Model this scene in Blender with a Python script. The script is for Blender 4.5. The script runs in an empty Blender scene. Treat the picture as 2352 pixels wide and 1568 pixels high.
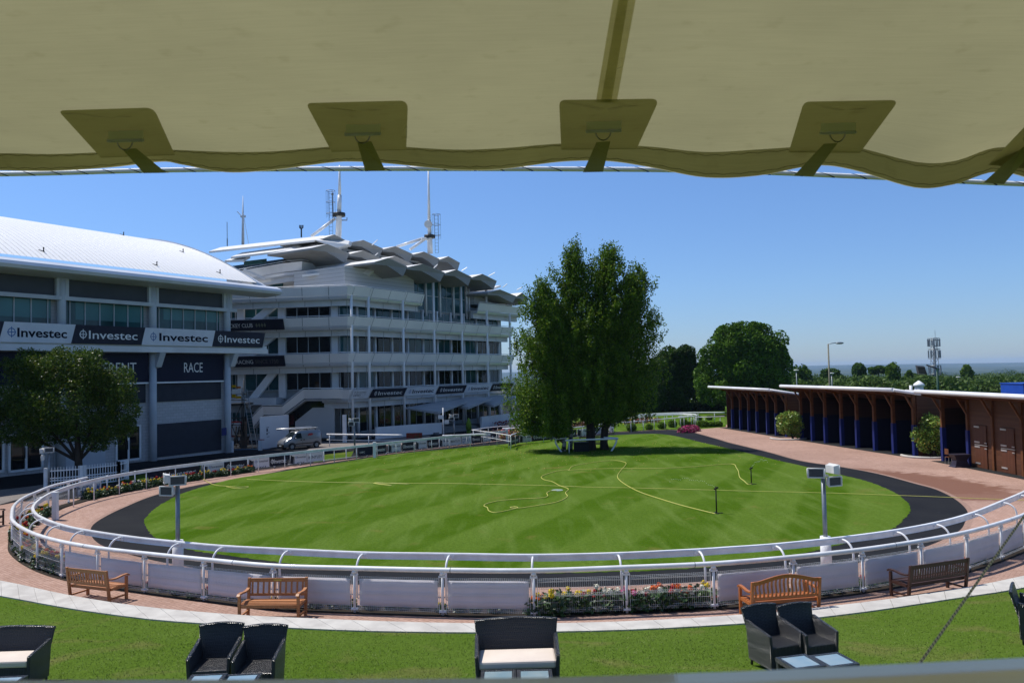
import bpy, math, random
import numpy as np
from mathutils import Vector, Matrix
from mathutils.geometry import tessellate_polygon
random.seed(7)
RNG = np.random.default_rng(11)
sc = bpy.context.scene
COL = sc.collection
rad = math.radians

# ------------------------------------------------------------------ camera
CAMZ = 5.8
F = 1800.0
PITCH, ROLL = rad(2.28), rad(1.3)
_f = Vector((0, math.cos(PITCH), math.sin(PITCH)))
_r0 = Vector((1, 0, 0)); _u0 = _r0.cross(_f)
UP = _u0 * math.cos(ROLL) + _r0 * math.sin(ROLL)
RT = _r0 * math.cos(ROLL) - _u0 * math.sin(ROLL)
CP = Vector((0, 0, CAMZ))
cam_d = bpy.data.cameras.new('camera'); cam = bpy.data.objects.new('camera', cam_d); COL.objects.link(cam)
M = Matrix((RT, UP, -_f)).transposed().to_4x4(); M.translation = CP
cam.matrix_world = M
cam_d.sensor_width = 36; cam_d.lens = 36 * F / 2352
cam_d.clip_start = 0.05; cam_d.clip_end = 60000
cam_d.dof.use_dof = True; cam_d.dof.focus_distance = 28; cam_d.dof.aperture_fstop = 9.0
sc.camera = cam

# ------------------------------------------------------------------ world + sun + exposure
SUN_EL, SUN_AZ = rad(60), math.atan2(-0.87, 0.5)
w = bpy.data.worlds.new('World'); sc.world = w; w.use_nodes = True
nt = w.node_tree; nt.nodes.clear()
sky = nt.nodes.new('ShaderNodeTexSky'); sky.sky_type = 'NISHITA'; sky.sun_disc = False
sky.sun_elevation = SUN_EL; sky.sun_rotation = SUN_AZ
sky.altitude = 100; sky.air_density = 1.0; sky.dust_density = 0.2; sky.ozone_density = 3.0
bg = nt.nodes.new('ShaderNodeBackground'); bg.inputs[1].default_value = 0.115
wo = nt.nodes.new('ShaderNodeOutputWorld')
tcw = nt.nodes.new('ShaderNodeTexCoord'); sw = nt.nodes.new('ShaderNodeSeparateXYZ'); rw = nt.nodes.new('ShaderNodeValToRGB'); mw = nt.nodes.new('ShaderNodeVectorMath'); mw.operation = 'MULTIPLY'
for e_, (p_, c_) in zip([rw.color_ramp.elements[0], rw.color_ramp.elements[1], rw.color_ramp.elements.new(.10), rw.color_ramp.elements.new(.25)], [(0, (.42, .53, .80)), (1, (.60, .73, .95)), (.10, (.50, .64, .88)), (.25, (.58, .73, .96))]): e_.position = p_; e_.color = (*c_, 1)
m2w = nt.nodes.new('ShaderNodeVectorMath'); m2w.operation = 'SCALE'; m2w.inputs[3].default_value = 1.2
nt.links.new(tcw.outputs['Generated'], sw.inputs[0]); nt.links.new(sw.outputs[2], rw.inputs[0]); nt.links.new(sky.outputs[0], mw.inputs[0]); nt.links.new(rw.outputs[0], mw.inputs[1]); nt.links.new(mw.outputs[0], m2w.inputs[0])
nt.links.new(m2w.outputs[0], bg.inputs[0]); nt.links.new(bg.outputs[0], wo.inputs[0])
sun_d = bpy.data.lights.new('sun', 'SUN'); sun = bpy.data.objects.new('sun', sun_d); COL.objects.link(sun)
sun_d.energy = 5.0; sun_d.angle = rad(0.53); sun_d.color = (1, 0.95, 0.88)
SUNV = Vector((math.sin(SUN_AZ) * math.cos(SUN_EL), math.cos(SUN_AZ) * math.cos(SUN_EL), math.sin(SUN_EL)))
sun.rotation_euler = SUNV.to_track_quat('Z', 'Y').to_euler(); sun.location = (-30, 20, 60)
sc.view_settings.view_transform = 'Standard'; sc.view_settings.look = 'None'
sc.view_settings.exposure = 0.08; sc.view_settings.gamma = 1
cy = sc.cycles
cy.max_bounces = 8; cy.transparent_max_bounces = 12; cy.volume_bounces = 0; cy.caustics_reflective = False; cy.caustics_refractive = False
cy.use_denoising = True

# ------------------------------------------------------------------ pixel <-> world helpers (pixels of the photograph at 2352 wide)
def ray(px, py):
    return (_f * F + RT * (px - 1176) - UP * (py - 784))
def proj(p):
    d = Vector(p) - CP; z = d.dot(_f)
    return (1176 + F * d.dot(RT) / z, 784 - F * d.dot(UP) / z)
SL = 0.0125
def gz(x, y):
    return -SL * (y - 19)
def G(px, py, h=0.0):
    """point at height h above the (gently falling) ground"""
    r = ray(px, py)
    t = (h - CP.z) / r.z
    p = CP + r * t
    if True:
        # CPz + t rz = h - SL*(t ry - 19)
        t = (h + SL * 19 - CP.z) / (r.z + SL * r.y)
        p = CP + r * t
    return p
def U(px, py, d):
    r = ray(px, py); return CP + r * (d / r.y)
def V2(p): return Vector((p[0], p[1], 0))

def catmull(pts, n=8, closed=False):
    P = [Vector(p) for p in pts]; N = len(P); out = []
    rng = range(N) if closed else range(N - 1)
    for i in rng:
        if closed: a, b, c, d = P[(i - 1) % N], P[i], P[(i + 1) % N], P[(i + 2) % N]
        else: a, b, c, d = P[max(i - 1, 0)], P[i], P[i + 1], P[min(i + 2, N - 1)]
        for k in range(n):
            t = k / n
            out.append(0.5 * ((2 * b) + (c - a) * t + (2 * a - 5 * b + 4 * c - d) * t * t + (3 * b - a - 3 * c + d) * t ** 3))
    if not closed: out.append(P[-1].copy())
    return out
class Curve:
    def __init__(s, pts):
        s.p = [Vector(q) for q in pts]; s.l = [0.0]
        for a, b in zip(s.p, s.p[1:]): s.l.append(s.l[-1] + (b - a).length)
        s.L = s.l[-1]
    def at(s, d):
        d = min(max(d, 0), s.L)
        import bisect
        i = min(max(bisect.bisect_right(s.l, d) - 1, 0), len(s.p) - 2)
        k = (d - s.l[i]) / max(s.l[i + 1] - s.l[i], 1e-9)
        return s.p[i].lerp(s.p[i + 1], k)
    def tan(s, d):
        t = s.at(d + .05) - s.at(d - .05); t.z = 0; return t.normalized()
    def near(s, q):
        best = 1e9; bd = 0
        for i, p in enumerate(s.p):
            e = (p.x - q[0]) ** 2 + (p.y - q[1]) ** 2
            if e < best: best = e; bd = s.l[i]
        return bd
    def sub(s, a, b, step=.4):
        n = max(2, int(abs(b - a) / step) + 1)
        return [s.at(a + (b - a) * k / (n - 1)) for k in range(n)]
def offset(pts, d, zf=None):
    out = []
    for i, p in enumerate(pts):
        a = pts[max(i - 1, 0)]; b = pts[min(i + 1, len(pts) - 1)]
        t = V2(b) - V2(a)
        if t.length < 1e-9: t = Vector((1, 0, 0))
        t.normalize(); out.append(Vector((p.x - t.y * d, p.y + t.x * d, p.z)))
    return out
def R4(rz, loc=(0, 0, 0)):
    m = Matrix.Rotation(rz, 4, 'Z'); m.translation = Vector(loc); return m

# ------------------------------------------------------------------ objects, names, labels
def tag(o, label=None, cat=None, group=None, kind=None):
    if label: o['label'] = label
    if cat: o['category'] = cat
    if group: o['group'] = group
    if kind: o['kind'] = kind
    return o
def thing(name, label, cat, loc=(0, 0, 0), rz=0, group=None):
    o = bpy.data.objects.new(name, None); COL.objects.link(o)
    o.empty_display_size = .1
    o.location = loc; o.rotation_euler = (0, 0, rz)
    return tag(o, label, cat, group)
_wm = {}
def wmat(o):
    m = Matrix.Translation(o.location) @ o.rotation_euler.to_matrix().to_4x4()
    m = m @ Matrix.Diagonal((*o.scale, 1))
    return (wmat(o.parent) @ m) if o.parent else m
def copy_tree(o, parent=None, loc=None, rz=None, label=None, group=None, scale=None, mats=None):
    c = o.copy(); COL.objects.link(c); c.parent = parent
    if loc is not None: c.location = loc
    if rz is not None: c.rotation_euler = (0, 0, rz)
    if scale is not None: c.scale = scale
    if label: c['label'] = label
    if group: c['group'] = group
    for ch in CH.get(o.name, []): 
        d = copy_tree(ch, c); CH.setdefault(c.name, []).append(d)
    return c
CH = {}

class MB:
    """collects polygons; world=True: coordinates are world ones and are turned into the parent's space on build"""
    def __init__(s): s.v = []; s.f = []; s.mi = []; s.m = 0; s.sm = []; s.s = False
    def add(s, vs, fs):
        b = len(s.v); s.v += [tuple(v) for v in vs]
        for f in fs: s.f.append(tuple(b + i for i in f)); s.mi.append(s.m); s.sm.append(s.s)
        return s
    def hexa(s, p):
        return s.add(p, [(0, 3, 2, 1), (4, 5, 6, 7), (0, 1, 5, 4), (1, 2, 6, 5), (2, 3, 7, 6), (3, 0, 4, 7)])
    def box(s, c, d, rz=0, m=None):
        x, y, z = d[0] / 2, d[1] / 2, d[2] / 2
        P = [Vector(q) for q in ((-x, -y, -z), (x, -y, -z), (x, y, -z), (-x, y, -z), (-x, -y, z), (x, -y, z), (x, y, z), (-x, y, z))]
        if rz: R = Matrix.Rotation(rz, 3, 'Z'); P = [R @ q for q in P]
        P = [q + Vector(c) for q in P]
        if m: P = [m @ q for q in P]
        return s.hexa(P)
    def beam(s, a, b, w_, h_, up=(0, 0, 1)):
        """box section from a to b; w_ sideways, h_ along up"""
        a = Vector(a); b = Vector(b); d = (b - a).normalized(); up = Vector(up)
        sd = d.cross(up)
        if sd.length < 1e-5: sd = d.cross(Vector((1, 0, 0)))
        sd.normalize(); u = sd.cross(d).normalized()
        x, z = sd * w_ / 2, u * h_ / 2
        return s.hexa([a - x - z, b - x - z, b + x - z, a + x - z, a - x + z, b - x + z, b + x + z, a + x + z])
    def tube(s, pts, r, n=8, cap=True, r2=None):
        P = [Vector(p) for p in pts]; N = len(P); vs = []
        d = (P[1] - P[0]).normalized()
        ref = Vector((0, 0, 1)) if abs(d.z) < .9 else Vector((1, 0, 0))
        sd = d.cross(ref).normalized()
        for i in range(N):
            t = (P[min(i + 1, N - 1)] - P[max(i - 1, 0)]).normalized()
            sd = (sd - t * sd.dot(t)).normalized(); u = sd.cross(t)
            rr = r if r2 is None else r + (r2 - r) * i / (N - 1)
            if isinstance(r, (list, tuple)): rr = r[i]
            for k in range(n):
                a = 2 * math.pi * k / n
                vs.append(P[i] + sd * (math.cos(a) * rr) + u * (math.sin(a) * rr))
        fs = []
        for i in range(N - 1):
            for k in range(n):
                k2 = (k + 1) % n
                fs.append((i * n + k, i * n + k2, (i + 1) * n + k2, (i + 1) * n + k))
        o = s.s; s.s = n > 5
        s.add(vs, fs); s.s = False
        if cap:
            b = len(s.v) - len(vs)
            s.f.append(tuple(b + k for k in range(n))[::-1]); s.mi.append(s.m); s.sm.append(False)
            s.f.append(tuple(b + (N - 1) * n + k for k in range(n))); s.mi.append(s.m); s.sm.append(False)
        s.s = o
        return s
    def sweep(s, path, prof, side=None, closedprof=True):
        """profile (outward, z) swept along a plan path; outward = right-hand normal of the path; ends capped"""
        N = len(path); n = len(prof); vs = []
        P = [Vector(p) for p in path]
        for i in range(N):
            a = P[i] - P[i - 1] if i > 0 else P[1] - P[0]
            b = P[i + 1] - P[i] if i < N - 1 else P[-1] - P[-2]
            a = V2(a).normalized(); b = V2(b).normalized()
            na = Vector((a.y, -a.x, 0)); nb = Vector((b.y, -b.x, 0))
            m = (na + nb).normalized(); k = 1 / max(.3, m.dot(na))
            for (o, z) in prof: vs.append(P[i] + m * (o * k) + Vector((0, 0, z)))
        fs = []
        for i in range(N - 1):
            for j in range(n if closedprof else n - 1):
                j2 = (j + 1) % n
                fs.append((i * n + j, (i + 1) * n + j, (i + 1) * n + j2, i * n + j2))
        if closedprof: fs += [tuple(range(n)), tuple((N - 1) * n + j for j in range(n))[::-1]]
        return s.add(vs, fs)
    def prism(s, poly, vec):
        n = len(poly); v = Vector(vec); P = [Vector(p) for p in poly]
        fs = [(i, (i + 1) % n, n + (i + 1) % n, n + i) for i in range(n)]
        fs += [tuple(range(n))[::-1], tuple(range(n, 2 * n))]
        return s.add(P + [p + v for p in P], fs)
    def flat(s, poly, z=0.0):
        """triangulated sheet, polygon may be concave"""
        P = [Vector(p) + Vector((0, 0, z)) for p in poly]
        tri = tessellate_polygon([[V2(p) for p in P]])
        fs = []
        for t in tri:
            a, b, c = (P[i] for i in t)
            fs.append(tuple(t) if (b - a).cross(c - a).z > 0 else tuple(t)[::-1])
        return s.add(P, fs)
    def quad(s, a, b, c, d): return s.add([a, b, c, d], [(0, 1, 2, 3)])
    def grid(s, fn, nu, nv):
        vs = [fn(i / nu, j / nv) for j in range(nv + 1) for i in range(nu + 1)]
        fs = [(j * (nu + 1) + i, j * (nu + 1) + i + 1, (j + 1) * (nu + 1) + i + 1, (j + 1) * (nu + 1) + i) for j in range(nv) for i in range(nu)]
        return s.add(vs, fs)
    def sphere(s, c, r, nu=10, nv=7, sq=None):
        rr = r if isinstance(r, (tuple, list)) else (r, r, r); c = Vector(c)
        vs = [c + Vector((0, 0, -rr[2]))]
        for j in range(1, nv):
            a = -math.pi / 2 + math.pi * j / nv
            for i in range(nu):
                b = 2 * math.pi * i / nu
                vs.append(c + Vector((rr[0] * math.cos(a) * math.cos(b), rr[1] * math.cos(a) * math.sin(b), rr[2] * math.sin(a))))
        vs.append(c + Vector((0, 0, rr[2]))); fs = []
        for i in range(nu):
            fs.append((0, 1 + (i + 1) % nu, 1 + i)); fs.append((len(vs) - 1, 1 + (nv - 2) * nu + i, 1 + (nv - 2) * nu + (i + 1) % nu))
        for j in range(nv - 2):
            for i in range(nu):
                a = 1 + j * nu + i; b = 1 + j * nu + (i + 1) % nu
                fs.append((a, b, b + nu, a + nu))
        o = s.s; s.s = True; s.add(vs, fs); s.s = o
        return s
    def build(s, name, mat, parent=None, local=False, bevel=0, label=None, cat=None, group=None, kind=None, smooth=None):
        me = bpy.data.meshes.new(name)
        V = s.v
        org = None
        if parent is not None and not local:
            Mi = wmat(parent).inverted(); V = [tuple(Mi @ Vector(v)) for v in V]
        elif parent is None and not local and kind not in ('structure', 'stuff'):
            A = np.array(V); org = ((A[:, 0].min() + A[:, 0].max()) / 2, (A[:, 1].min() + A[:, 1].max()) / 2, A[:, 2].min())
            V = (A - np.array(org)).tolist()
        me.from_pydata(V, [], s.f)
        mats = mat if isinstance(mat, (list, tuple)) else [mat]
        for m in mats: me.materials.append(m)
        if len(mats) > 1: me.polygons.foreach_set('material_index', s.mi)
        if smooth is not None: me.polygons.foreach_set('use_smooth', [smooth] * len(s.f))
        elif any(s.sm): me.polygons.foreach_set('use_smooth', s.sm)
        me.update()
        o = bpy.data.objects.new(name, me); COL.objects.link(o)
        if org: o.location = org
        if parent is not None: o.parent = parent; CH.setdefault(parent.name, []).append(o)
        if bevel:
            b = o.modifiers.new('b', 'BEVEL'); b.width = bevel; b.segments = 2; b.limit_method = 'ANGLE'; b.angle_limit = rad(50)
        tag(o, label, cat, group, kind)
        return o

def npmesh(name, verts, faces_n, mat, parent=None, k=4, smooth=False, **kw):
    """fast mesh: verts (N,3) array, consecutive groups of k vertices are the faces"""
    me = bpy.data.meshes.new(name); n = len(verts); nf = n // k
    if parent is not None:
        Mi = np.array(wmat(parent).inverted()); verts = verts @ Mi[:3, :3].T + Mi[:3, 3]
    me.vertices.add(n); me.vertices.foreach_set('co', np.ascontiguousarray(verts, dtype=np.float32).ravel())
    me.loops.add(n); me.loops.foreach_set('vertex_index', np.arange(n, dtype=np.int32))
    me.polygons.add(nf); me.polygons.foreach_set('loop_start', np.arange(0, n, k, dtype=np.int32))
    me.polygons.foreach_set('loop_total', np.full(nf, k, dtype=np.int32))
    me.materials.append(mat); me.update(calc_edges=True)
    o = bpy.data.objects.new(name, me); COL.objects.link(o)
    if parent is not None: o.parent = parent; CH.setdefault(parent.name, []).append(o)
    tag(o, **kw)
    return o

def text_obj(txt, mat, mtx, height, parent, name='lettering', width=None, shear=0.0, bold=0.0, depth=.004, align='LEFT'):
    """flat lettering in the local XY plane of mtx, cap height = height; width squeezes it to fit"""
    cu = bpy.data.curves.new('t', 'FONT'); cu.body = txt; cu.size = 1; cu.offset = bold; cu.shear = shear
    cu.extrude = 0; cu.resolution_u = 3
    to = bpy.data.objects.new('t', cu); me = bpy.data.meshes.new_from_object(to)
    bpy.data.objects.remove(to); bpy.data.curves.remove(cu)
    n = len(me.vertices); A = np.zeros(n * 3); me.vertices.foreach_get('co', A); A = A.reshape(-1, 3)
    x0, x1 = A[:, 0].min(), A[:, 0].max()
    cap = 0.729
    s = height / cap; sx = s if width is None else width / (x1 - x0)
    A[:, 0] = (A[:, 0] - x0) * sx; A[:, 1] *= s
    if align == 'CENTER': A[:, 0] -= (x1 - x0) * sx / 2
    A[:, 2] = 0
    MM = np.array(wmat(parent).inverted() @ mtx); A = A @ MM[:3, :3].T + MM[:3, 3]
    me.vertices.foreach_set('co', A.ravel()); me.materials.clear(); me.materials.append(mat); me.name = name; me.update()
    o = bpy.data.objects.new(name, me); COL.objects.link(o); o.parent = parent; CH.setdefault(parent.name, []).append(o)
    return o

# ------------------------------------------------------------------ materials
MT = {}
def mat(name, c, rough=.6, c2=None, scale=3.0, bump=0, bscale=None, metal=0, spec=.22, detail=4, stretch=None, coord='Object', mix=None, coat=0, trans=0, bdist=.01):
    if name in MT: return MT[name]
    m = bpy.data.materials.new(name); m.use_nodes = True; n = m.node_tree.nodes; l = m.node_tree.links
    b = n['Principled BSDF']; b.inputs['Roughness'].default_value = rough; b.inputs['Metallic'].default_value = metal
    b.inputs['Specular IOR Level'].default_value = spec; b.inputs['Coat Weight'].default_value = coat
    b.inputs['Base Color'].default_value = (*c, 1)
    tc = n.new('ShaderNodeTexCoord'); mp = n.new('ShaderNodeMapping'); l.new(tc.outputs[coord], mp.inputs[0])
    if stretch: mp.inputs['Scale'].default_value = stretch
    if c2 is None: c2 = tuple(x * .86 for x in c)
    no = n.new('ShaderNodeTexNoise'); no.inputs['Scale'].default_value = scale; no.inputs['Detail'].default_value = detail
    l.new(mp.outputs[0], no.inputs[0])
    r = n.new('ShaderNodeValToRGB'); r.color_ramp.elements[0].position = .35; r.color_ramp.elements[1].position = .65
    r.color_ramp.elements[0].color = (*c, 1); r.color_ramp.elements[1].color = (*c2, 1)
    l.new(no.outputs[0], r.inputs[0]); l.new(r.outputs[0], b.inputs['Base Color'])
    if bump:
        n2 = n.new('ShaderNodeTexNoise'); n2.inputs['Scale'].default_value = bscale or scale * 8; n2.inputs['Detail'].default_value = 6
        l.new(mp.outputs[0], n2.inputs[0]); bp = n.new('ShaderNodeBump'); bp.inputs['Strength'].default_value = bump; bp.inputs['Distance'].default_value = bdist
        l.new(n2.outputs[0], bp.inputs['Height']); l.new(bp.outputs[0], b.inputs['Normal'])
    MT[name] = m; return m
class NB:
    """node builder"""
    def __init__(s, name):
        s.m = bpy.data.materials.new(name); s.m.use_nodes = True; s.n = s.m.node_tree.nodes; s.l = s.m.node_tree.links; s.b = s.n['Principled BSDF']
        MT[name] = s.m
    def nd(s, t, **kw):
        x = s.n.new('ShaderNode' + t)
        for k, v in kw.items(): setattr(x, k, v)
        return x
    def lk(s, a, b): s.l.new(a, b)
    def val(s, node, **kw):
        for k, v in kw.items(): node.inputs[k.replace('_', ' ')].default_value = v
        return node
    def pos(s): return s.nd('NewGeometry').outputs['Position']
    def noise(s, vec, scale, detail=4, dist=0):
        x = s.nd('TexNoise'); x.inputs['Scale'].default_value = scale; x.inputs['Detail'].default_value = detail; x.inputs['Distortion'].default_value = dist
        s.lk(vec, x.inputs[0]); return x.outputs[0]
    def ramp(s, fac, stops, interp='LINEAR'):
        r = s.nd('ValToRGB'); e = r.color_ramp.elements; r.color_ramp.interpolation = interp
        while len(e) < len(stops): e.new(.5)
        for q, (p, c) in zip(e, stops): q.position = p; q.color = (*c, 1) if len(c) == 3 else c
        s.lk(fac, r.inputs[0]); return r.outputs[0]
    def mix(s, fac, a, b, mode='MIX'):
        x = s.nd('Mix', data_type='RGBA', blend_type=mode)
        for i, v in ((0, fac), (6, a), (7, b)):
            if hasattr(v, 'is_linked') or isinstance(v, bpy.types.NodeSocket): s.lk(v, x.inputs[i])
            else: x.inputs[i].default_value = v if i == 0 else (*v, 1)
        return x.outputs[2]
    def math(s, op, a, b=None, c=None):
        x = s.nd('Math', operation=op)
        for i, v in enumerate((a, b, c)):
            if v is None: continue
            if isinstance(v, bpy.types.NodeSocket): s.lk(v, x.inputs[i])
            else: x.inputs[i].default_value = v
        return x.outputs[0]
    def map(s, vec, scale=(1, 1, 1), rot=(0, 0, 0), loc=(0, 0, 0)):
        x = s.nd('Mapping'); x.inputs['Scale'].default_value = scale; x.inputs['Rotation'].default_value = rot; x.inputs['Location'].default_value = loc
        s.lk(vec, x.inputs[0]); return x.outputs[0]
    def bump(s, h, strength=.5, dist=.01):
        x = s.nd('Bump'); x.inputs['Strength'].default_value = strength; x.inputs['Distance'].default_value = dist
        s.lk(h, x.inputs['Height']); s.lk(x.outputs[0], s.b.inputs['Normal'])
    def col(s, c): s.lk(c, s.b.inputs['Base Color'])

WHITE = mat('white_paint', (.78, .79, .80), .35, (.68, .69, .70), 1.5, coat=.2)
WPLAS = mat('white_plastic_rail', (.80, .80, .81), .34, (.66, .66, .66), 2.2, coat=.25, detail=8)
CLAD = mat('white_cladding', (.82, .81, .80), .34, (.74, .73, .73), .35, stretch=(1, 1, .4), spec=.5)
CLADM = mat('silver_cladding', (.72, .74, .77), .28, (.64, .67, .71), .3, metal=.35)
CONC = mat('painted_concrete', (.66, .66, .66), .7, (.56, .56, .56), .5, bump=.1)
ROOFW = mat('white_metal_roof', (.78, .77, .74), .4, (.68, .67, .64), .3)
SOFF = mat('soffit_grey', (.40, .41, .42), .6, (.33, .34, .35), .6)
COLM = mat('grey_column_paint', (.50, .53, .57), .5, (.42, .45, .49), .8)
NAVY = mat('navy_panel', (.005, .008, .030), .6, (.004, .006, .024), .5)
BNAVY = mat('dark_navy_banner', (.010, .011, .022), .5, (.014, .015, .03), 1)
BWHT = mat('white_banner', (.62, .63, .66), .55, (.55, .56, .60), 1)
LOUV = mat('dark_louvre', (.030, .034, .048), .6, (.024, .028, .04), 2)
BLUEP = mat('blue_paint', (.012, .023, .14), .5, (.010, .018, .11), 1.5)
GUTM = mat('pale_gutter_paint', (.58, .62, .69), .4, (.50, .54, .61), .4)
LETW = mat('white_lettering', (.80, .80, .80), .7, spec=.1)
LETN = mat('navy_lettering', (.008, .010, .022), .8, spec=.05)
LETB = mat('blue_lettering', (.05, .14, .34), .5)
LETG = mat('grey_lettering', (.12, .12, .12), .5)
LETGO = mat('olive_lettering', (.16, .17, .12), .5)
GALV = mat('galvanised_steel', (.26, .29, .31), .45, (.20, .22, .24), 5, metal=.6)
DARKM = mat('dark_metal', (.03, .033, .035), .5, (.05, .05, .05), 5, metal=.3)
MESHW = mat('white_mesh_wire', (.70, .71, .70), .4)
RED = mat('red_paint', (.35, .03, .03), .5)
YEL = mat('yellow_paint', (.60, .36, .01), .5)
BLACK = mat('black_rubber', (.012, .012, .013), .6)
SOILM = mat('dark_soil', (.03, .022, .015), .95, (.02, .015, .01), 8, bump=.6)
TEAK = None
# ------------------------------------------------------------------ ground materials
def lawn_mat(name, stripes, base=(.055, .115, .008), light=(.085, .155, .018), dry=(.20, .165, .05), dryamt=.66, ang=0, wid=2.2):
    B = NB(name); p = B.pos(); B.b.inputs['Roughness'].default_value = 1; B.b.inputs['Specular IOR Level'].default_value = 0
    n1 = B.noise(p, .35, 6); n2 = B.noise(p, 9, 5); n3 = B.noise(p, 60, 3)
    c = B.ramp(n1, [(.35, base), (.65, tuple(.6 * a + .4 * b for a, b in zip(base, light)))])
    if stripes:
        q = B.map(p, rot=(0, 0, ang)); nz = B.noise(p, .08, 2)
        sx = B.nd('SeparateXYZ'); B.lk(q, sx.inputs[0])
        t = B.math('ADD', sx.outputs[0], B.math('MULTIPLY', nz, 2.2))
        t = B.math('SINE', B.math('MULTIPLY', t, math.pi / wid))
        t = B.math('MULTIPLY_ADD', t, 2.2, .5); t = B.math('MINIMUM', B.math('MAXIMUM', t, 0.0), 1.0)
        t = B.math('MULTIPLY', t, B.math('MULTIPLY_ADD', B.noise(p, .12, 3), 1.8, -.25))
        c = B.mix(B.math('MAXIMUM', t, 0.0), c, light)
        n5 = B.noise(B.map(p, scale=(3, .4, 1), rot=(0, 0, 1.2)), .5, 5)
        c = B.mix(B.math('MULTIPLY', B.ramp(n5, [(.5, (0, 0, 0)), (.72, (1, 1, 1))]), .6), c, (.15, .22, .05))
    d = B.ramp(B.noise(p, .55, 7, .6), [(dryamt - .06, (0, 0, 0)), (dryamt + .09, (1, 1, 1))])
    c = B.mix(B.math('MULTIPLY', d, .75), c, dry)
    c = B.mix(B.math('MULTIPLY', B.ramp(n2, [(.4, (0, 0, 0)), (.65, (1, 1, 1))]), .35), c, tuple(x * .55 for x in base), 'MIX')
    c = B.mix(B.math('MULTIPLY', B.ramp(n3, [(.45, (0, 0, 0)), (.7, (1, 1, 1))]), .3), c, (.13, .21, .05), 'MIX')
    B.col(c); B.bump(B.math('ADD', B.noise(p, 45, 4), n2), .9, .05)
    return B.m
STANG = -math.atan2(7.8, 3.6) + math.pi / 2
GR_RING = lawn_mat('ring_grass', True, base=(.052, .112, .004), light=(.115, .185, .028), ang=STANG, dryamt=.68)
GR_BANK = lawn_mat('bank_grass', False, base=(.080, .140, .015), light=(.13, .19, .038), dry=(.17, .16, .055), dryamt=.60)
GR_FAR = lawn_mat('field_grass', False, base=(.06, .10, .015), dryamt=.58)

def brick_mat(name, c1, c2, mort, stain=None):
    B = NB(name); B.b.inputs['Specular IOR Level'].default_value = .05; p = B.pos(); B.b.inputs['Roughness'].default_value = .85
    br = B.nd('TexBrick'); B.lk(B.map(p, rot=(0, 0, .7)), br.inputs[0])
    B.val(br, Scale=1.0, Mortar_Size=.006, Bias=0.0, Brick_Width=.21, Row_Height=.105, Mortar_Smooth=.2)
    br.inputs['Color1'].default_value = (*c1, 1); br.inputs['Color2'].default_value = (*c2, 1); br.inputs['Mortar'].default_value = (*mort, 1)
    n1 = B.noise(p, .6, 6); c = B.mix(B.math('MULTIPLY', B.ramp(n1, [(.35, (0, 0, 0)), (.7, (1, 1, 1))]), .35), br.outputs[0], tuple(x * .72 for x in c1))
    n2 = B.noise(p, 14, 3); c = B.mix(B.ramp(n2, [(.5, (0, 0, 0)), (.9, (.5, .5, .5))]), c, tuple(min(1, x * 1.5) for x in c2))
    n3 = B.noise(p, .13, 4); c = B.mix(B.math('MULTIPLY', B.ramp(n3, [(.42, (0, 0, 0)), (.6, (1, 1, 1))]), .30), c, tuple(x * .62 for x in c1))
    n4 = B.noise(p, 1.9, 6, .8); c = B.mix(B.math('MULTIPLY', B.ramp(n4, [(.60, (0, 0, 0)), (.72, (1, 1, 1))]), .35), c, tuple(x * .5 for x in c1))
    if stain:
        for (a, b_, r) in stain:   # wet patches left by the sprinkler, distance to a segment on the ground
            s1 = B.nd('VectorMath', operation='SUBTRACT'); B.lk(p, s1.inputs[0]); s1.inputs[1].default_value = (a.x, a.y, a.z)
            ab = b_ - a; L2 = ab.length_squared
            dt = B.nd('VectorMath', operation='DOT_PRODUCT'); B.lk(s1.outputs[0], dt.inputs[0]); dt.inputs[1].default_value = ab
            h = B.math('MINIMUM', B.math('MAXIMUM', B.math('DIVIDE', dt.outputs['Value'], L2), 0.0), 1.0)
            sc_ = B.nd('VectorMath', operation='SCALE'); sc_.inputs[0].default_value = ab; B.lk(h, sc_.inputs[3])
            df = B.nd('VectorMath', operation='SUBTRACT'); B.lk(s1.outputs[0], df.inputs[0]); B.lk(sc_.outputs[0], df.inputs[1])
            ln = B.nd('VectorMath', operation='LENGTH'); B.lk(df.outputs[0], ln.inputs[0])
            d = B.math('ADD', ln.outputs['Value'], B.math('MULTIPLY_ADD', B.noise(p, 1.6, 5), 3.0, -1.5))
            m = B.ramp(B.math('DIVIDE', d, r), [(.8, (1, 1, 1)), (1.0, (0, 0, 0))])
            c = B.mix(B.math('MULTIPLY', m, .8), c, (.17, .085, .06))
    B.col(c); B.bump(br.outputs['Fac'], .35, -.004)
    return B.m
def tar_mat(name, c, c2, sc1=.5, gloss=.75, specks=True):
    B = NB(name); p = B.pos(); B.b.inputs['Roughness'].default_value = gloss; B.b.inputs['Specular IOR Level'].default_value = .03
    x = B.ramp(B.noise(p, sc1, 6), [(.35, c), (.65, c2)])
    x = B.mix(B.ramp(B.noise(p, 70, 3), [(.5, (0, 0, 0)), (.8, (.5, .5, .5))]), x, tuple(v * 2.2 for v in c2))
    x = B.mix(B.ramp(B.noise(p, 3.5, 2), [(.72, (0, 0, 0)), (.76, (.7, .7, .7))]), x, tuple(v * 1.9 for v in c2))
    B.col(x); B.bump(B.noise(p, 90, 3), .4, .006); return B.m

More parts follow.
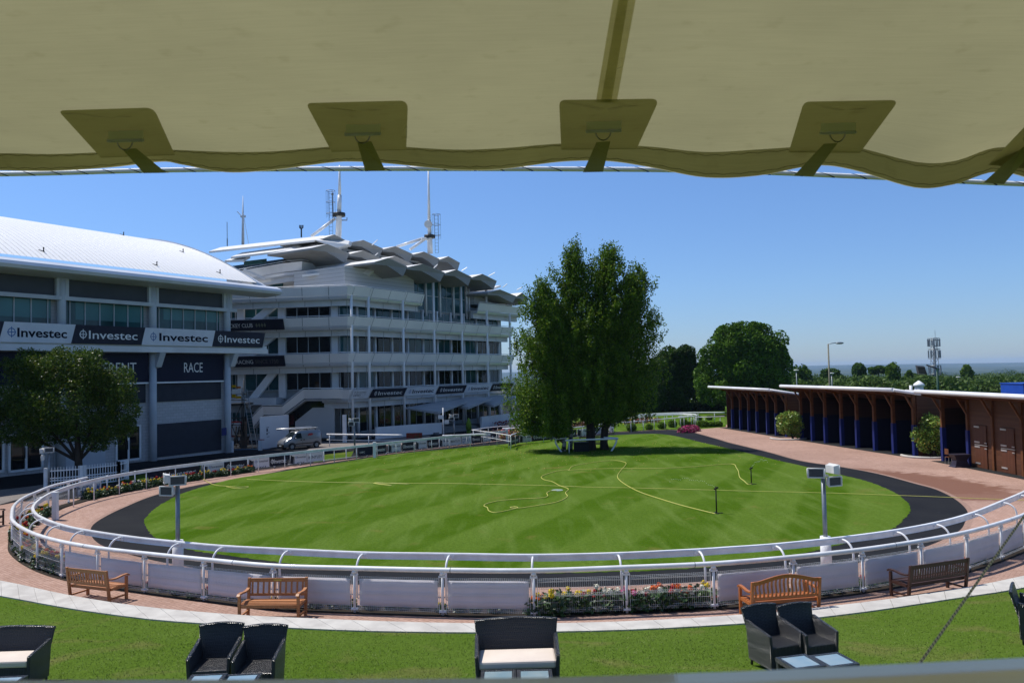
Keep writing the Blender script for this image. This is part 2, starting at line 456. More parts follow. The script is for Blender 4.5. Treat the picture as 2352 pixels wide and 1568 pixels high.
# ------------------------------------------------------------------ key curves read off the photograph, laid on the ground
def gp(L, h=0.0): return [G(x, y, h) for x, y in L]
lawn_px = [(332,1200),(345,1178),(372,1157),(420,1133),(480,1114),(545,1098),(634,1085),(700,1074),(800,1059),(900,1044),(1050,1029),(1148,1021),(1247,1011),(1320,1004.5),(1396,1000),(1460,997),(1511,996.5),(1550,1001),(1610,1015.5),(1692,1034),(1774,1054),(1860,1074),(1930,1090),(1990,1105),(2045,1126),(2080,1150),(2092,1170),(2076,1192),(2057,1210),(2022,1225),(1987,1236),(1908,1256),(1829,1274),(1730,1291),(1619,1303),(1500,1310.5),(1400,1314),(1200,1317),(1000,1314),(850,1308),(700,1298),(600,1286),(484,1271),(403,1255),(355,1234)]
lawn_c = catmull(gp(lawn_px), 14, True)
lawn_c = [q + Vector((random.uniform(-.035, .035), random.uniform(-.05, .05), 0)) for q in lawn_c]
walk_px = [(208,1222),(214,1205),(240,1187),(285,1165),(356,1137),(453,1114),(531,1103),(600,1090),(700,1071),(820,1053),(900,1042),(1000,1030),(1100,1018),(1200,1006),(1300,998),(1422,992),(1480,989),(1544,987),(1587,992),(1640,1006),(1676,1016.7),(1760,1037),(1838,1058),(1937,1073),(2017,1088),(2100,1110),(2150,1124),(2195,1147),(2222,1174),(2217,1198),(2200,1221),(2133,1253),(2050,1276),(1950,1296),(1800,1317),(1619,1335),(1443,1344),(1239,1349),(1000,1348),(850,1344),(700,1335),(560,1321),(440,1303),(340,1284),(250,1259),(218,1241)]
walk_c = catmull(gp(walk_px), 5, True)
# outer fence posts on the near side (collar centres, 0.95 m up), left to right
of_px = [(48.4,1220.4),(85.5,1238),(142,1254),(224,1268.8),(331.6,1281.7),(467.8,1296),(627.5,1311.3),(813.6,1317),(1015.7,1321.6),(1225.5,1323),(1438,1315.7),(1638.6,1307),(1821.5,1291.5),(1980,1274),(2115,1253.5),(2220,1233),(2298.4,1211),(2352,1192),(2412,1162),(2466,1132)]
of_near = [V2(p) + Vector((0, 0, gz(p.x, p.y))) for p in (G(x, y, .95) for x, y in of_px)]
RAILH = 1.14
otop = [(29,1192),(27,1180),(30,1162),(42,1148),(60,1137),(81,1128),(119,1113),(160,1103),(200,1094)]
of_left = [G(x, y, RAILH) for x, y in otop]; of_left = [Vector((p.x, p.y, p.z - RAILH)) for p in of_left][::-1]
# inner running rail (top line, 1.15 m up)
IRH = 1.10
in_px = [(2500,1040),(2450,1074),(2400,1104),(2352,1128),(2300,1150),(2234,1176),(2162,1196),(2056,1216),(1931,1232.6),(1780,1248),(1665,1256),(1604,1260),(1419,1268.5),(1224,1272.5),(1033,1270),(834,1267),(663,1259.5),(513,1252),(413,1243),(300,1231),(193,1215),(139,1203),(100,1189),(79,1175),(77,1160),(98,1141),(135,1123),(193,1105),(258,1091),(355,1075),(456,1062),(517,1054),(632,1041.5),(707,1034),(834,1021),(993,1004),(1100,994),(1164,988)]
in_top = catmull([G(x, y, IRH) for x, y in in_px], 6)
in_top = [Vector((p.x, p.y, gz(p.x, p.y) + IRH)) for p in in_top]
IN = Curve(in_top)
# the outer line goes on behind the inner one as the banner fence
k0 = IN.near(G(200, 1104, IRH)); back = offset(IN.sub(k0 + 1.2, IN.L, 1.5), 1.15)
back = [Vector((p.x, p.y, gz(p.x, p.y))) for p in back]
left_arc = catmull([of_left[0]] + of_left[1:] + of_near, 6)
left_arc = [Vector((p.x, p.y, gz(p.x, p.y))) for p in left_arc]
OF = Curve(left_arc)                       # white rail with mesh panels: from the left joint round the near side to the right
BK = Curve([of_left[0]] + back)           # banner fence along the far left side

kerb_o_px = [(-420,1290),(-200,1335),(0,1367),(161,1396),(322,1418),(419,1427),(557,1435),(797,1446),(958,1449.5),(1100,1451),(1268,1449),(1443.8,1444.6),(1619.5,1435.8),(1811,1423),(1887,1415.6),(2015.7,1399.6),(2191,1373),(2352,1348),(2600,1295),(2900,1215)]
kerb_i_px = [(-420,1262),(-200,1303),(0,1332),(151.6,1364),(322.6,1391),(548,1410.7),(695,1417.8),(900,1426),(1084.6,1430),(1262,1430),(1473,1424),(1707.4,1410),(1887,1393),(2074,1370),(2249.3,1342),(2352,1321),(2600,1270),(2900,1195)]
KH = .26
def GZ(q): return Vector((q.x, q.y, gz(q.x, q.y)))
kerb_o = Curve([GZ(q) for q in catmull(gp(kerb_o_px, KH), 6)]); kerb_i = Curve([GZ(q) for q in catmull(gp(kerb_i_px, KH), 6)])

# ------------------------------------------------------------------ terrain: one sheet out to the horizon
def terr(x, y):
    z = gz(x, min(y, 130))
    if y > 130: z -= (min(y, 330) - 130) * .045
    r = max(0, x - 42) if y > 20 else 0
    z -= min(9, r * .16) if y > 20 else 0
    if y > 330: z -= min(y - 330, 3000) * .012
    if y > 3000: z += (y - 3000) * .0022
    z += 10 * math.sin(x * .0011 + 1) * math.sin(y * .0013) * min(1, max(0, (y - 900) / 2000))
    if y > 9000: z += (y - 9000) * .010 * (1 + .5 * math.sin(x * .0004 + .6) + .2 * math.sin(x * .0013))
    return z
tb = MB(); ys = [-60, -20, 0, 10, 19, 30, 45, 60, 80, 100, 130, 160, 200, 250, 330, 450, 650, 900, 1300, 1900, 2800, 4000, 5600, 7500, 9000, 10500, 12500]
us = [-1.6 + 3.6 * i / 90 for i in range(91)]
tv = []
for y in ys:
    for u in us:
        x = u * max(y, 60) * .8 if y > 60 else u * 60
        z = terr(x, y)
        tv.append((x, y, z - (.02 if y < 200 else 0)))
n_ = len(us)
tb.add(tv, [(j * n_ + i, j * n_ + i + 1, (j + 1) * n_ + i + 1, (j + 1) * n_ + i) for j in range(len(ys) - 1) for i in range(n_ - 1)])
B = NB('far_country'); p = B.pos(); B.b.inputs['Roughness'].default_value = 1; B.b.inputs['Specular IOR Level'].default_value = 0
c = B.ramp(B.noise(B.map(p, scale=(.6, 1, 1)), .0045, 7), [(.40, (.018, .034, .012)), (.5, (.03, .05, .018)), (.58, (.07, .085, .035)), (.66, (.10, .10, .06))])
c = B.mix(B.ramp(B.noise(p, .05, 4), [(.4, (0, 0, 0)), (.6, (.6, .6, .6))]), c, (.016, .03, .012))
B.col(c)
sxyz = B.nd('SeparateXYZ'); B.lk(p, sxyz.inputs[0])
nearf = B.ramp(B.math('DIVIDE', sxyz.outputs[1], 400), [(.30, (1, 1, 1)), (.6, (0, 0, 0))])
cn = B.ramp(B.noise(p, .5, 6), [(.4, (.06, .10, .015)), (.6, (.08, .13, .025))])
B.col(B.mix(nearf, c, cn))
tb.build('ground', B.m, kind='structure', smooth=True)

# paving, tarmac, walk, lawn: sheets a few mm above one another
TAR = tar_mat('forecourt_tarmac', (.014, .015, .018), (.019, .020, .023))
PALE = tar_mat('pale_tarmac', (.16, .14, .13), (.20, .18, .165), gloss=.9)
WALK = tar_mat('rubber_walk', (.014, .015, .018), (.020, .021, .023))
st_a, st_b = G(1960, 1085), G(2175, 1118)
BRICK = brick_mat('brick_paving', (.35, .22, .17), (.44, .295, .24), (.15, .10, .08), stain=[(st_a, st_b, 2.6), (G(2080, 1098), G(2200, 1130), 2.9)])
far_r = gp([(1664,981),(1808,1004.5),(1842,1009),(2102,1049),(2169,1058),(2352,1096),(2700,1165)])
pv = [Vector((-60, 6, 0)), *[Vector(q) for q in kerb_i.sub(2, kerb_i.L - .5, .8)]]
pv = [q for q in kerb_i.p]
poly = [*[GZ(q + Vector((0, -.3, 0))) for q in pv], G(2700, 1100), *[GZ(q + Vector((3, 0, 0))) for q in far_r[::-1]], G(1664, 975), G(1560, 990), G(1440, 991), G(1300, 996), G(1164, 1006), *[BK.at(s) for s in np.linspace(BK.L, 0, 40)], G(-60, 1150), G(-300, 1180)]
MB().flat(poly, .004).build('brick_paving', BRICK, kind='structure')
tp = [*[BK.at(s) for s in np.linspace(0, BK.L, 40)], G(1300, 985), G(1320, 950), G(1320, 925), Vector((-40, 170, gz(0, 170))), Vector((-130, 150, gz(0, 150))), Vector((-130, 30, gz(0, 30))), G(-300, 1180), G(0, 1160), G(40, 1152)]
MB().flat(tp, .008).build('forecourt', TAR, kind='structure')
MB().flat(catmull(gp([(-80,1138),(60,1118),(150,1107),(180,1110),(120,1121),(60,1141),(0,1158),(-80,1180)]), 4, True), .012).build('pale_path', PALE, kind='structure')
MB().flat(gp([(690,1042),(744,1037),(830,1027),(960,1019),(990,1000),(860,1009),(735,1016)]), .012).build('pale_roadway', PALE, kind='structure')
MB().flat(walk_c, .010).build('horse_walk', WALK, kind='structure')
MB().flat(lawn_c, .016).build('ring_lawn', GR_RING, kind='structure')
for pp in ([(234,1112),(232,1104),(337,1088),(340,1100)], [(720,1062),(740,1044),(812,1036),(806,1050)]):
    MB().flat(gp(pp), .016).build('grass_patch', GR_FAR, kind='structure')
# grass strip with the topiary at the far end and the far parade ground
MB().flat(gp([(1397,990),(1412,958),(1660,945),(1668,980),(1600,986),(1575,990.5),(1544,985.5),(1470,988),(1420,991)]), .012).build('topiary_lawn', GR_RING, kind='structure')
MB().flat(gp([(1412,957.8),(1300,950),(1300,925),(1700,915),(1700,944)]), .012).build('parade_lawn', GR_RING, kind='structure')
# brick edging of the walk: two rows of darker setts
EDGE = brick_mat('brick_edging', (.30, .19, .15), (.36, .24, .19), (.12, .09, .08))
eb = MB(); W_ = walk_c + [walk_c[0]]; Wc = Curve(W_)
o1 = offset(W_, .0); o2 = offset(W_, .22)
if True:
    ar = sum(a.x * b.y - b.x * a.y for a, b in zip(W_, W_[1:]))
    if ar > 0: o2 = offset(W_, -.22)
for a, b, c_, d in zip(o1, o1[1:], o2[1:], o2):
    z = Vector((0, 0, .008)); q = [a + z, b + z, c_ + z, d + z]
    if (q[1] - q[0]).cross(q[2] - q[0]).z < 0: q = q[::-1]
    eb.quad(*q)
eb.build('walk_edging', EDGE, kind='structure')

# kerb of pale slabs
ks = MB(); n = 64
Ki = [kerb_i.at(kerb_i.L * k / n) for k in range(n + 1)]; Ko = [kerb_o.at(kerb_o.L * k / n) for k in range(n + 1)]
for k in range(n):
    a, b, c_, d = Ki[k], Ki[k + 1], Ko[k + 1], Ko[k]
    g_ = .006; t = (b - a).normalized() * g_
    up = Vector((0, 0, KH)); dn = Vector((0, 0, -.05))
    ks.hexa([d + t + dn, c_ - t + dn, b - t + dn, a + t + dn, d + t + up, c_ - t + up, b - t + up, a + t + up])
STONE = mat('pale_kerb_stone', (.50, .48, .44), .9, (.40, .38, .35), 2.5, bump=.3, bscale=60)
ks.build('kerb', STONE, kind='structure')

# near lawn: a bank that climbs from the kerb towards the camera
def yk(x):
    P = kerb_o.p
    best = None
    for a, b in zip(P, P[1:]):
        if (a.x - x) * (b.x - x) <= 0 and abs(a.x - b.x) > 1e-6:
            k = (x - a.x) / (b.x - a.x); y = a.y + (b.y - a.y) * k
            if best is None or y < best: best = y
    return best if best is not None else (P[0].y if x < 0 else P[-1].y)
_yk = {i: yk(i * .5) for i in range(-70, 71)}
def ykf(x):
    i = max(-69, min(68, x / .5)); j = math.floor(i); return _yk[j] + (_yk[j + 1] - _yk[j]) * (i - j)
def bz(x, y):
    d = ykf(x) - y
    if d <= 0: return KH + gz(x, ykf(x))
    return KH + gz(x, ykf(x)) + min(1.7, (.172 - .016 * max(0, -x - 4.4)) * d + .05 * math.sin(x * .7) * min(1, d / 3))
def GB(px, py):
    r = ray(px, py); lo = None
    t = 0.5
    prev = None
    while t < 60:
        p = CP + r.normalized() * t
        h = p.z - bz(p.x, p.y)
        if h < 0:
            a, b = t - .1, t
            for _ in range(20):
                m = (a + b) / 2; q = CP + r.normalized() * m
                if q.z - bz(q.x, q.y) < 0: b = m
                else: a = m
            q = CP + r.normalized() * b
            return Vector((q.x, q.y, bz(q.x, q.y)))
        t += .1
    return None
bb = MB()
xs = [i * .5 for i in range(-64, 65)]
nu, nv = len(xs) - 1, 24
def bfn(u, v):
    x = xs[int(round(u * nu))]; y = ykf(x) * (1 - v) + 2.0 * v; y = ykf(x) - (ykf(x) - 2.0) * v
    return Vector((x, y, bz(x, y) - (.03 if v == 0 else 0)))
bb.grid(lambda u, v: bfn(1 - u, v), nu, nv)
bb.build('lawn_bank', GR_BANK, kind='structure', smooth=True)
# blades of grass on the bank (nobody could count them)
N = 110000
gx = RNG.uniform(-13, 13, N); gd = RNG.uniform(0, 1, N) ** .8
yy = np.array([ykf(x) for x in gx]); gy = yy - gd * (yy - 8.5)
gzv = np.array([bz(x, y) for x, y in zip(gx, gy)])
hh = RNG.uniform(.010, .030, N); ww = RNG.uniform(.004, .008, N); aa = RNG.uniform(0, math.pi * 2, N)
lx, ly = RNG.normal(0, .018, N), RNG.normal(0, .018, N)
P0 = np.stack([gx - np.cos(aa) * ww, gy - np.sin(aa) * ww, gzv - .005], 1); P1 = np.stack([gx + np.cos(aa) * ww, gy + np.sin(aa) * ww, gzv - .005], 1)
P2 = np.stack([gx + lx, gy + ly, gzv + hh], 1)
B = NB('grass_blades'); B.b.inputs['Roughness'].default_value = .6; B.b.inputs['Specular IOR Level'].default_value = .08
rp = B.nd('NewGeometry').outputs['Random Per Island']; p = B.pos()
c = B.ramp(rp, [(0, (.070, .125, .012)), (.6, (.11, .175, .028)), (.9, (.16, .21, .06)), (1, (.24, .24, .11))])
d = B.ramp(B.noise(p, .55, 7, .6), [(.52, (0, 0, 0)), (.68, (1, 1, 1))])
B.col(B.mix(B.math('MULTIPLY', d, .7), c, (.19, .18, .07)))
npmesh('grass', np.stack([P0, P1, P2], 1).reshape(-1, 3), N, B.m, k=3, kind='stuff', label='short mown grass of the bank in front of the kerb')
# fallen leaves on the ring lawn under the birches
N = 700; c0 = G(1350, 1035)
lx = RNG.normal(c0.x, 9, N); ly = RNG.normal(c0.y - 1, 6, N); m = [(x, y) for x, y in zip(lx, ly)]
lv = []
lawnbox = [V2(q) for q in lawn_c]
def inside(x, y, poly):
    c = False; j = len(poly) - 1
    for i in range(len(poly)):
        a, b = poly[i], poly[j]
        if (a.y > y) != (b.y > y) and x < (b.x - a.x) * (y - a.y) / (b.y - a.y) + a.x: c = not c
        j = i
    return c
for x, y in m:
    if not inside(x, y, lawnbox): continue
    a = random.uniform(0, 6.28); s = random.uniform(.03, .06); z = gz(x, y) + .03
    for k in range(4): lv.append((x + s * math.cos(a + k * 1.57), y + s * math.sin(a + k * 1.57), z + (.03 if k % 2 else 0)))
npmesh('fallen_leaves', np.array(lv), 0, mat('yellow_leaf', (.40, .33, .08), .7, (.3, .22, .05), 30), k=4, kind='stuff', label='yellow fallen leaves scattered on the ring lawn')
# ------------------------------------------------------------------ canopy overhead, cord, guy rope, handrail
def canvas(name, dif, tr, w=.6):
    m = bpy.data.materials.new(name); m.use_nodes = True; n = m.node_tree.nodes; l = m.node_tree.links
    for x in list(n):
        if x.type == 'BSDF_PRINCIPLED': n.remove(x)
    o = [x for x in n if x.type == 'OUTPUT_MATERIAL'][0]
    d = n.new('ShaderNodeBsdfDiffuse'); t = n.new('ShaderNodeBsdfTranslucent'); mx = n.new('ShaderNodeMixShader'); mx.inputs[0].default_value = w
    g = n.new('ShaderNodeNewGeometry'); no = n.new('ShaderNodeTexNoise'); no.inputs['Scale'].default_value = 3; no.inputs['Detail'].default_value = 8
    l.new(g.outputs['Position'], no.inputs[0]); n2 = n.new('ShaderNodeTexNoise'); n2.inputs['Scale'].default_value = 900; l.new(g.outputs['Position'], n2.inputs[0])
    for node, c in ((d, dif), (t, tr)):
        r = n.new('ShaderNodeValToRGB'); r.color_ramp.elements[0].position = .3; r.color_ramp.elements[1].position = .7
        r.color_ramp.elements[0].color = (*[x * .9 for x in c], 1); r.color_ramp.elements[1].color = (*c, 1)
        l.new(no.outputs[0], r.inputs[0])
        nn = n.new('ShaderNodeTexNoise'); nn.inputs['Scale'].default_value = 14; nn.inputs['Detail'].default_value = 6; l.new(g.outputs['Position'], nn.inputs[0])
        rr = n.new('ShaderNodeValToRGB'); rr.color_ramp.elements[0].position = .60; rr.color_ramp.elements[1].position = .74; rr.color_ramp.elements[0].color = (1, 1, 1, 1); rr.color_ramp.elements[1].color = (.90, .895, .87, 1); l.new(nn.outputs[0], rr.inputs[0])
        mp_ = n.new('ShaderNodeMapping'); mp_.inputs['Scale'].default_value = (8, 260, 8); l.new(g.outputs['Position'], mp_.inputs[0]); n3 = n.new('ShaderNodeTexNoise'); n3.inputs['Scale'].default_value = 1; l.new(mp_.outputs[0], n3.inputs[0])
        r3 = n.new('ShaderNodeValToRGB'); r3.color_ramp.elements[0].position = .35; r3.color_ramp.elements[1].position = .65; r3.color_ramp.elements[0].color = (.93, .93, .93, 1); r3.color_ramp.elements[1].color = (1.0, 1.0, 1.0, 1); l.new(n3.outputs[0], r3.inputs[0])
        m1 = n.new('ShaderNodeVectorMath'); m1.operation = 'MULTIPLY'; l.new(r.outputs[0], m1.inputs[0]); l.new(rr.outputs[0], m1.inputs[1])
        m2 = n.new('ShaderNodeVectorMath'); m2.operation = 'MULTIPLY'; l.new(m1.outputs[0], m2.inputs[0]); l.new(r3.outputs[0], m2.inputs[1]); l.new(m2.outputs[0], node.inputs[0])
    bp = n.new('ShaderNodeBump'); bp.inputs['Strength'].default_value = .3; bp.inputs['Distance'].default_value = .001; l.new(n2.outputs[0], bp.inputs['Height']); l.new(bp.outputs[0], d.inputs['Normal'])
    l.new(d.outputs[0], mx.inputs[1]); l.new(t.outputs[0], mx.inputs[2]); l.new(mx.outputs[0], o.inputs[0])
    MT[name] = m; return m
CANV = canvas('canvas', (.26, .255, .17), (.29, .27, .145), .55)
CANP = canvas('canvas_patch', (.25, .245, .14), (.48, .46, .24), .6)
STRAPM = canvas('webbing', (.26, .26, .12), (.42, .40, .16), .5)
ZC = CAMZ + .74
edge_px = [(-420,392),(-200,388),(0,392),(120,393),(255,385),(370,372),(420,379),(520,396),(625,391),(760,374),(820,372),(890,376),(1040,390),(1150,389),(1290,372),(1400,371),(1500,386),(1620,408),(1740,404),(1870,381),(1960,391),(2100,431),(2190,424),(2290,395),(2400,420),(2560,450),(2760,440)]
hem_px = [(-420,352),(-200,356),(0,353),(120,355),(255,350),(370,345),(420,346),(520,350),(625,349),(760,338),(820,334),(890,336),(1040,345),(1150,342),(1290,331),(1400,333),(1500,339),(1620,351),(1740,345),(1870,337),(1960,339),(2100,374),(2190,372),(2290,340),(2400,355),(2560,380),(2760,370)]
YE = 2.72
edge_px = [(-1650,402),(-1400,378),(-1130,402),(-860,377),(-640,398)] + edge_px + [(3010,400),(3260,452),(3520,402),(3780,450),(4000,410)]
hem_px = [(-1650,352),(-1400,344),(-1130,352),(-860,342),(-640,354)] + hem_px + [(3010,350),(3260,384),(3520,352),(3780,382),(4000,360)]
hemP = catmull([U(x, y, YE) for x, y in hem_px], 6)
edgP = catmull([U(x, y, YE + .06) for x, y in edge_px], 6)
tent = thing('canopy', 'cream canvas canopy stretched overhead with olive patches and a wavy hem', 'canopy', (0, YE, ZC))
cb = MB(); n = len(hemP)
hx = [p.x for p in hemP]; hz = [p.z for p in hemP]
def hemz(x): return float(np.interp(x, hx, hz))
def cfn(u, v):
    x = hx[0] + (hx[-1] - hx[0]) * u; y = YE - v * 5.2
    z = ZC + (hemz(x) - ZC) * math.exp(-v * 5.2 / .35) + .012 * math.sin(x * 2.1 + v * 9) * min(1, v * 5) + .10 * v * 5.2 * .35
    return Vector((x, y, z))
vv = [0, .02, .04, .07, .11, .16, .22, .3, .4, .5, .65, .8, 1]
nu_ = 320; vs = [cfn(i / nu_, v) for v in vv for i in range(nu_ + 1)]
cb.add(vs, [(j * (nu_ + 1) + i, j * (nu_ + 1) + i + 1, (j + 1) * (nu_ + 1) + i + 1, (j + 1) * (nu_ + 1) + i) for j in range(len(vv) - 1) for i in range(nu_)])
cb.build('fabric', CANV, tent, smooth=True)
hb = MB()
def hemstrip(f0, f1, dy):
    out = []
    for a, b in zip(hemP, edgP):
        out.append((a.lerp(b, f0) + Vector((0, -dy, 0)), a.lerp(b, f1) + Vector((0, -dy, 0))))
    return out
for f0, f1, dy in ((0, 1, 0), (-.02, 1, .006)):
    q = hemstrip(f0, f1, dy)
    hb.add([p for pr in q for p in pr], [(2 * i, 2 * i + 1, 2 * i + 3, 2 * i + 2) for i in range(len(q) - 1)])
hb.build('hem', canvas('canvas_hem', (.26, .255, .16), (.42, .405, .225), .55), tent, smooth=True)
st = MB()      # zig-zag stitching as two fine seams
for f_ in (.12, .86):
    pts = [a.lerp(b, f_) + Vector((0, -.009, (.002 if i % 2 else -.002))) for i, (a, b) in enumerate(zip(hemP, edgP))]
    st.tube(pts, .0009, 4)
st.build('stitching', mat('dark_thread', (.10, .09, .03), .8), tent)
def onplane(px, py):
    r = ray(px, py); lo, hi = .8, 5.0
    def fz(t): p = CP + r / r.y * t; return p.z - (cfnz(p.x, p.y))
    t = lo
    for k in range(400):
        t = lo + (hi - lo) * k / 400
        p = CP + r / r.y * t
        if p.y > YE: return CP + r / r.y * YE
        if p.z > cfnz(p.x, p.y): break
    p = CP + r / r.y * t
    return p
def cfnz(x, y):
    v = (YE - y) / 5.2
    return ZC + (hemz(x) - ZC) * math.exp(-v * 5.2 / .35) + .012 * math.sin(x * 2.1 + v * 9) * min(1, v * 5) + .10 * v * 5.2 * .35
def roundpoly(P, r):
    out = []
    for i in range(len(P)):
        a, b, c_ = P[i - 1], P[i], P[(i + 1) % len(P)]
        rr = r if not isinstance(r, (list, tuple)) else r[i]
        if rr == 0: out.append(b); continue
        d1 = (a - b).normalized() * rr; d2 = (c_ - b).normalized() * rr
        for k in range(6):
            t = k / 5; out.append((b + d1) * (1 - t) ** 2 + b * 2 * t * (1 - t) + (b + d2) * t * t)
    return out
BUCK = canvas('grey_webbing', (.62, .60, .54), (.85, .8, .74), .6)
RINGM = mat('dull_steel_ring', (.16, .15, .12), .35, metal=.8)
patches = [((133,246),(353,239),(402,350),(232,356)), ((702,229),(937,223),(933,338),(762,343)), ((1284,222),(1515,219),(1462,336),(1289,338)), ((1846,226),(2065,222),(1975,345),(1811,344)), ((2385,250),(2600,262),(2480,395),(2270,372))]
ringp = [(287,330),(832,315),(1385,308),(1923,312),(2390,325)]
strapt = [((300,334),(330,396),(382,396)), ((838,318),(839,392),(885,390)), ((1385,318),(1339,394),(1385,394)), ((1905,322),(1823,402),(1868,404)), ((2360,330),(2258,418),(2306,422))]
for (pa, rg, sp) in zip(patches, ringp, strapt):
    V_ = [Vector((x, y, 0)) for x, y in pa]
    rp_ = roundpoly(V_, [14, 20, 0, 0])
    # subdivide so the patch lies on the sagging cloth
    c0 = sum(rp_, Vector()) / len(rp_); b_ = MB(); rings = 6; vs = []
    for k in range(rings + 1):
        for q in rp_:
            s = c0.lerp(q, k / rings); P = onplane(s.x, s.y); vs.append(P + Vector((0, 0, -.010)))
    m_ = len(rp_)
    b_.add(vs, [(k * m_ + i, k * m_ + (i + 1) % m_, (k + 1) * m_ + (i + 1) % m_, (k + 1) * m_ + i) for k in range(rings) for i in range(m_)])
    pt = b_.build('patch', CANP, tent, smooth=True)
    # webbing tab and D ring
    x, y = rg
    b_ = MB()
    def onq(x, y, dz): return onplane(x, y) + Vector((0, 0, -dz - .007))
    b_.quad(onq(x - 38, y - 40, .008), onq(x + 42, y - 42, .008), onq(x + 42, y - 20, .010), onq(x - 38, y - 18, .010))
    b_.tube([onq(x - 40, y - 20, .012), onq(x + 42, y - 22, .012)], .006, 6)
    b_.build('ring_tab', BUCK, pt)
    b_ = MB(); cc = onq(x, y, .0) + Vector((0, 0, -.02))
    pts = []
    for k in range(15):
        a = math.pi * k / 14; pts.append(onplane(x + 18 * math.cos(a), y - 18 + 20 * math.sin(a)) + Vector((0, 0, -.014 - .004 * math.sin(a))))
    b_.tube(pts, .0022, 6); b_.build('ring', RINGM, pt)
    (tx, ty), (l1, l2), (r1, r2) = sp
    b_ = MB(); A = [onplane(tx - 16, ty) + Vector((0, -.01, -.016)), onplane(tx + 16, ty - 2) + Vector((0, -.01, -.016))]
    D1, D2 = U(l1, l2 + 2, YE - .03), U(r1, r2 + 1, YE - .03); E1, E2 = U(l1 + 4, l2 - 20, YE + .14), U(r1 + 4, r2 - 20, YE + .14)
    H = (D1 + E1) / 2 + Vector((0, .02, -.012)), (D2 + E2) / 2 + Vector((0, .02, -.012))
    b_.add([A[0], A[1], D1, D2, *H, U(l1, l2 - 1, YE + .10), U(r1, r2 - 1, YE + .10), E1, E2], [(0, 1, 3, 2), (2, 3, 5, 4), (4, 5, 7, 6)])
    b_.build('strap', STRAPM, tent)
sb = MB(); L_ = [onplane(1412 - (215 - y) * -.18 * 1, y) for y in (0,)]
def strip(x0a, x0b, x1a, x1b, dz, name, m):
    b_ = MB(); vs = []
    for k in range(13):
        y = 228 - 238 * k / 12; t = k / 12
        vs += [onplane(x0a + (x1a - x0a) * t, y) + Vector((0, 0, -dz)), onplane(x0b + (x1b - x0b) * t, y) + Vector((0, 0, -dz))]
    # carry the seam on behind the camera
    d1, d2 = (vs[-2] - vs[-4]).normalized(), (vs[-1] - vs[-3]).normalized()
    b_.add(vs, [(2 * i, 2 * i + 1, 2 * i + 3, 2 * i + 2) for i in range(12)])
    b_.build(name, m, tent, smooth=True)
SEAMM = canvas('seam_canvas', (.34, .33, .22), (.84, .80, .50), .65)
strip(1369, 1417, 1409, 1461, .004, 'seam_band', SEAMM)
strip(1380, 1404, 1421, 1443, .007, 'seam', SEAMM)

def flecked(name, base, fleck, period, duty, r):
    """rope with dashed tracer, period along local Z of uv-free object space = distance along x"""
    B = NB(name); p = B.pos(); B.b.inputs['Roughness'].default_value = .7
    s = B.nd('SeparateXYZ'); B.lk(p, s.inputs[0])
    a = B.math('FRACT', B.math('ADD', B.math('MULTIPLY', s.outputs[0], 1 / period), B.math('MULTIPLY', s.outputs[2], .45 / .0176 if period > .05 else 8)))
    f = B.math('LESS_THAN', a, duty)
    B.col(B.mix(f, base, fleck)); B.bump(B.noise(B.map(p, scale=(1, .3, .3)), 400, 2), .5, .001); return B.m
ROPE = flecked('white_braided_rope', (.86, .86, .86), (.02, .02, .03), .098, .09, 1)
rp = catmull([U(x, y, YE + .13) for x, y in [(-1700,404),(-500,402),(0,400),(380,391),(760,388),(1200,388),(1620,392),(1960,405),(2352,423),(2800,436),(4050,440)]], 8)
MB().tube(rp, .0088, 10).build('edge_rope', ROPE, label='white braided cord with black flecks along the canopy edge', cat='rope')
# dark tracer dashes are only on the upper side of that cord
gA, gB = U(2352, 1185, 2.0), U(2118, 1515, 1.62)
gd_ = (gB - gA); g0 = gA - gd_ * .35; g1 = gA + gd_ * 1.5
ROPE2 = flecked('fawn_braided_rope', (.48, .44, .30), (.10, .10, .10), .009, .45, 1)
MB().tube([g0.lerp(g1, k / 10) for k in range(11)], .0027, 8).build('guy_rope', ROPE2, label='thin flecked guy rope running down from the canopy in front of the dark bench', cat='rope')
# parapet handrail right in front of the camera
hpx = [(-300,1562),(400,1560),(1000,1558),(1300,1554),(1700,1541),(2100,1522),(2400,1507),(2700,1490)]
hp_ = [U(x, y, .62) for x, y in hpx]
hr = thing('balcony_handrail', 'out of focus grey handrail across the foot of the view', 'handrail', (0, .62, 4.9))
RAILG = mat('grey_green_handrail', (.62, .62, .57), .35, (.50, .48, .41), 2.2, coat=.5)
hmb = MB(); vs = []
for q in hp_:
    for dy, dz in ((-.05, -.004), (0, 0), (.012, -.02), (0, -.09), (-.05, -.10)): vs.append(q + Vector((0, dy, dz)))
hmb.s = True
hmb.add(vs, [(5 * i + j, 5 * i + 5 + j, 5 * i + 5 + (j + 1) % 5, 5 * i + (j + 1) % 5) for i in range(len(hp_) - 1) for j in range(5)])
hmb.build('top_rail', RAILG, hr)
pm = MB()
for x in (-1.6, -.8, 0.0, .8, 1.6): pm.beam((x, .60, 4.95), (x, .60, 3.6), .04, .04)
for z in (4.7, 4.3, 3.9): pm.beam((-1.7, .60, z), (1.7, .60, z), .02, .02, up=(0, 0, 1))
pm.build('balusters', DARKM, hr)
dk = MB(); dk.box((0, -1.6, 3.5), (12, 5, .2)); dk.build('deck', mat('grey_deck', (.2, .2, .19), .8), label='grey viewing deck under the camera', cat='deck')
for x in (-5.2, 5.2):
    pass

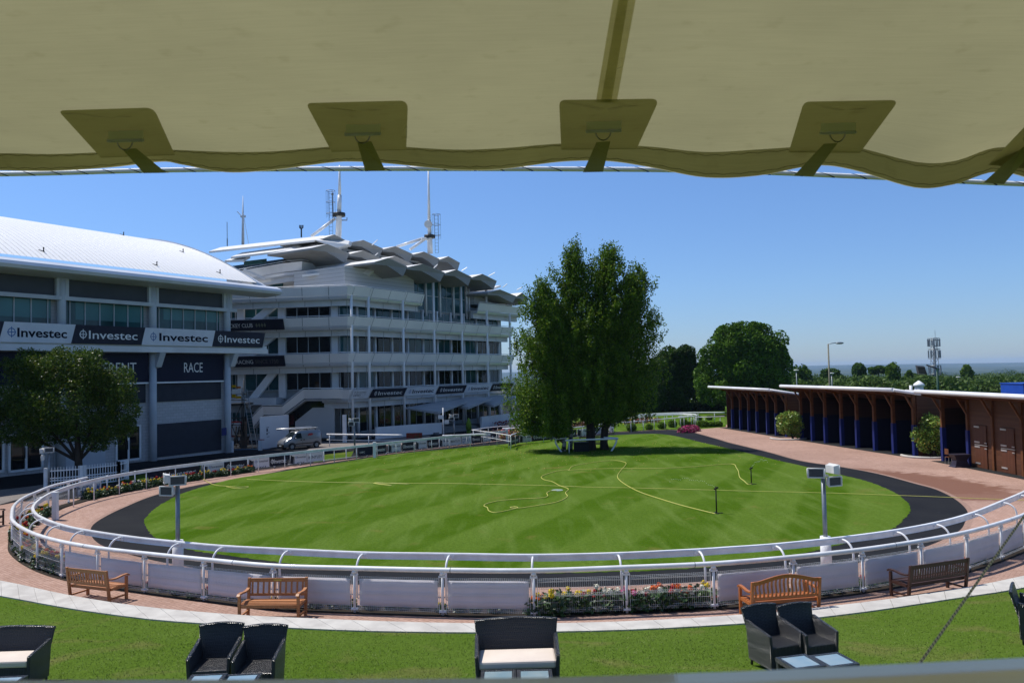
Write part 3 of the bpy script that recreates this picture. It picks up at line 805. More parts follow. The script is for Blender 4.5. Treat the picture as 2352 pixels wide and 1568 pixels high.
# ------------------------------------------------------------------ near outer fence
of = thing('paddock_fence', 'white tube rail over wire mesh panels around the near side of the paddock', 'fence', OF.at(OF.L / 2))
rt = [OF.at(s) + Vector((0, 0, RAILH - .055)) for s in np.arange(0, OF.L, .35)]
end_ext = [rt[-1] + OF.tan(OF.L - .1) * k for k in (.4, 1.2)]
MB().tube(rt + end_ext, .062, 12).build('rail', WPLAS, of)
for k_, ss_ in enumerate(np.arange(4.0, OF.L - 1, 5.9)):
    q = OF.at(ss_) + Vector((0, 0, RAILH - .055)); tt_ = OF.tan(ss_)
    MB().tube([q - tt_ * .010, q + tt_ * .010], .0645, 12).build('rail_joint', GALV, of)
posts_s = [OF.near(p) for p in of_near]
sl_ = []
s = posts_s[0] - 2.1
while s > 0.5: sl_.append(s); s -= 2.1
posts_s = sl_[::-1] + posts_s
for s in posts_s:
    p = OF.at(s); m = MB(); m.tube([p + Vector((0, 0, -.05)), p + Vector((0, 0, RAILH - .09))], .035, 8)
    for z, r in ((.93, .06), (.10, .06)):
        for dx in (-1, 1):
            t = OF.tan(s) * (.055 * dx); m.tube([p + t + Vector((0, 0, z - .025)), p + t + Vector((0, 0, z + .025))], .02, 6)
        m.box(p + Vector((0, 0, z)), (.17, .09, .035), math.atan2(OF.tan(s).y, OF.tan(s).x))
    m.tube([p + Vector((0, 0, .97)), p + Vector((0, 0, 1.06))], [.075, .045], 10)
    m.build('post', WHITE, of)
nposts = len(posts_s); first_near = nposts - len(of_near)
def mesh_panel(a, b):
    m = MB(); L = b - a; T = (OF.at(b) - OF.at(a)); P0 = OF.at(a); T.normalize()
    N_ = Vector((T.y, -T.x, 0)); Lc = (OF.at(b) - OF.at(a)).length
    x0, x1 = .085, Lc - .085
    # vertical wires folded at the stiffening V's
    zs = [.06, .12, .15, .18, .46, .49, .52, .80, .83, .86, .90]; ns = [0, 0, .03, 0, 0, .03, 0, 0, .03, 0, 0]
    nw = int((x1 - x0) / .05)
    for k in range(nw + 1):
        x = x0 + (x1 - x0) * k / nw
        for (za, na), (zb, nb) in zip(zip(zs, ns), zip(zs[1:], ns[1:])):
            if zb - za > .2 or na != nb or zb - za < .09:
                q0 = P0 + T * x + N_ * na + Vector((0, 0, za)); q1 = P0 + T * x + N_ * nb + Vector((0, 0, zb)); w_ = T * .0028
                m.add([q0 - w_, q0 + w_, q1 + w_, q1 - w_], [(0, 1, 2, 3)])
                w_ = N_ * .0026; m.add([q0 - w_, q0 + w_, q1 + w_, q1 - w_], [(0, 1, 2, 3)])
    for z, n_ in ((.09, .0), (.12, 0), (.15, .03), (.18, 0), (.32, 0), (.46, 0), (.49, .03), (.52, 0), (.66, 0), (.80, 0), (.83, .03), (.86, 0), (.89, 0)):
        m.beam(P0 + T * x0 + N_ * n_ + Vector((0, 0, z)), P0 + T * x1 + N_ * n_ + Vector((0, 0, z)), .005, .005)
    for x in (x0, x1): m.tube([P0 + T * x + Vector((0, 0, .04)), P0 + T * x + Vector((0, 0, .93))], .008, 5)
    return m, P0, T, N_, Lc
BLANK = NB('blank_white_banner'); p = BLANK.pos(); BLANK.b.inputs['Roughness'].default_value = .55
BLANK.col(BLANK.ramp(BLANK.noise(p, 1.2, 4), [(.3, (.62, .60, .66)), (.7, (.70, .68, .73))])); BLANK.bump(BLANK.noise(p, 5, 2), .35, .02)
BLANK = BLANK.m
ordn = ['first', 'second', 'third', 'fourth', 'fifth', 'sixth', 'seventh', 'eighth', 'ninth', 'tenth', 'eleventh', 'twelfth', 'thirteenth', 'fourteenth', 'fifteenth', 'sixteenth', 'seventeenth', 'eighteenth', 'nineteenth', 'twentieth', 'twenty-first', 'twenty-second', 'twenty-third', 'twenty-fourth', 'twenty-fifth', 'twenty-sixth', 'twenty-seventh', 'twenty-eighth', 'twenty-ninth', 'thirtieth']
open_gap = {1, 9, 10}     # panel index counted from the first near post; these have no banner
bi = 0
for i in range(nposts - 1):
    a, b = posts_s[i], posts_s[i + 1]; j = i - first_near
    if j < -9: continue
    m, P0, T, N_, Lc = mesh_panel(a, b); m.build('mesh_panel', MESHW, of)
    if j >= 0 and j not in open_gap and j != 0:
        q = P0 + T * .12 - N_ * .012; L = Lc - .24
        bm = MB()
        def bf(u, v): return q + T * (L * u) + Vector((0, 0, .17 + .66 * v)) - N_ * (.006 * math.sin(u * 14 + v * 3) + .004)
        bm.grid(bf, 16, 5); o = bm.build('banner', BLANK, label=f'blank white banner on the near paddock fence, {ordn[bi]} from the left', cat='banner', group='blank white banners on the near fence', smooth=True)
        so = o.modifiers.new('s', 'SOLIDIFY'); so.thickness = .003
        bi += 1

# ------------------------------------------------------------------ inner running rail (whole ring) with cantilever posts
ir = thing('running_rail', 'white inner running rail with curved cantilever posts around the whole paddock', 'rail', (IN.at(20).x, IN.at(20).y, 0))
tops = [IN.at(s) for s in np.arange(0, IN.L, .3)] + [IN.at(IN.L)]
prof = [(-.055, -.0), (-.045, .028), (.045, .028), (.055, 0), (.055, -.012), (.035, -.02), (.03, -.13), (.04, -.15), (-.04, -.15), (-.03, -.13), (-.035, -.02), (-.055, -.012)]
MB().sweep(tops, [(a, b - .02) for a, b in prof]).build('rail', WPLAS, ir)
brk = [(2298,1152),(2237,1178),(2161,1199),(2058,1218),(1931,1234),(1782,1250),(1604,1262),(1420,1270),(1224,1274),(1030,1272),(834,1268),(662,1260),(513,1251),(413,1241),(279,1228),(200,1216),(139,1204),(97,1190),(79,1176),(78,1163),(85,1150),(103,1137)]
bs = [IN.near(G(x, y, IRH)) for x, y in brk]
s = bs[0] - 2.2
while s > 0: bs.insert(0, s); s -= 2.2
for s in bs:
    p = IN.at(s); t = IN.tan(s); o_ = Vector((t.y, -t.x, 0)) * -1
    # outward = away from the ring centre
    cen = G(1200, 1150); 
    if (V2(p) - V2(cen)).dot(o_) < 0: o_ = -o_
    p0 = p + Vector((0, 0, -.06)); g0_ = gz(p.x, p.y)
    pts = []
    for k in range(9):
        a = math.pi / 2 * k / 8; pts.append(p0 + o_ * (.10 + .34 * math.sin(a)) + Vector((0, 0, -.34 * (1 - math.cos(a)))))
    pts = [p0 + o_ * .02] + pts + [Vector((pts[-1].x + o_.x * .0, pts[-1].y, g0_ - .02))]
    m = MB(); m.tube(pts, .030, 8)
    pp = m.build('post', WHITE, ir)
    m = MB(); m.box(p + o_ * .035 + Vector((0, 0, -.085)), (.26, .06, .09), math.atan2(t.y, t.x)); m.build('bracket', WHITE, pp)
s = bs[-1] + 2.0
stop_ = IN.near(G(1164, 988, IRH)); k = 0
while s < stop_ - .2:
    p = IN.at(s); m = MB(); m.tube([Vector((p.x, p.y, gz(p.x, p.y) - .02)), p + Vector((0, 0, -.12))], .028, 8); m.build('post', WHITE, ir)
    s += 2.15; k += 1
# second length beyond the gap, ending at the square white post
rb = catmull([G(x, y, 1.1) for x, y in [(1172,1003),(1176,997),(1200,992),(1263,986.5),(1330,979.5),(1402,971.5)]], 5)
r2 = thing('rail_section', 'white rail with straight posts behind the birch trunks', 'rail', (rb[10].x, rb[10].y, gz(0, rb[10].y)))
MB().tube([q + Vector((0, 0, -.04)) for q in rb], .055, 8).build('rail', WPLAS, r2)
C2 = Curve(rb)
for s in np.arange(.2, C2.L, 2.15):
    p = C2.at(s); m = MB(); m.tube([Vector((p.x, p.y, gz(p.x, p.y) - .02)), p], .03, 6); m.build('post', WHITE, r2)

# ------------------------------------------------------------------ banner fence behind the rail
bf_ = thing('banner_fence', 'low white post and wire fence behind the running rail carrying the sponsor banners', 'fence', (BK.at(30).x, BK.at(30).y, gz(0, BK.at(30).y)))
for z in (.85, .15):
    MB().tube([BK.at(s) + Vector((0, 0, z)) for s in np.arange(0, BK.L, .6)], .014, 5).build('wire_rail', WHITE, bf_)
for s in np.arange(1.0, BK.L, 2.15):
    p = BK.at(s); m = MB(); m.tube([p + Vector((0, 0, -.02)), p + Vector((0, 0, .92))], .035, 8); m.sphere(p + Vector((0, 0, .93)), .05, 8, 5)
    m.box(p + Vector((0, 0, .12)), (.12, .12, .05)); m.build('post', WHITE, bf_)
# square section joint posts
for (x, y, lab) in ((124,1232,'square white post where the two rails meet on the left'), (832,1065,'square white post between the navy banner and the grass gap on the far rail'), (1072,1025,'square white post across the car maker banner on the far rail')):
    p = IN.at(IN.near(G(x, y - 40, .9)))
    if x == 124: p = G(127, 1193)
    p = Vector((p.x, p.y, gz(p.x, p.y)))
    m = MB(); m.box(p + Vector((0, 0, .58)), (.20, .20, 1.2)); m.box(p + Vector((0, 0, 1.19)), (.24, .24, .05)); m.build('gate_post', WHITE, label=lab, cat='post', group='square white rail posts')
p = G(1404, 992); m = MB(); m.box(p + Vector((0, 0, .55)), (.5, .2, 1.15)); m.box(p + Vector((0, 0, 1.13)), (.54, .24, .05)); m.build('gate_post', WHITE, label='wide square white post ending the rail right of the birches', cat='post', group='square white rail posts')

def logo(mb, c, X, Y, r):
    """ring with a cross: the bank's compass mark"""
    n_ = 20
    vs = []
    for k in range(n_):
        a = 2 * math.pi * k / n_
        for q in (r * .78, r): vs.append(c + X * (q * math.cos(a) * .92) + Y * (q * math.sin(a)))
    mb.add(vs, [(2 * k, 2 * k + 1, (2 * k + 3) % (2 * n_), (2 * k + 2) % (2 * n_)) for k in range(n_)])
    w_ = r * .09
    N_ = X.cross(Y) * .002
    mb.quad(c - X * w_ - Y * r * 1.3 + N_, c + X * w_ - Y * r * 1.3 + N_, c + X * w_ + Y * r * 1.3 + N_, c - X * w_ + Y * r * 1.3 + N_)
    mb.quad(c - X * r - Y * w_ + N_ * 2, c + X * r - Y * w_ + N_ * 2, c + X * r + Y * w_ + N_ * 2, c - X * r + Y * w_ + N_ * 2)
def banner(P, X, W, H, kind, name='banner', label=None, group=None, parent=None, cat='banner', skew=0, sides=1, Yv=None):
    """flat banner: lower left P, direction X, width W, height H"""
    X = X.normalized(); Y = (Yv or Vector((0, 0, 1))).normalized(); N_ = X.cross(Y).normalized()
    col = {'dark': BNAVY, 'white': BWHT, 'zebra': BWHT, 'car': BWHT, 'city': BWHT, 'oipc': NAVY, 'derby': BWHT}[kind]
    m = MB(); d = N_ * .012
    m.hexa([P - d, P + X * W - d, P + X * W, P, P + Y * H + X * skew - d, P + X * (W + skew) + Y * H - d, P + X * (W + skew) + Y * H, P + Y * H + X * skew])
    kw = dict(label=label, cat=cat, group=group) if parent is None else {}
    o = m.build(name, col, parent, **kw)
    def mtx(px, py):
        Mx = Matrix((X, Y, N_)).transposed().to_4x4(); Mx.translation = P + X * px + Y * py + N_ * .006; return Mx
    lm = MB()
    if kind in ('dark', 'white'):
        c = LETW if kind == 'dark' else LETN
        logo(lm, P + X * (W * .13 + skew * .5) + Y * H * .5 + N_ * .005, X, Y, H * .21)
        lm.build('emblem', LETW if kind == 'dark' else LETB, o)
        text_obj('Investec', c, mtx(W * .22 + skew * .3, H * .28), H * .46, o, width=W * .70, bold=.006 if kind == 'dark' else .022)
    elif kind == 'zebra':
        z = MB()
        for k in range(7):
            a = k / 7
            z.quad(P + X * (W * (.02 + .04 * a)) + Y * (H * (.05 + a * .85)) + N_ * .004, P + X * (W * .26) + Y * (H * (.0 + a * .8)) + N_ * .004, P + X * (W * .28) + Y * (H * (.07 + a * .8)) + N_ * .004, P + X * (W * (.03 + .04 * a)) + Y * (H * (.12 + a * .85)) + N_ * .004)
        z.quad(P + X * W * .0 + Y * H * .1 + N_ * .003, P + X * W * .17 + Y * H * .02 + N_ * .003, P + X * W * .22 + Y * H * .7 + N_ * .003, P + X * W * .05 + Y * H * .98 + N_ * .003)
        for k in range(4):
            z.quad(P + X * W * (.40 + k * .12) + Y * H * .02 + N_ * .004, P + X * W * (.46 + k * .12) + Y * H * .02 + N_ * .004, P + X * W * (.52 + k * .11) + Y * H * .12 + N_ * .004, P + X * W * (.48 + k * .11) + Y * H * .14 + N_ * .004)
        z.build('animal_print', BNAVY, o)
        logo(lm, P + X * W * .36 + Y * H * .68 + N_ * .005, X, Y, H * .13); lm.build('emblem', LETB, o)
        text_obj('Investec', LETN, mtx(W * .43, H * .56), H * .25, o, width=W * .52, bold=.008)
    elif kind == 'car':
        text_obj('BENTLEY', LETN, mtx(W * .08, H * .36), H * .30, o, width=W * .84, bold=.006)
    elif kind == 'city':
        text_obj('CITY A.M.', LETB, mtx(W * .04, H * .2), H * .58, o, width=W * .92, bold=.02)
    elif kind == 'oipc':
        text_obj('OIPC', LETW, mtx(W * .1, H * .3), H * .22, o, width=W * .36)
    elif kind == 'derby':
        logo(lm, P + X * W * .2 + Y * H * .72 + N_ * .005, X, Y, H * .10); lm.build('emblem', LETN, o)
        text_obj('Investec', LETN, mtx(W * .28, H * .62), H * .22, o, width=W * .55, shear=.2)
        text_obj('DERBY', LETN, mtx(W * .14, H * .28), H * .26, o, width=W * .44, shear=.2)
        text_obj('FESTIVAL', LETG, mtx(W * .6, H * .42), H * .08, o, width=W * .25)
        text_obj('EPSOM', LETG, mtx(W * .5, H * .14), H * .08, o, width=W * .2)
    return o
bann = [(97,121,'dark'),(138,183,'zebra'),(184,231,'city'),(341,364,'oipc'),(366,457,'dark'),(462,514,'zebra'),(517,564,'dark'),(569,618,'zebra'),(619,660,'dark'),(665,704,'zebra'),(704.5,742,'car'),(821.5,855,'oipc'),(856,886.6,'dark'),(891,920,'zebra'),(923,951.7,'dark'),(954,980,'zebra'),(982,1007,'dark'),(1009,1032.6,'zebra'),(1033,1058,'car'),(1059.6,1082,'city'),(1083,1104,'dark'),(1105.6,1126,'zebra'),(1128,1147,'dark')]
BKp = [(proj(q + Vector((0, 0, .4)))[0], BK.l[i]) for i, q in enumerate(BK.p)]
bx = np.array([a for a, b in BKp]); bl = np.array([b for a, b in BKp])
# px is monotone after the leftmost part
def bks(px): return float(np.interp(px, bx[1:], bl[1:]))
desc = {'dark': 'black sponsor banner with white lettering', 'zebra': 'white sponsor banner with a striped animal', 'car': 'white car maker banner', 'city': 'white newspaper banner with blue lettering', 'oipc': 'navy sponsor banner', 'white': 'white sponsor banner'}
cnt = {}
for x0, x1, k in bann:
    s0, s1 = bks(x0), bks(x1)
    P, Q = BK.at(s0), BK.at(s1); X = Q - P; W_ = X.length; X.normalize()
    N_ = Vector((X.y, -X.x, 0)); P = P + N_ * .05 + Vector((0, 0, .14))
    cnt[k] = cnt.get(k, 0) + 1
    banner(P, X, W_ * .985, .66, k, label=f'{desc[k]}, {ordn[cnt[k]-1]} of its kind from the left', group='sponsor banners along the far rail')
bann2 = [(1169,1193,'dark'),(1194,1221,'zebra'),(1222,1263,'dark'),(1265,1284,'zebra'),(1286,1325,'dark'),(1326,1361,'zebra'),(1362,1398,'car')]
C2b = Curve(offset([Vector((p.x, p.y, gz(p.x, p.y))) for p in rb], .25))
px2 = np.array([proj(q + Vector((0, 0, .4)))[0] for q in C2b.p]); l2 = np.array(C2b.l)
for x0, x1, k in bann2:
    P, Q = C2b.at(float(np.interp(x0, px2, l2))), C2b.at(float(np.interp(x1, px2, l2))); X = Q - P; W_ = X.length
    cnt[k] = cnt.get(k, 0) + 1
    banner(P + Vector((0, 0, .14)), X, W_ * .98, .70, k, label=f'{desc[k]}, {ordn[cnt[k]-1]} of its kind from the left', group='sponsor banners along the far rail')
# ------------------------------------------------------------------ flower beds
LEAFD = NB('bedding_leaf'); rp_ = LEAFD.nd('NewGeometry').outputs['Random Per Island']
LEAFD.b.inputs['Roughness'].default_value = .45
LEAFD.col(LEAFD.ramp(rp_, [(0, (.012, .035, .008)), (.6, (.03, .075, .015)), (1, (.06, .12, .025))])); LEAFD = LEAFD.m
def leafcloud(n, rad_, zlo, zhi, size, rng):
    a = rng.uniform(0, 6.283, n); r = rad_ * np.sqrt(rng.uniform(0, 1, n)); z = rng.uniform(zlo, zhi, n)
    C_ = np.stack([r * np.cos(a), r * np.sin(a), z], 1)
    u = rng.normal(size=(n, 3)); u[:, 2] *= .5; u /= np.linalg.norm(u, axis=1)[:, None]
    v = rng.normal(size=(n, 3)); v -= (v * u).sum(1)[:, None] * u; v /= np.linalg.norm(v, axis=1)[:, None]
    s = size * rng.uniform(.6, 1.3, n)[:, None]
    return np.stack([C_ - u * s, C_ - v * s * .55, C_ + u * s, C_ + v * s * .55], 1).reshape(-1, 3)
FCOL = {'yellow': ((.72, .55, .03), (.6, .42, .02)), 'red': ((.45, .015, .012), (.3, .01, .01)), 'orange': ((.70, .16, .02), (.55, .08, .01)), 'white': ((.75, .74, .62), (.65, .62, .5)), 'pink': ((.60, .12, .30), (.5, .08, .2))}
flower_protos = []
for vi, c in enumerate(['yellow', 'red', 'orange', 'white', 'pink', 'yellow', 'orange']):
    r_ = np.random.default_rng(50 + vi)
    t = thing('bedding_plant', f'low {c} flowering plant in the paddock flower bed', 'flower', (0, 0, 0))
    npmesh('foliage', leafcloud(300, .26, .02, .30, .05, r_), 0, LEAFD, t)
    for k in range(3 if vi % 2 == 0 else 4):
        fm = MB(); a = r_.uniform(0, 6.28); q = r_.uniform(.05, .2)
        cx, cy_, cz = q * math.cos(a), q * math.sin(a), r_.uniform(.27, .37)
        for j in range(22):      # overlapping petals around a dome
            th = r_.uniform(0, 6.28); el = r_.uniform(-.1, 1.4)
            d = Vector((math.cos(el) * math.cos(th), math.cos(el) * math.sin(th), math.sin(el))); s_ = d.cross(Vector((.3, .2, 1))).normalized()
            R_ = r_.uniform(.035, .055); up_ = d.cross(s_)
            cc = Vector((cx, cy_, cz)) + d * R_
            fm.quad(cc - s_ * .02 - up_ * .004, cc - up_ * .02 + d * .008, cc + s_ * .02, cc + up_ * .02 + d * .006)
        fm.sphere((cx, cy_, cz), .036, 8, 5)
        fm.build('flower', mat('petal_' + c, FCOL[c][0], .6, FCOL[c][1], 30), t, local=True)
    flower_protos.append((c, t))
used_ = set()
def plant_flower(p, vi, label, group, sc_=1.0):
    c, t = flower_protos[vi]; lb = label.replace('COLOR', c)
    if vi not in used_:
        used_.add(vi); o = t
        o.location = p; o.rotation_euler = (0, 0, random.uniform(0, 6.28)); o.scale = (sc_,) * 3; tag(o, lb, 'flower', group)
    else:
        copy_tree(t, None, p, random.uniform(0, 6.28), lb, group, (sc_,) * 3)
# near side bed: just inside the mesh fence
for j in range(len(posts_s) - 1):
    if j < first_near - 5: continue
    a, b = posts_s[j], posts_s[j + 1]; pn = j - first_near
    n_ = 9 if pn in (9, 10) else 5
    for k in range(n_):
        s = a + (b - a) * (k + random.uniform(.2, .8)) / n_; q = OF.at(s); t = OF.tan(s); N_ = Vector((t.y, -t.x, 0))
        if (V2(q) - V2(G(1200, 1150))).dot(N_) > 0: N_ = -N_
        big = pn in (9, 10) or pn < 2
        q = q + N_ * random.uniform(.18, .42)
        plant_flower(q, random.choice([0, 5, 1, 2, 6, 3, 4, 0, 2, 5, 6, 1]), 'low COLOR flowering plant just inside the near mesh fence', 'bedding plants along the near fence', random.uniform(1.15, 1.55) if big else random.uniform(.55, .8))
fl0 = bks(100); fl1 = bks(565)
s = fl0
while s < fl1:
    q = BK.at(s); t = BK.tan(s); N_ = Vector((t.y, -t.x, 0))
    f = (s - fl0) / (fl1 - fl0)
    if .30 < f < .36 and random.random() < .6: s += .3; continue
    plant_flower(q + N_ * random.uniform(.45, .85), random.choice([0, 5, 1, 0, 2, 3, 5, 1]), 'COLOR flowering plant in the bed below the far left banners', 'bedding plants along the far left rail', random.uniform(1.0, 1.4)); s += random.uniform(.24, .40)
# soil strips
sm = MB(); A_ = [OF.at(s) for s in np.linspace(0, OF.L, 120)]; 
def inward(c, s):
    t = c.tan(s); N_ = Vector((t.y, -t.x, 0)); q = c.at(s)
    return -N_ if (V2(q) - V2(G(1200, 1150))).dot(N_) > 0 else N_
I_ = [OF.at(s) + inward(OF, s) * .58 for s in np.linspace(0, OF.L, 120)]; O_ = [OF.at(s) - inward(OF, s) * .12 for s in np.linspace(0, OF.L, 120)]
for a, b, c_, d in zip(O_, O_[1:], I_[1:], I_):
    z = Vector((0, 0, .02)); q = [a + z, b + z, c_ + z, d + z]
    if (q[1] - q[0]).cross(q[2] - q[0]).z < 0: q = q[::-1]
    sm.quad(*q)
SS = np.linspace(0, fl1, 60)
for s0, s1 in zip(SS, SS[1:]):
    z = Vector((0, 0, .02)); q = [BK.at(s0) + inward(BK, s0) * .2 + z, BK.at(s1) + inward(BK, s1) * .2 + z, BK.at(s1) + inward(BK, s1) * 1.05 + z, BK.at(s0) + inward(BK, s0) * 1.05 + z]
    if (q[1] - q[0]).cross(q[2] - q[0]).z < 0: q = q[::-1]
    sm.quad(*q)
sm.build('soil', SOILM, kind='structure')

# ------------------------------------------------------------------ wicker furniture
B = NB('black_wicker'); B.b.inputs['Roughness'].default_value = .30; B.b.inputs['Specular IOR Level'].default_value = .9
tc = B.nd('TexCoord').outputs['Object']
s_ = B.nd('SeparateXYZ'); B.lk(tc, s_.inputs[0])
fx = B.math('SINE', B.math('MULTIPLY', s_.outputs[0], 2 * math.pi / .026)); fy = B.math('SINE', B.math('MULTIPLY', s_.outputs[1], 2 * math.pi / .026)); fz = B.math('SINE', B.math('MULTIPLY', s_.outputs[2], 2 * math.pi / .018))
h = B.math('ADD', B.math('MULTIPLY', fx, fz), B.math('MULTIPLY', fy, fz)); h = B.math('ADD', h, B.math('MULTIPLY', fx, fy))
B.col(B.ramp(h, [(.25, (.009, .010, .013)), (.9, (.055, .058, .064))])); B.bump(h, 1.0, .006); WICK = B.m  # weave colour; its pale tops are gloss glints put into the colour
FROST = NB('frosted_glass_top'); FROST.b.inputs['Roughness'].default_value = .12; FROST.b.inputs['Base Color'].default_value = (.20, .30, .34, 1); FROST.b.inputs['Coat Weight'].default_value = .4
FROST.col(FROST.ramp(FROST.noise(FROST.pos(), 3, 4), [(.4, (.19, .28, .32)), (.62, (.26, .33, .34))])); FROST = FROST.m
CUSH = mat('cream_cushion', (.66, .58, .50), .85, (.60, .52, .45), 3, bump=.2, bscale=200)
def armchair(name, label, cat, w_, loc, rz, group=None):
    t = thing(name, label, cat, loc, rz, group); hw = w_ / 2
    m = MB()     # base and seat
    m.hexa([Vector(q) for q in ((-hw + .05, -.28, .10), (hw - .05, -.28, .10), (hw - .05, .26, .10), (-hw + .05, .26, .10), (-hw + .03, -.31, .42), (hw - .03, -.31, .42), (hw - .03, .24, .42), (-hw + .03, .24, .42))])
    m.build('seat', WICK, t, local=True, bevel=.02)
    m = MB()     # flared back with a gently arched top
    nx, nz = 12, 6; th = .045
    def bp(u, v, o):
        x = (u - .5) * 2; ww = hw - .045 + .05 * v; z = .40 + (.435 + .035 * (1 - x * x)) * v
        return Vector((x * ww, .25 + .12 * v + .03 * (1 - x * x) * 0 - .05 * x * x * 0 + o, z))
    m.grid(lambda u, v: bp(u, v, -th / 2), nx, nz); base = len(m.v)
    f0 = len(m.f); m.grid(lambda u, v: bp(1 - u, v, th / 2), nx, nz)
    n1 = nx + 1
    rim = [i for i in range(n1)] + [j * n1 + nx for j in range(1, nz + 1)] + [nz * n1 + i for i in range(nx - 1, -1, -1)] + [j * n1 for j in range(nz - 1, 0, -1)]
    def opp(i): j, k = divmod(i, n1); return base + j * n1 + (nx - k)
    for a, b in zip(rim, rim[1:] + rim[:1]): m.f.append((a, opp(a), opp(b), b)); m.mi.append(0); m.sm.append(False)
    m.build('backrest', WICK, t, local=True, bevel=.012)
    m = MB(); m.tube([bp(i / 12, 1, 0) + Vector((0, 0, .0)) for i in range(13)], .028, 8)
    m.build('rolled_edge', WICK, t, local=True)
    for sx in (-1, 1):
        m = MB(); x0 = sx * (hw - .035); 
        prof = [(-.32, .08), (-.33, .60), (-.20, .625), (.05, .66), (.28, .70), (.27, .08)]
        P = [Vector((x0 + sx * .035 * max(0, (z - .4) / .3), y, z)) for y, z in prof]
        m.prism(P if sx < 0 else P, (-sx * .055, 0, 0)); m.build('arm', WICK, t, local=True, bevel=.015)
        for y in (-.28, .22):
            m = MB(); m.tube([Vector((sx * (hw - .06), y, .12)), Vector((sx * (hw - .06), y, .0))], .02, 6); m.build('leg', DARKM, t, local=True)
    return t
def put(px, py, **k): return GB(px, py)
def cushion(t, w_, d_, z, label):
    m = MB()
    def cf(u, v):
        a = abs(u - .5) * 2; b = abs(v - .5) * 2
        return a, b
    top = lambda u, v: Vector(((u - .5) * w_, (v - .5) * d_, .11 + .018 * (1 - (abs(u - .5) * 2) ** 4) * (1 - (abs(v - .5) * 2) ** 4)))
    bot = lambda u, v: Vector(((.5 - u) * w_, (v - .5) * d_, 0))
    m.box((0, 0, .055), (w_, d_, .11))
    o = m.build('seat_cushion', CUSH, None, local=True, bevel=.03, label=label, cat='cushion', group='cream sofa cushions')
    Rm = wmat(t); o.location = Rm @ Vector((0, -.045, z)); o.rotation_euler = t.rotation_euler
    return o
def centre_on(xc, yb, z_off=0): return GB(xc, yb)
def onb(x, y): return Vector((x, y, bz(x, y)))
sofa = armchair('wicker_sofa', 'black wicker two seat sofa with cream cushion in the centre foreground', 'sofa', 1.20, onb(-.03, 11.25), rad(1))
cushion(sofa, 1.08, .52, .462, 'cream cushion on the centre foreground sofa')
sofa2 = armchair('wicker_sofa', 'black wicker sofa with cream cushion cut off at the lower left corner', 'sofa', 1.35, onb(-8.42, 12.9), rad(2))
cushion(sofa2, 1.22, .52, .42, 'cream cushion on the sofa at the lower left corner')
for x, y, rz, lab in ((-4.38, 11.45, 5, 'black wicker armchair, outer one of the lower left pair'), (-3.74, 11.45, 3, 'black wicker armchair, inner one of the lower left pair nearer the centre'),
                      (4.02, 12.55, 18, 'black wicker armchair left of its twin in front of the curved back bench'), (4.62, 12.65, 16, 'black wicker armchair right of its twin behind the glass tables')):
    armchair('wicker_armchair', lab, 'armchair', .64, onb(x, y), rad(rz), 'black wicker armchairs')
sofa.scale = (1, 1, 1.10)
armchair('wicker_armchair', 'black wicker armchair cut off by the right edge', 'armchair', .75, onb(8.78, 13.4), rad(55), 'black wicker armchairs')
armchair('wicker_armchair', 'black wicker armchair showing only its top edge under the centre handrail', 'armchair', .64, onb(.46, 8.42), rad(180), 'black wicker armchairs')
def glass_table(px, py, w_, d_, rz, lab, ztop=.40, flip=None):
    # px, py: centre of the top as seen
    r = ray(px, py); t = 1.0; p = None
    for k in range(400):
        q = CP + r / r.y * (6 + k * .03)
        if q.z < bz(q.x, q.y) + ztop: p = q; break
    t = thing('wicker_table', lab, 'table', (p.x, p.y, bz(p.x, p.y)), rad(rz), 'low glass topped wicker tables')
    m = MB()
    for sx in (-1, 1): m.box((sx * (w_ / 2 - .025), 0, ztop - .03), (.05, d_, .06))
    for sy in (-1, 1): m.box((0, sy * (d_ / 2 - .025), ztop - .03), (w_ - .1, .05, .06))
    m.build('frame', WICK, t, local=True)
    m = MB(); m.box((0, 0, ztop - .010), (w_ - .1, d_ - .1, .012)); m.build('glass_top', FROST, t, local=True)
    for sx in (-1, 1):
        for sy in (-1, 1):
            m = MB(); m.box((sx * (w_ / 2 - .03), sy * (d_ / 2 - .03), (ztop - .06) / 2), (.05, .05, ztop - .06)); m.build('leg', WICK, t, local=True)
for x, y, rz, lab in ((1838, 1518, 14, 'glass topped wicker table, left one of the lower right pair'), (1915, 1514, 14, 'glass topped wicker table, right one of the lower right pair'),
                      (469, 1562, 4, 'glass topped wicker table, left one of the lower left pair'), (551, 1562, 4, 'glass topped wicker table, right one of the lower left pair'),
                      (1144, 1553, 0, 'glass topped wicker table, left one before the centre sofa'), (1228, 1552, 0, 'glass topped wicker table, right one before the centre sofa'), (5, 1566, 4, 'glass topped wicker table corner at the bottom left edge')):
    glass_table(x, y, .47, .47, rz, lab)

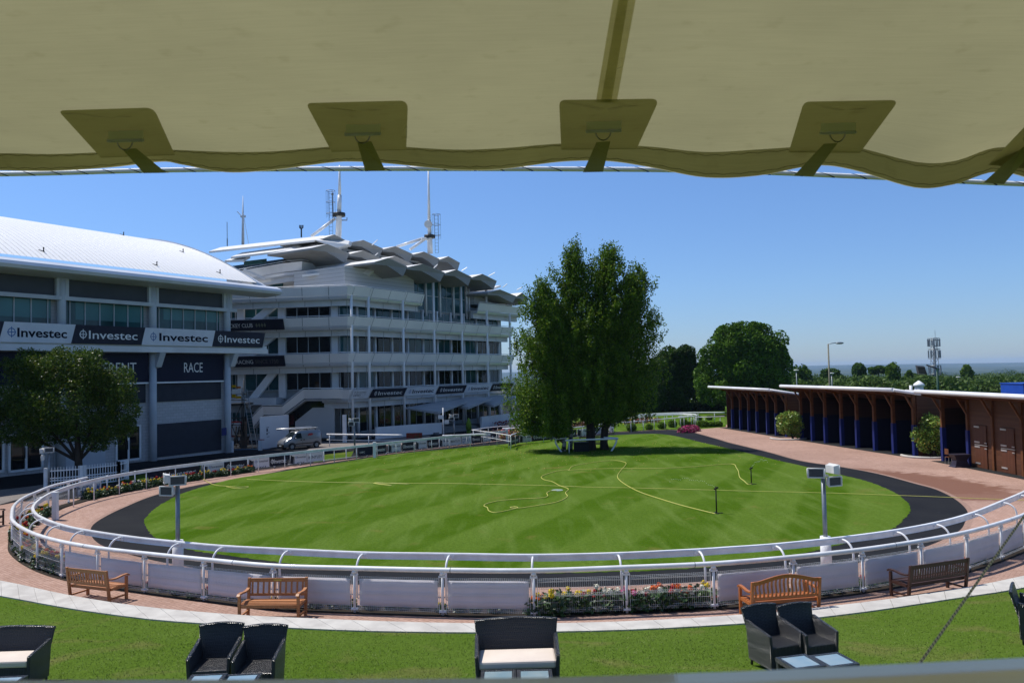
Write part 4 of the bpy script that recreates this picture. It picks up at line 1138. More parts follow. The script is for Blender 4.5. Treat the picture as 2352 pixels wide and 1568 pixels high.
# ------------------------------------------------------------------ garden benches
def woodm(name, c1, c2, rough=.5):
    B = NB(name); tc = B.nd('TexCoord').outputs['Object']; B.b.inputs['Roughness'].default_value = rough
    n1 = B.noise(B.map(tc, scale=(3, 40, 40)), 1.5, 5); n2 = B.noise(B.map(tc, scale=(40, 40, 3)), 1.5, 5)
    B.col(B.ramp(B.math('MULTIPLY', B.math('ADD', n1, n2), .5), [(.35, c1), (.62, c2)])); B.bump(n1, .2, .002); return B.m
TEAK1 = woodm('oiled_teak', (.30, .11, .035), (.46, .20, .075))
TEAK2 = woodm('red_teak', (.30, .085, .022), (.45, .16, .045), .35)
TEAK3 = woodm('dark_stained_wood', (.035, .014, .009), (.06, .024, .015))
BRASS = mat('brass_plate', (.55, .38, .12), .35, metal=.8)
def bench(label, w_, loc, rz, wood, kind='slat', rows=11, hb=.90, name='garden_bench'):
    """front of the bench looks along local -Y"""
    t = thing(name, label, 'bench', loc, rz); hw = w_ / 2
    m = MB()
    for k in range(7): m.box((0, -.26 + k * .075, .43 - .012 * abs(k - 3)), (w_ - .06, .058, .022))
    m.build('seat', wood, t, local=True)
    m = MB()
    m.box((0, -.28, .375), (w_ - .1, .03, .08)); m.box((0, .22, .375), (w_ - .1, .03, .08))
    for sx in (-1, 1): m.box((sx * (hw - .035), -.02, .375), (.045, .48, .07)); m.box((sx * (hw - .035), -.02, .13), (.035, .5, .04))
    m.build('seat_frame', wood, t, local=True)
    for sx in (-1, 1):
        m = MB(); m.hexa([Vector((sx * (hw - .035) + dx, y, z)) for z, yy in ((0, .24), (hb - (.0 if kind != 'arch' else .0), .36)) for dx, y in ((-.035, yy - .03), (.035, yy - .03), (.035, yy + .03), (-.035, yy + .03))])
        m.build('back_leg', wood, t, local=True, bevel=.006)
        m = MB(); m.box((sx * (hw - .035), -.28, .31), (.065, .065, .62)); m.build('front_leg', wood, t, local=True, bevel=.006)
        m = MB()
        ys = [-.36, -.30, -.15, .05, .20, .31]; zs = [.625, .665, .66, .63, .635, .66]
        for y0, z0, y1, z1 in zip(ys, zs, ys[1:], zs[1:]): m.beam((sx * (hw - .035), y0, z0), (sx * (hw - .035), y1, z1), .075, .035)
        m.build('armrest', wood, t, local=True)
    m = MB()
    bk = lambda z: .24 + .12 * z / .9
    m.box((0, bk(.50), .50), (w_ - .1, .03, .06))
    if kind == 'arch':
        n_ = 16
        for k in range(n_):
            x0 = -hw + .06 + (w_ - .12) * k / n_; x1 = -hw + .06 + (w_ - .12) * (k + 1) / n_
            z = lambda x: .86 + .13 * max(0, math.cos(x / hw * 1.9)) ** 1.3
            m.beam((x0, bk(z(x0)), z(x0)), (x1, bk(z(x1)), z(x1)), .035, .085)
    else:
        m.box((0, bk(hb - .05), hb - .06), (w_ - .1, .032, .09))
    m.build('back_frame', wood, t, local=True)
    n_ = rows
    for k in range(n_):
        m = MB()
        x = -hw + .12 + (w_ - .24) * k / (n_ - 1)
        ztop = hb - .10
        if kind == 'arch': ztop = .83 + .13 * max(0, math.cos(x / hw * 1.9)) ** 1.3
        if kind == 'arch':
            pts = [Vector((x, bk(z) + .025 * math.sin((z - .5) / (ztop - .5) * 2 * math.pi), z)) for z in np.linspace(.5, ztop, 8)]
            for a, b in zip(pts, pts[1:]): m.beam(a, b, .045, .016, up=(0, 1, 0))
        else: m.beam((x, bk(.5), .5), (x, bk(ztop), ztop), .045, .016, up=(0, 1, 0))
        m.build('back_slat', wood, t, local=True)
    if kind == 'plaque':
        m = MB(); m.box((0, bk(hb - .05) - .018, hb - .06), (.2, .004, .04)); m.build('plaque', BRASS, t, local=True)
    return t
# left bench: back towards the camera
A_, B_ = G(157, 1369), G(290, 1385)
def on_path(px, f=.5):
    x = G(px, 1390).x
    for _ in range(4):
        yk_ = [p.y + (q.y - p.y) * (x - p.x) / (q.x - p.x) for p, q in zip(kerb_i.p, kerb_i.p[1:]) if (p.x - x) * (q.x - x) <= 0 and abs(p.x - q.x) > 1e-6][0]
        yf_ = min([p.y + (q.y - p.y) * (x - p.x) / (q.x - p.x) for p, q in zip(OF.p, OF.p[1:]) if (p.x - x) * (q.x - x) <= 0 and abs(p.x - q.x) > 1e-6])
        y = yk_ + (yf_ - yk_) * f; x = (px - 1176) / F * y * 1.0 + (CAMZ * math.tan(ROLL)) * 0
        pp = proj((x, y, .4)); x += (px - pp[0]) / F * y
    return Vector((x, y, gz(x, y)))
bench('oiled teak bench turned away from the camera on the left of the brick path', 1.5, on_path(225, .42), rad(180 - 22), TEAK1, 'slat', 14)
bench('oiled teak bench with a brass plaque facing the camera left of centre', 1.5, on_path(627, .48), rad(-3), TEAK1, 'plaque', 10)
bench('reddish teak bench with an arched curved slat back', 1.74, on_path(1790, .40), rad(180 + 10), TEAK2, 'arch', 16)
bench('long dark brown slatted bench by the right end of the near fence', 1.95, on_path(2133, .40), rad(180 + 20), TEAK3, 'slat', 22)
c_ = G(-28, 1213); bench('dark bench cut off by the left edge beyond the paddock end', 1.5, Vector((c_.x, c_.y, c_.z)), rad(100), TEAK3, 'slat', 14)

# ------------------------------------------------------------------ loudspeaker columns
SPK = mat('speaker_white', (.66, .66, .64), .45, (.56, .56, .54), 3)
GRL = mat('speaker_grille', (.07, .075, .08), .7, (.05, .055, .06), 40)
def horn(t, c, d, s=1.0, base=None):
    """box loudspeaker: c centre, d direction it faces (plan)"""
    d = Vector(d).normalized(); sd = Vector((-d.y, d.x, 0)); up = Vector((0, 0, 1)); c = Vector(c)
    W_, H_, D_ = .30 * s, .17 * s, .20 * s
    f = c + d * D_ / 2; b = c - d * D_ / 2
    m = MB()
    fr = [f - sd * W_ - up * H_, f + sd * W_ - up * H_, f + sd * W_ + up * H_, f - sd * W_ + up * H_]
    bk_ = [b - sd * W_ * .8 - up * H_ * .8, b + sd * W_ * .8 - up * H_ * .8, b + sd * W_ * .8 + up * H_ * .8, b - sd * W_ * .8 + up * H_ * .8]
    m.hexa(fr + bk_)
    for a, b_ in zip(fr, fr[1:] + fr[:1]): m.tube([a, b_], .022 * s, 6)
    o = m.build('loudspeaker', SPK, t)
    g_ = MB(); e = d * .012 * s
    g_.quad(*[f + e + (q - f) * .82 for q in fr]); g_.build('grille', GRL, o)
def speaker_post(label, px, pyb, pyt, horns, s=1.0, wrap=None, dia=.055):
    p = G(px, pyb); t = thing('loudspeaker_post', label, 'loudspeaker', p)
    d = p.y; top = U(px - (pyb - pyt) * .02, pyt, d); top = Vector((p.x, p.y, top.z))
    m = MB(); m.tube([p, top], dia, 10); m.build('pole', GALV, t)
    m = MB(); m.box(top + Vector((0, 0, -.02)), (.35 * s, .10, .05)); m.build('mounting_bar', GALV, t)
    for (dx, dz, dr) in horns: horn(t, top + Vector((dx * s, -.1 * s, dz * s)), dr, s)
    if wrap:
        m = MB(); m.tube([p, p + Vector((0, 0, wrap))], [dia * 2.6, dia * 2.4], 12); w_ = m.build('wrapping', WHITE, t)
    return t, top
speaker_post('grey loudspeaker post with three white horns in front of the left paddock lawn', 409, 1318, 1108, [(.05, .10, (.35, -1, 0)), (-.36, .18, (-1, -.5, 0)), (-.32, -.28, (-.3, -1, 0))], .80, wrap=1.02, dia=.065)
speaker_post('grey loudspeaker post with three white horns in front of the right paddock lawn', 1899, 1318, 1090, [(-.30, .10, (-.3, -1, 0)), (.30, .22, (1, .25, 0)), (.33, -.22, (.35, -1, 0))], .76, wrap=1.05, dia=.06)
speaker_post('grey loudspeaker post standing before the white gate at far left', 112, 1128, 1036, [(-.35, .05, (-1, -.2, 0)), (-.35, -.45, (-1, -.5, 0)), (.1, .1, (.4, -1, 0))], .8, dia=.06)
speaker_post('small loudspeaker post beside the van, behind the far rail', 815, 1040, 966, [(-.35, .05, (-1, -.2, 0)), (-.2, -.25, (-.5, -1, 0)), (.15, .05, (.6, -1, 0))], .95, dia=.07)
speaker_post('small loudspeaker post before the grandstand entrance canopy', 1044, 1012, 956, [(-.35, .05, (-1, -.2, 0)), (-.2, -.22, (-.5, -1, 0)), (.15, .05, (.6, -1, 0))], .95, dia=.07)

# ------------------------------------------------------------------ hoses, sprinklers on the lawn
HOSE = mat('yellow_hose', (.60, .58, .12), .45, (.55, .52, .16), 6)
def hose(px, label, closed=False, r=.017):
    c = catmull([G(x, y, .035) for x, y in px], 6); c = [Vector((p.x, p.y, gz(p.x, p.y) + .038)) for p in c]
    MB().tube(c, r, 6).build('garden_hose', HOSE, label=label, cat='hose')
D7 = lambda L: [((1900 + x / 1.809) / 1.7415, (1750 + y / 1.81) / 1.7415) for x, y in L]
hose(D7([(-1650,300),(-1200,318),(-620,328),(-200,330),(130,337),(560,347),(830,357),(1130,362),(1600,375),(2000,386),(2352,394),(2700,404),(3280,425),(3650,440),(3990,452)]), 'long straight yellow hose lying right across the ring lawn', r=.0125)
hose(D7([(2003,333),(1975,336),(1945,310),(1915,285),(1905,240),(1890,215),(1875,193),(1820,190),(1700,200),(1550,212),(1300,222),(1050,222),(800,228),(690,235),(665,232),(600,240),(520,262),(480,283),(500,303),(560,318),(610,345),(660,362),(676,375),(655,398),(668,425),(620,455),(540,476),(400,498),(330,508),(275,508),(255,503),(280,498),(310,505),(260,520),(150,540),(100,528),(90,505),(65,492),(90,475),(180,455),(320,443),(480,435),(525,422),(520,400),(545,385),(590,383)]), 'looping yellow hose from the far sprinkler around the lawn')
hose(D7([(1740,550),(1650,528),(1500,490),(1350,445),(1200,395),(1100,345),(1040,300),(1033,270),(1060,230),(1090,195),(1085,178),(1020,165),(920,170),(780,190),(710,205),(685,225),(680,236)]), 'curving yellow hose leading to the near sprinkler')
hose([(461,1064),(460,1080),(463,1095),(480,1108),(497,1114),(520,1116),(545,1118),(570,1117),(560,1121),(540,1121),(520,1117)], 'yellow hose end coiled at the left edge of the walk')
hose([(858,1109),(875,1112),(900,1114),(868,1110.5),(862,1108),(890,1109),(940,1111)], 'short yellow hose loop on the left part of the lawn')
for x, y, hgt, lab in ((1646, 1179, 1.0, 'near black sprinkler standing on the lawn at the hose end'), (1726, 1112, .80, 'far black sprinkler near the right side of the lawn')):
    p = G(x, y); t = thing('sprinkler', lab, 'sprinkler', p, 0, 'lawn sprinklers')
    m = MB(); m.tube([p, p + Vector((0, 0, hgt))], .028, 8); m.build('riser', BLACK, t)
    m = MB(); m.beam(p + Vector((-.22, 0, .02)), p + Vector((.26, 0, .02)), .05, .04); m.beam(p + Vector((0, -.22, .02)), p + Vector((0, .22, .02)), .05, .04); m.build('foot', BLACK, t)
    m = MB(); m.tube([p + Vector((-.08, 0, hgt)), p + Vector((.10, 0, hgt + .07))], .035, 8); m.tube([p + Vector((0, 0, hgt)), p + Vector((0, 0, hgt + .12))], .02, 6); m.build('head', BLACK, t)
    m = MB(); rr = random.Random(4)
    for k in range(26):
        t_ = k / 26; q = p + Vector((-(1.9 if x < 1700 else -1.0) * t_, .3 * t_, hgt + .12 + .3 * math.sin(t_ * 2.4) + rr.uniform(-.05, .05))); m.sphere(q, .010, 5, 3)
    m.build('water_spray', mat('water_drops', (.75, .8, .85), .1), t)
p = G(1280, 1126); m = MB(); m.tube([p + Vector((0, 0, -.01)), p + Vector((0, 0, .03))], .30, 14); m.build('drain_cover', mat('grey_cover', (.25, .32, .30), .6), label='small round grey cover on the lawn beside the hose loop', cat='drain cover')
# ------------------------------------------------------------------ stables on the right
def boards(name, c1, c2, pitch, axis, rough=.55):
    B = NB(name); p = B.pos(); tc = p; B.b.inputs['Roughness'].default_value = rough; B.b.inputs['Specular IOR Level'].default_value = .3
    s = B.nd('SeparateXYZ'); B.lk(tc, s.inputs[0])
    v = s.outputs[axis]; f = B.math('FRACT', B.math('MULTIPLY', v, 1 / pitch)); fl = B.math('FLOOR', B.math('MULTIPLY', v, 1 / pitch))
    wn = B.nd('TexWhiteNoise', noise_dimensions='1D'); B.lk(fl, wn.inputs['W'])
    c = B.mix(wn.outputs['Value'], c1, c2); n = B.noise(B.map(tc, scale=(1, 1, 8) if axis != 2 else (1, 1, 30)), 1.3, 5)
    c = B.mix(B.math('MULTIPLY', n, .5), c, tuple(x * .6 for x in c1))
    g = B.ramp(f, [(0, (0, 0, 0)), (.10, (1, 1, 1))])
    c = B.mix(B.math('SUBTRACT', 1.0, g), c, tuple(x * .2 for x in c1)); B.col(c); B.bump(g, .6, .01); return B.m
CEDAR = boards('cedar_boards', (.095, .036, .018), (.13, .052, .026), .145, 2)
CEDIN = boards('stall_shade_boards', (.022, .009, .006), (.03, .012, .008), .145, 2)  # darker cedar for the stall insides: their shade is put into the colour
DOORB = boards('door_boards', (.10, .034, .016), (.13, .048, .024), .11, 1)
POSTW = mat('stained_timber_post', (.15, .058, .022), .6, (.11, .04, .016), 4)
ALU = mat('white_roof_edge', (.80, .80, .82), .3, (.74, .74, .76), 1)
RUBF = tar_mat('dark_rubber_floor', (.02, .021, .022), (.026, .027, .028), gloss=.8)
STEEL = mat('bright_hinge_steel', (.62, .62, .62), .35, metal=.7)
class Fr:
    """plan frame: s along, n to the right-hand side, z up"""
    def __init__(s, o, e): s.o = V2(o); s.e = V2(e).normalized(); s.n = Vector((s.e.y, -s.e.x, 0))
    def __call__(s, a, b, z): return s.o + s.e * a + s.n * b + Vector((0, 0, z))
    def box(s, m, a0, a1, b0, b1, z0, z1): return m.hexa([s(a0, b0, z0), s(a1, b0, z0), s(a1, b1, z0), s(a0, b1, z0), s(a0, b0, z1), s(a1, b0, z1), s(a1, b1, z1), s(a0, b1, z1)])
def stable(label, A, Bp, posts, zf, over_near, over_far, depth=4.2, doors=None, slope=.17, over=1.45, backz=None):
    """A far end, Bp near end of the post line (ground points). n points away from the paddock."""
    e = V2(Bp - A); L = e.length; fr = Fr(A, e)         # travelling towards the camera: right-hand normal points to -x
    if fr.n.x < 0: fr.n = -fr.n                          # make n point into the building (+x)
    t = thing('stable_block', label, 'stable', (A + Bp) / 2)
    g = lambda a: A.z + (Bp.z - A.z) * a / L
    zr = lambda b: zf - (b + over) * slope
    # roof: slab with rounded white front nosing
    m = MB(); a0, a1 = -over_far, L + over_near
    P = [fr(a0, -over, zf), fr(a1, -over, zf), fr(a1, depth + .3, zr(depth + .3)), fr(a0, depth + .3, zr(depth + .3))]
    up = Vector((0, 0, .10))
    m.hexa([p - up for p in P] + [p + up * .4 for p in P]); rf = m.build('roof', mat('grey_roof_sheet', (.55, .55, .57), .5, (.48, .48, .5), 1), t)
    m = MB(); m.tube([fr(a0, -over, zf - .03), fr(a1, -over, zf - .03)], .135, 14); m.build('roof_edge', ALU, t)
    for aa in (a0, a1): MB().tube([fr(aa, -over, zf - .03), fr(aa, depth + .3, zr(depth + .3) - .03)], .11, 10).build('roof_verge', ALU, t)
    # fascia board and rafters under the roof
    m = MB(); P = [fr(a0 + .2, -over + .25, zr(-over + .25) - .12), fr(a1 - .2, -over + .25, zr(-over + .25) - .12), fr(a1 - .2, depth, zr(depth) - .12), fr(a0 + .2, depth, zr(depth) - .12)]
    m.hexa([p - Vector((0, 0, .06)) for p in P] + P); m.build('soffit', CEDAR, t)
    # back and end walls
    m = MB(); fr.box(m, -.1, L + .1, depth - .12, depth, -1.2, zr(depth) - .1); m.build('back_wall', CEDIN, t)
    for aa in (-.12, L + .05):
        m = MB()
        zb = min(A.z, Bp.z) - .3
        P = [fr(aa, .15, zb), fr(aa, depth - .12, zb), fr(aa, depth - .12, zr(depth) - .13), fr(aa, .15, zr(.15) - .13)]
        m.prism(P, fr.e * .1)
        m.build('end_wall', CEDAR, t)
    m = MB(); P = [fr(-.2, -.75, g(-.2) + .012), fr(L + .1, -.75, g(L) + .012), fr(L + .1, depth, g(L) + .012), fr(-.2, depth, g(-.2) + .012)]
    m.flat(P); m.build('floor', RUBF, t)
    for i, a in enumerate(posts):
        gr = g(a); m = MB(); fr.box(m, a - .10, a + .10, -.1, .1, gr + 2.1, zr(0) - .15)
        m.beam(fr(a, -.02, zr(0) - 1.15), fr(a, -.62, zr(-.62) - .18), .10, .12, up=fr.e); m.beam(fr(a, 0, zr(0) - .28), fr(a, -over + .2, zr(-over + .2) - .2), .1, .14)
        m.build('timber_post', POSTW, t)
        m = MB(); fr.box(m, a - .13, a + .13, -.13, .13, gr, gr + 2.12); m.build('post_pad', BLUEP, t)
        # partition between stalls
        m = MB(); fr.box(m, a - .05, a + .05, .13, depth - .12, gr, gr + 2.3); m.build('partition', mat('navy_partition', (.004, .006, .022), .7), t)
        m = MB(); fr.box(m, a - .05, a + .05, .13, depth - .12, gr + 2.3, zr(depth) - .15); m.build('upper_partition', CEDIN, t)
    return t, fr, g, zr, L
def fit_line(px):
    P = [G(x, y) for x, y in px]; return P
P1 = fit_line([(1682,984),(1699.7,987),(1718.5,990),(1738.8,993),(1760,996.9),(1783,1000),(1808.2,1003.8)])
A1 = G(1668, 981.5)
def sts(A, Bp, P): e = V2(Bp - A).normalized(); return [max(0, V2(p - A).dot(e)) for p in P]
st1 = stable('far open fronted timber stable with navy stalls', A1, P1[-1], sts(A1, P1[-1], P1), 3.72, -.1, 1.2, depth=4.0)
P2 = fit_line([(1841.8,1008.7),(1870,1012.5),(1901.5,1017),(1935.4,1022.8),(1972,1028.2),(2011.7,1034.4),(2055.8,1041),(2102.7,1048.3)])
st2 = stable('middle open fronted timber stable with seven navy stalls', P2[0], P2[-1], sts(P2[0], P2[-1], P2), 4.10, .1, .7, depth=4.2)
P3 = fit_line([(2169,1058.5),(2228.4,1070)])
e3 = (P3[1] - P3[0]); E3 = P3[1] + e3 / e3.length * 15
E3.z = gz(E3.x, E3.y)
s1_ = (P3[1] - P3[0]).length
st3 = stable('nearest timber stable with closed boarded doors at the right edge', P3[0], E3, [0, s1_], 4.05, .5, .35, depth=4.2)
t3, fr3, g3, zr3, L3 = st3
m = MB(); fr3.box(m, s1_ + .14, L3, .0, .12, -1, zr3(0) - .16); m.build('front_wall', CEDAR, t3)
for a in (s1_ + 2.55, s1_ + 5.2, s1_ + 7.9, s1_ + 10.6): 
    m = MB()
    fr3.box(m, a - .09, a + .09, -.10, .0, g3(a), zr3(0) - .16)
    m.beam(fr3(a, -.02, zr3(0) - 1.15), fr3(a, -.62, zr3(-.62) - .18), .10, .12, up=fr3.e)
    m.build('wall_post', POSTW, t3)
for a in (s1_ + .75, s1_ + 3.35, s1_ + 6.0, s1_ + 8.7):
    w_ = 1.15; z0 = g3(a) + .04
    m = MB(); fr3.box(m, a, a + w_, -.05, -.004, z0, z0 + 1.3); fr3.box(m, a, a + w_, -.05, -.004, z0 + 1.32, z0 + 2.45); d = m.build('door', DOORB, t3)
    m = MB()
    for z in (.2, 1.15, 1.42, 2.3): fr3.box(m, a - .05, a + .48, -.075, -.052, z0 + z, z0 + z + .09)
    m.build('hinge', STEEL, d)
    m = MB(); fr3.box(m, a - .02, a + w_ + .1, -.085, -.055, z0 + 1.30, z0 + 1.335)
    for z in (1.12, 1.44): fr3.box(m, a + w_ - .18, a + w_ + .04, -.08, -.055, z0 + z, z0 + z + .05)
    m.build('bolt', STEEL, d)
# table under a black cloth and a chair in the open stall
q = G(2205, 1072); t = thing('draped_table', 'small table with a black stretch cloth in the open stall', 'table', q)
m = MB(); n_ = 10; 
for (x0, x1, y0, y1) in ((-.6, .6, -.4, .4),):
    secs = [(0, 1.0), (.12, .80), (.40, .62), (.62, .82), (.74, 1.0), (.76, 1.0)]
    vs = []
    for z, k in secs:
        for (sx, sy) in ((-1, -1), (1, -1), (1, 1), (-1, 1)): vs.append(q + Vector((sx * .5 * k, sy * .36 * k, z)))
    m.add(vs, [(4 * i + j, 4 * i + (j + 1) % 4, 4 * i + 4 + (j + 1) % 4, 4 * i + 4 + j) for i in range(len(secs) - 1) for j in range(4)] + [(20, 21, 22, 23)])
m.build('cloth', mat('black_stretch_cloth', (.03, .025, .04), .45), t)
q = G(2183, 1066); t = thing('wooden_chair', 'wooden chair with thin steel legs beside the draped table', 'chair', q)
m = MB(); m.box(q + Vector((0, 0, .45)), (.42, .42, .03)); m.build('seat', POSTW, t)
m = MB(); m.box(q + Vector((-.2, .0, .78)), (.02, .42, .34)); m.build('backrest', POSTW, t)
for sx in (-.19, .19):
    for sy in (-.19, .19): m = MB(); m.tube([q + Vector((sx * 1.1, sy * 1.1, 0)), q + Vector((sx, sy, .44))], .012, 5); m.build('leg', STEEL, t)
# things behind the roofs
def pole_lamp(label, px, py_base_top, top_px, d, head=1, h_head=.5, mat_=GALV, r=.07, cat='street lamp', name='street_lamp'):
    pass
def streetlamp(label, px, pyt, d, zbase, lean=0, head=True, r=.07, group=None):
    top = U(px, pyt, d); b = Vector((top.x, top.y, zbase)); t = thing('street_lamp', label, 'street lamp', b, 0, group)
    m = MB(); m.tube([b, b.lerp(top, .3), top], r, 8, r2=r * .6); m.build('pole', mat('weathered_pole', (.20, .19, .14), .6), t)
    m = MB(); m.tube([top, top + Vector((.6, 0, .10)), top + Vector((1.1, 0, .12))], .05, 6); m.build('arm', GALV, t)
    m = MB(); m.sphere(top + Vector((1.3, 0, .08)), (.48, .22, .13), 10, 6); m.build('lamp_head', GALV, t)
streetlamp('tall street lamp standing behind the middle stable roof', 1902, 790, 88, -1, r=.14)
for i, (x, y, d, lab) in enumerate(((1910, 857, 150, 'small car park lamp directly right of the tall lamp'), (1910 + 0, 853, 150, ''), (2061, 864, 170, 'small car park lamp left of the poplar, above the stables'), (2230, 870, 190, 'small car park lamp in front of the poplar group at right'), (2276, 874, 190, 'small car park lamp left of the slim tree at right'), (1829, 850, 150, 'small car park lamp by the left end of the middle roof'))):
    if not lab: continue
    top = U(x if i != 2 else 2201, y if i != 2 else 866, d); b = Vector((top.x, top.y, terr(top.x, top.y)))
    if i == 3: top = U(2375, 888, d); continue
    t = thing('car_park_lamp', lab, 'lamp', b, 0, 'small lamps of the car park')
    m = MB(); m.tube([b, top], .09, 6); m.build('pole', GALV, t); m = MB(); m.sphere(top, (.55, .3, .14), 8, 5); m.build('lamp_head', SPK, t)
top = U(2201 - .1, 866, 170)
# green floodlight post between the stables
top = U(2144, 846, 54.5); b = Vector((top.x + .25, top.y, gz(0, 54.5)))
t = thing('floodlight_post', 'dark green floodlight post between the middle and nearest stables', 'floodlight', b)
GRN = mat('dark_green_paint', (.01, .05, .035), .45)
m = MB(); m.tube([b, top + Vector((.25, 0, 0))], .075, 8); m.build('pole', GRN, t)
tt = top + Vector((.25, 0, 0))
m = MB(); m.beam(tt + Vector((-.75, -.05, .25)), tt + Vector((.15, 0, -.08)), .08, .08); m.build('arm', DARKM, t)
m = MB(); m.hexa([tt + Vector(q) for q in ((-1.35, -.2, -.35), (-.75, -.1, -.4), (-.75, .2, -.4), (-1.35, .1, -.35), (-1.55, -.35, .15), (-.95, -.2, .12), (-.85, .2, .2), (-1.45, .1, .25))]); m.build('lamp_head', DARKM, t)
m = MB(); m.tube([G(1834, 965), Vector((G(1834, 965).x, G(1834, 965).y, 3.4))], .05, 6); m.build('post', GRN, label='thin dark green post between the far and middle stables', cat='post')
# telecom mast
b = U(2150, 905, 230); zt = U(2147, 775, 230).z; b.z = -9; t = thing('telecom_mast', 'tall lattice telecom mast with rings of aerials above the stables', 'mast', b)
m = MB(); c0 = Vector((b.x, b.y, 0))
m.tube([Vector((b.x, b.y, -9)), Vector((b.x, b.y, zt - 1))], .24, 8)
for sx, sy in ((-1, -1), (1, -1), (1, 1), (-1, 1)):
    m.tube([Vector((b.x + sx * 1.2, b.y + sy * 1.2, -9)), Vector((b.x + sx * .5, b.y + sy * .5, zt))], .06, 5)
for k in range(14):
    z0 = -9 + k * (zt + 9) / 14; z1 = z0 + (zt + 9) / 14; r0 = 1.2 - .7 * k / 14; r1 = 1.2 - .7 * (k + 1) / 14
    s_ = 1 if k % 2 else -1
    m.beam((b.x - s_ * r0, b.y - r0, z0), (b.x + s_ * r1, b.y - r1, z1), .09, .09); m.beam((b.x - r0, b.y - s_ * r0, z0), (b.x - r1, b.y + s_ * r1, z1), .09, .09)
m.build('lattice', GALV, t)
for zf in (.75, 3.3, 8.2, 10.8):
    m = MB(); 
    ztop = zt - zf
    for hh in (0,): m.tube([Vector((b.x + 1.55 * math.cos(a), b.y + 1.55 * math.sin(a), ztop)) for a in np.linspace(0, 6.283, 13)], .09, 5)
    m.build('aerial_ring', GALV, t)
for zf in (.2, 2.6, 3.6, 6.2, 8.2, 10.6):
    m = MB(); m.tube([Vector((b.x + 1.6 * math.cos(a), b.y + 1.6 * math.sin(a), zt - zf)) for a in np.linspace(0, 6.283, 13)], .06, 5); m.build('aerial_ring', GALV, t)
for ring, zz in enumerate((zt - 1.5, zt - 4.9, zt - 9.4)):
    for k in range(9):
        a = k * .698 + ring; m = MB(); m.box((b.x + 1.6 * math.cos(a), b.y + 1.6 * math.sin(a), zz), (.22, .22, 2.2)); m.build('aerial', GALV, t)
m = MB(); m.tube([Vector((b.x + .5, b.y, zt)), Vector((b.x + .5, b.y, zt + 2.2))], .05, 5); m.build('whip_aerial', GALV, t)
# roof cupola, white post, blue container, low roof
p = U(2111, 893, 70); t = thing('roof_cupola', 'small white octagonal cupola behind the middle stable roof', 'cupola', (p.x, p.y, 2.2))
m = MB(); m.tube([Vector((p.x, p.y, 2.2)), Vector((p.x, p.y, p.z + .25))], .38, 8); m.build('drum', WHITE, t)
m = MB(); m.tube([Vector((p.x, p.y, p.z + .25)), Vector((p.x, p.y, p.z + .45)), Vector((p.x, p.y, p.z + .75))], [.52, .45, .04], 8); m.build('roof', WHITE, t)
m = MB(); q = U(2150, 903, 72); m.prism([U(2085, 915, 71), U(2170, 915, 71), U(2150, 899, 71), U(2118, 896, 71)], (0, 3, 0)); m.build('barn_roof', mat('grey_barn_roof', (.42, .42, .42), .7), label='grey roof of a low building showing between the stable roofs', cat='roof')
m = MB(); m.tube([U(2092, 896, 75) - Vector((0, 0, 2)), U(2092, 885, 75)], .14, 8); m.build('vent_pipe', WHITE, label='short white vent pipe left of the roof cupola', cat='pipe')
p = U(2335, 890, 66); m = MB(); m.box((p.x + 1.1, p.y, p.z - .15), (3.0, 3, .95)); m.box((p.x + 1.1, p.y - 0, p.z + .36), (3.1, 3.1, .08))
for k in range(9): m.box((p.x - .3 + k * .35, p.y - 1.52, p.z - .15), (.06, .05, .9))
m.build('container', mat('bright_blue_container', (.015, .07, .42), .4), label='bright blue container roof standing above the nearest stable', cat='container')

# ------------------------------------------------------------------ leafy things
def leafmat(name, stops, rough=.5, trans=.35, spec=.10):
    stops = [(a, tuple(min(1, v * k) for v, k in zip(c, (1.42, 1.55, .95)))) for a, c in stops]
    B = NB(name); rp_ = B.nd('NewGeometry').outputs['Random Per Island']; B.b.inputs['Roughness'].default_value = rough; B.b.inputs['Specular IOR Level'].default_value = spec
    c = B.ramp(rp_, stops); n = B.noise(B.pos(), .55, 3); c = B.mix(B.math('MULTIPLY', B.ramp(n, [(.35, (0, 0, 0)), (.65, (1, 1, 1))]), .35), c, tuple(x * 1.5 for x in stops[1][1])); B.col(c)
    tr = B.nd('BsdfTranslucent'); B.lk(c, tr.inputs[0]); mx = B.nd('MixShader'); mx.inputs[0].default_value = trans
    out = [x for x in B.n if x.type == 'OUTPUT_MATERIAL'][0]
    B.lk(B.b.outputs[0], mx.inputs[1]); B.lk(tr.outputs[0], mx.inputs[2]); B.lk(mx.outputs[0], out.inputs[0]); return B.m
def quads(C_, size, rng, flat=.0, down=0, asp=.55):
    n = len(C_); u = rng.normal(size=(n, 3)); 
    if down: u[:, 2] -= down
    u /= np.linalg.norm(u, axis=1)[:, None]
    v = rng.normal(size=(n, 3)); v -= (v * u).sum(1)[:, None] * u; v /= np.linalg.norm(v, axis=1)[:, None]
    s = (size * rng.uniform(.6, 1.35, n))[:, None]
    return np.stack([C_ - u * s, C_ - v * s * asp, C_ + u * s, C_ + v * s * asp], 1).reshape(-1, 3)
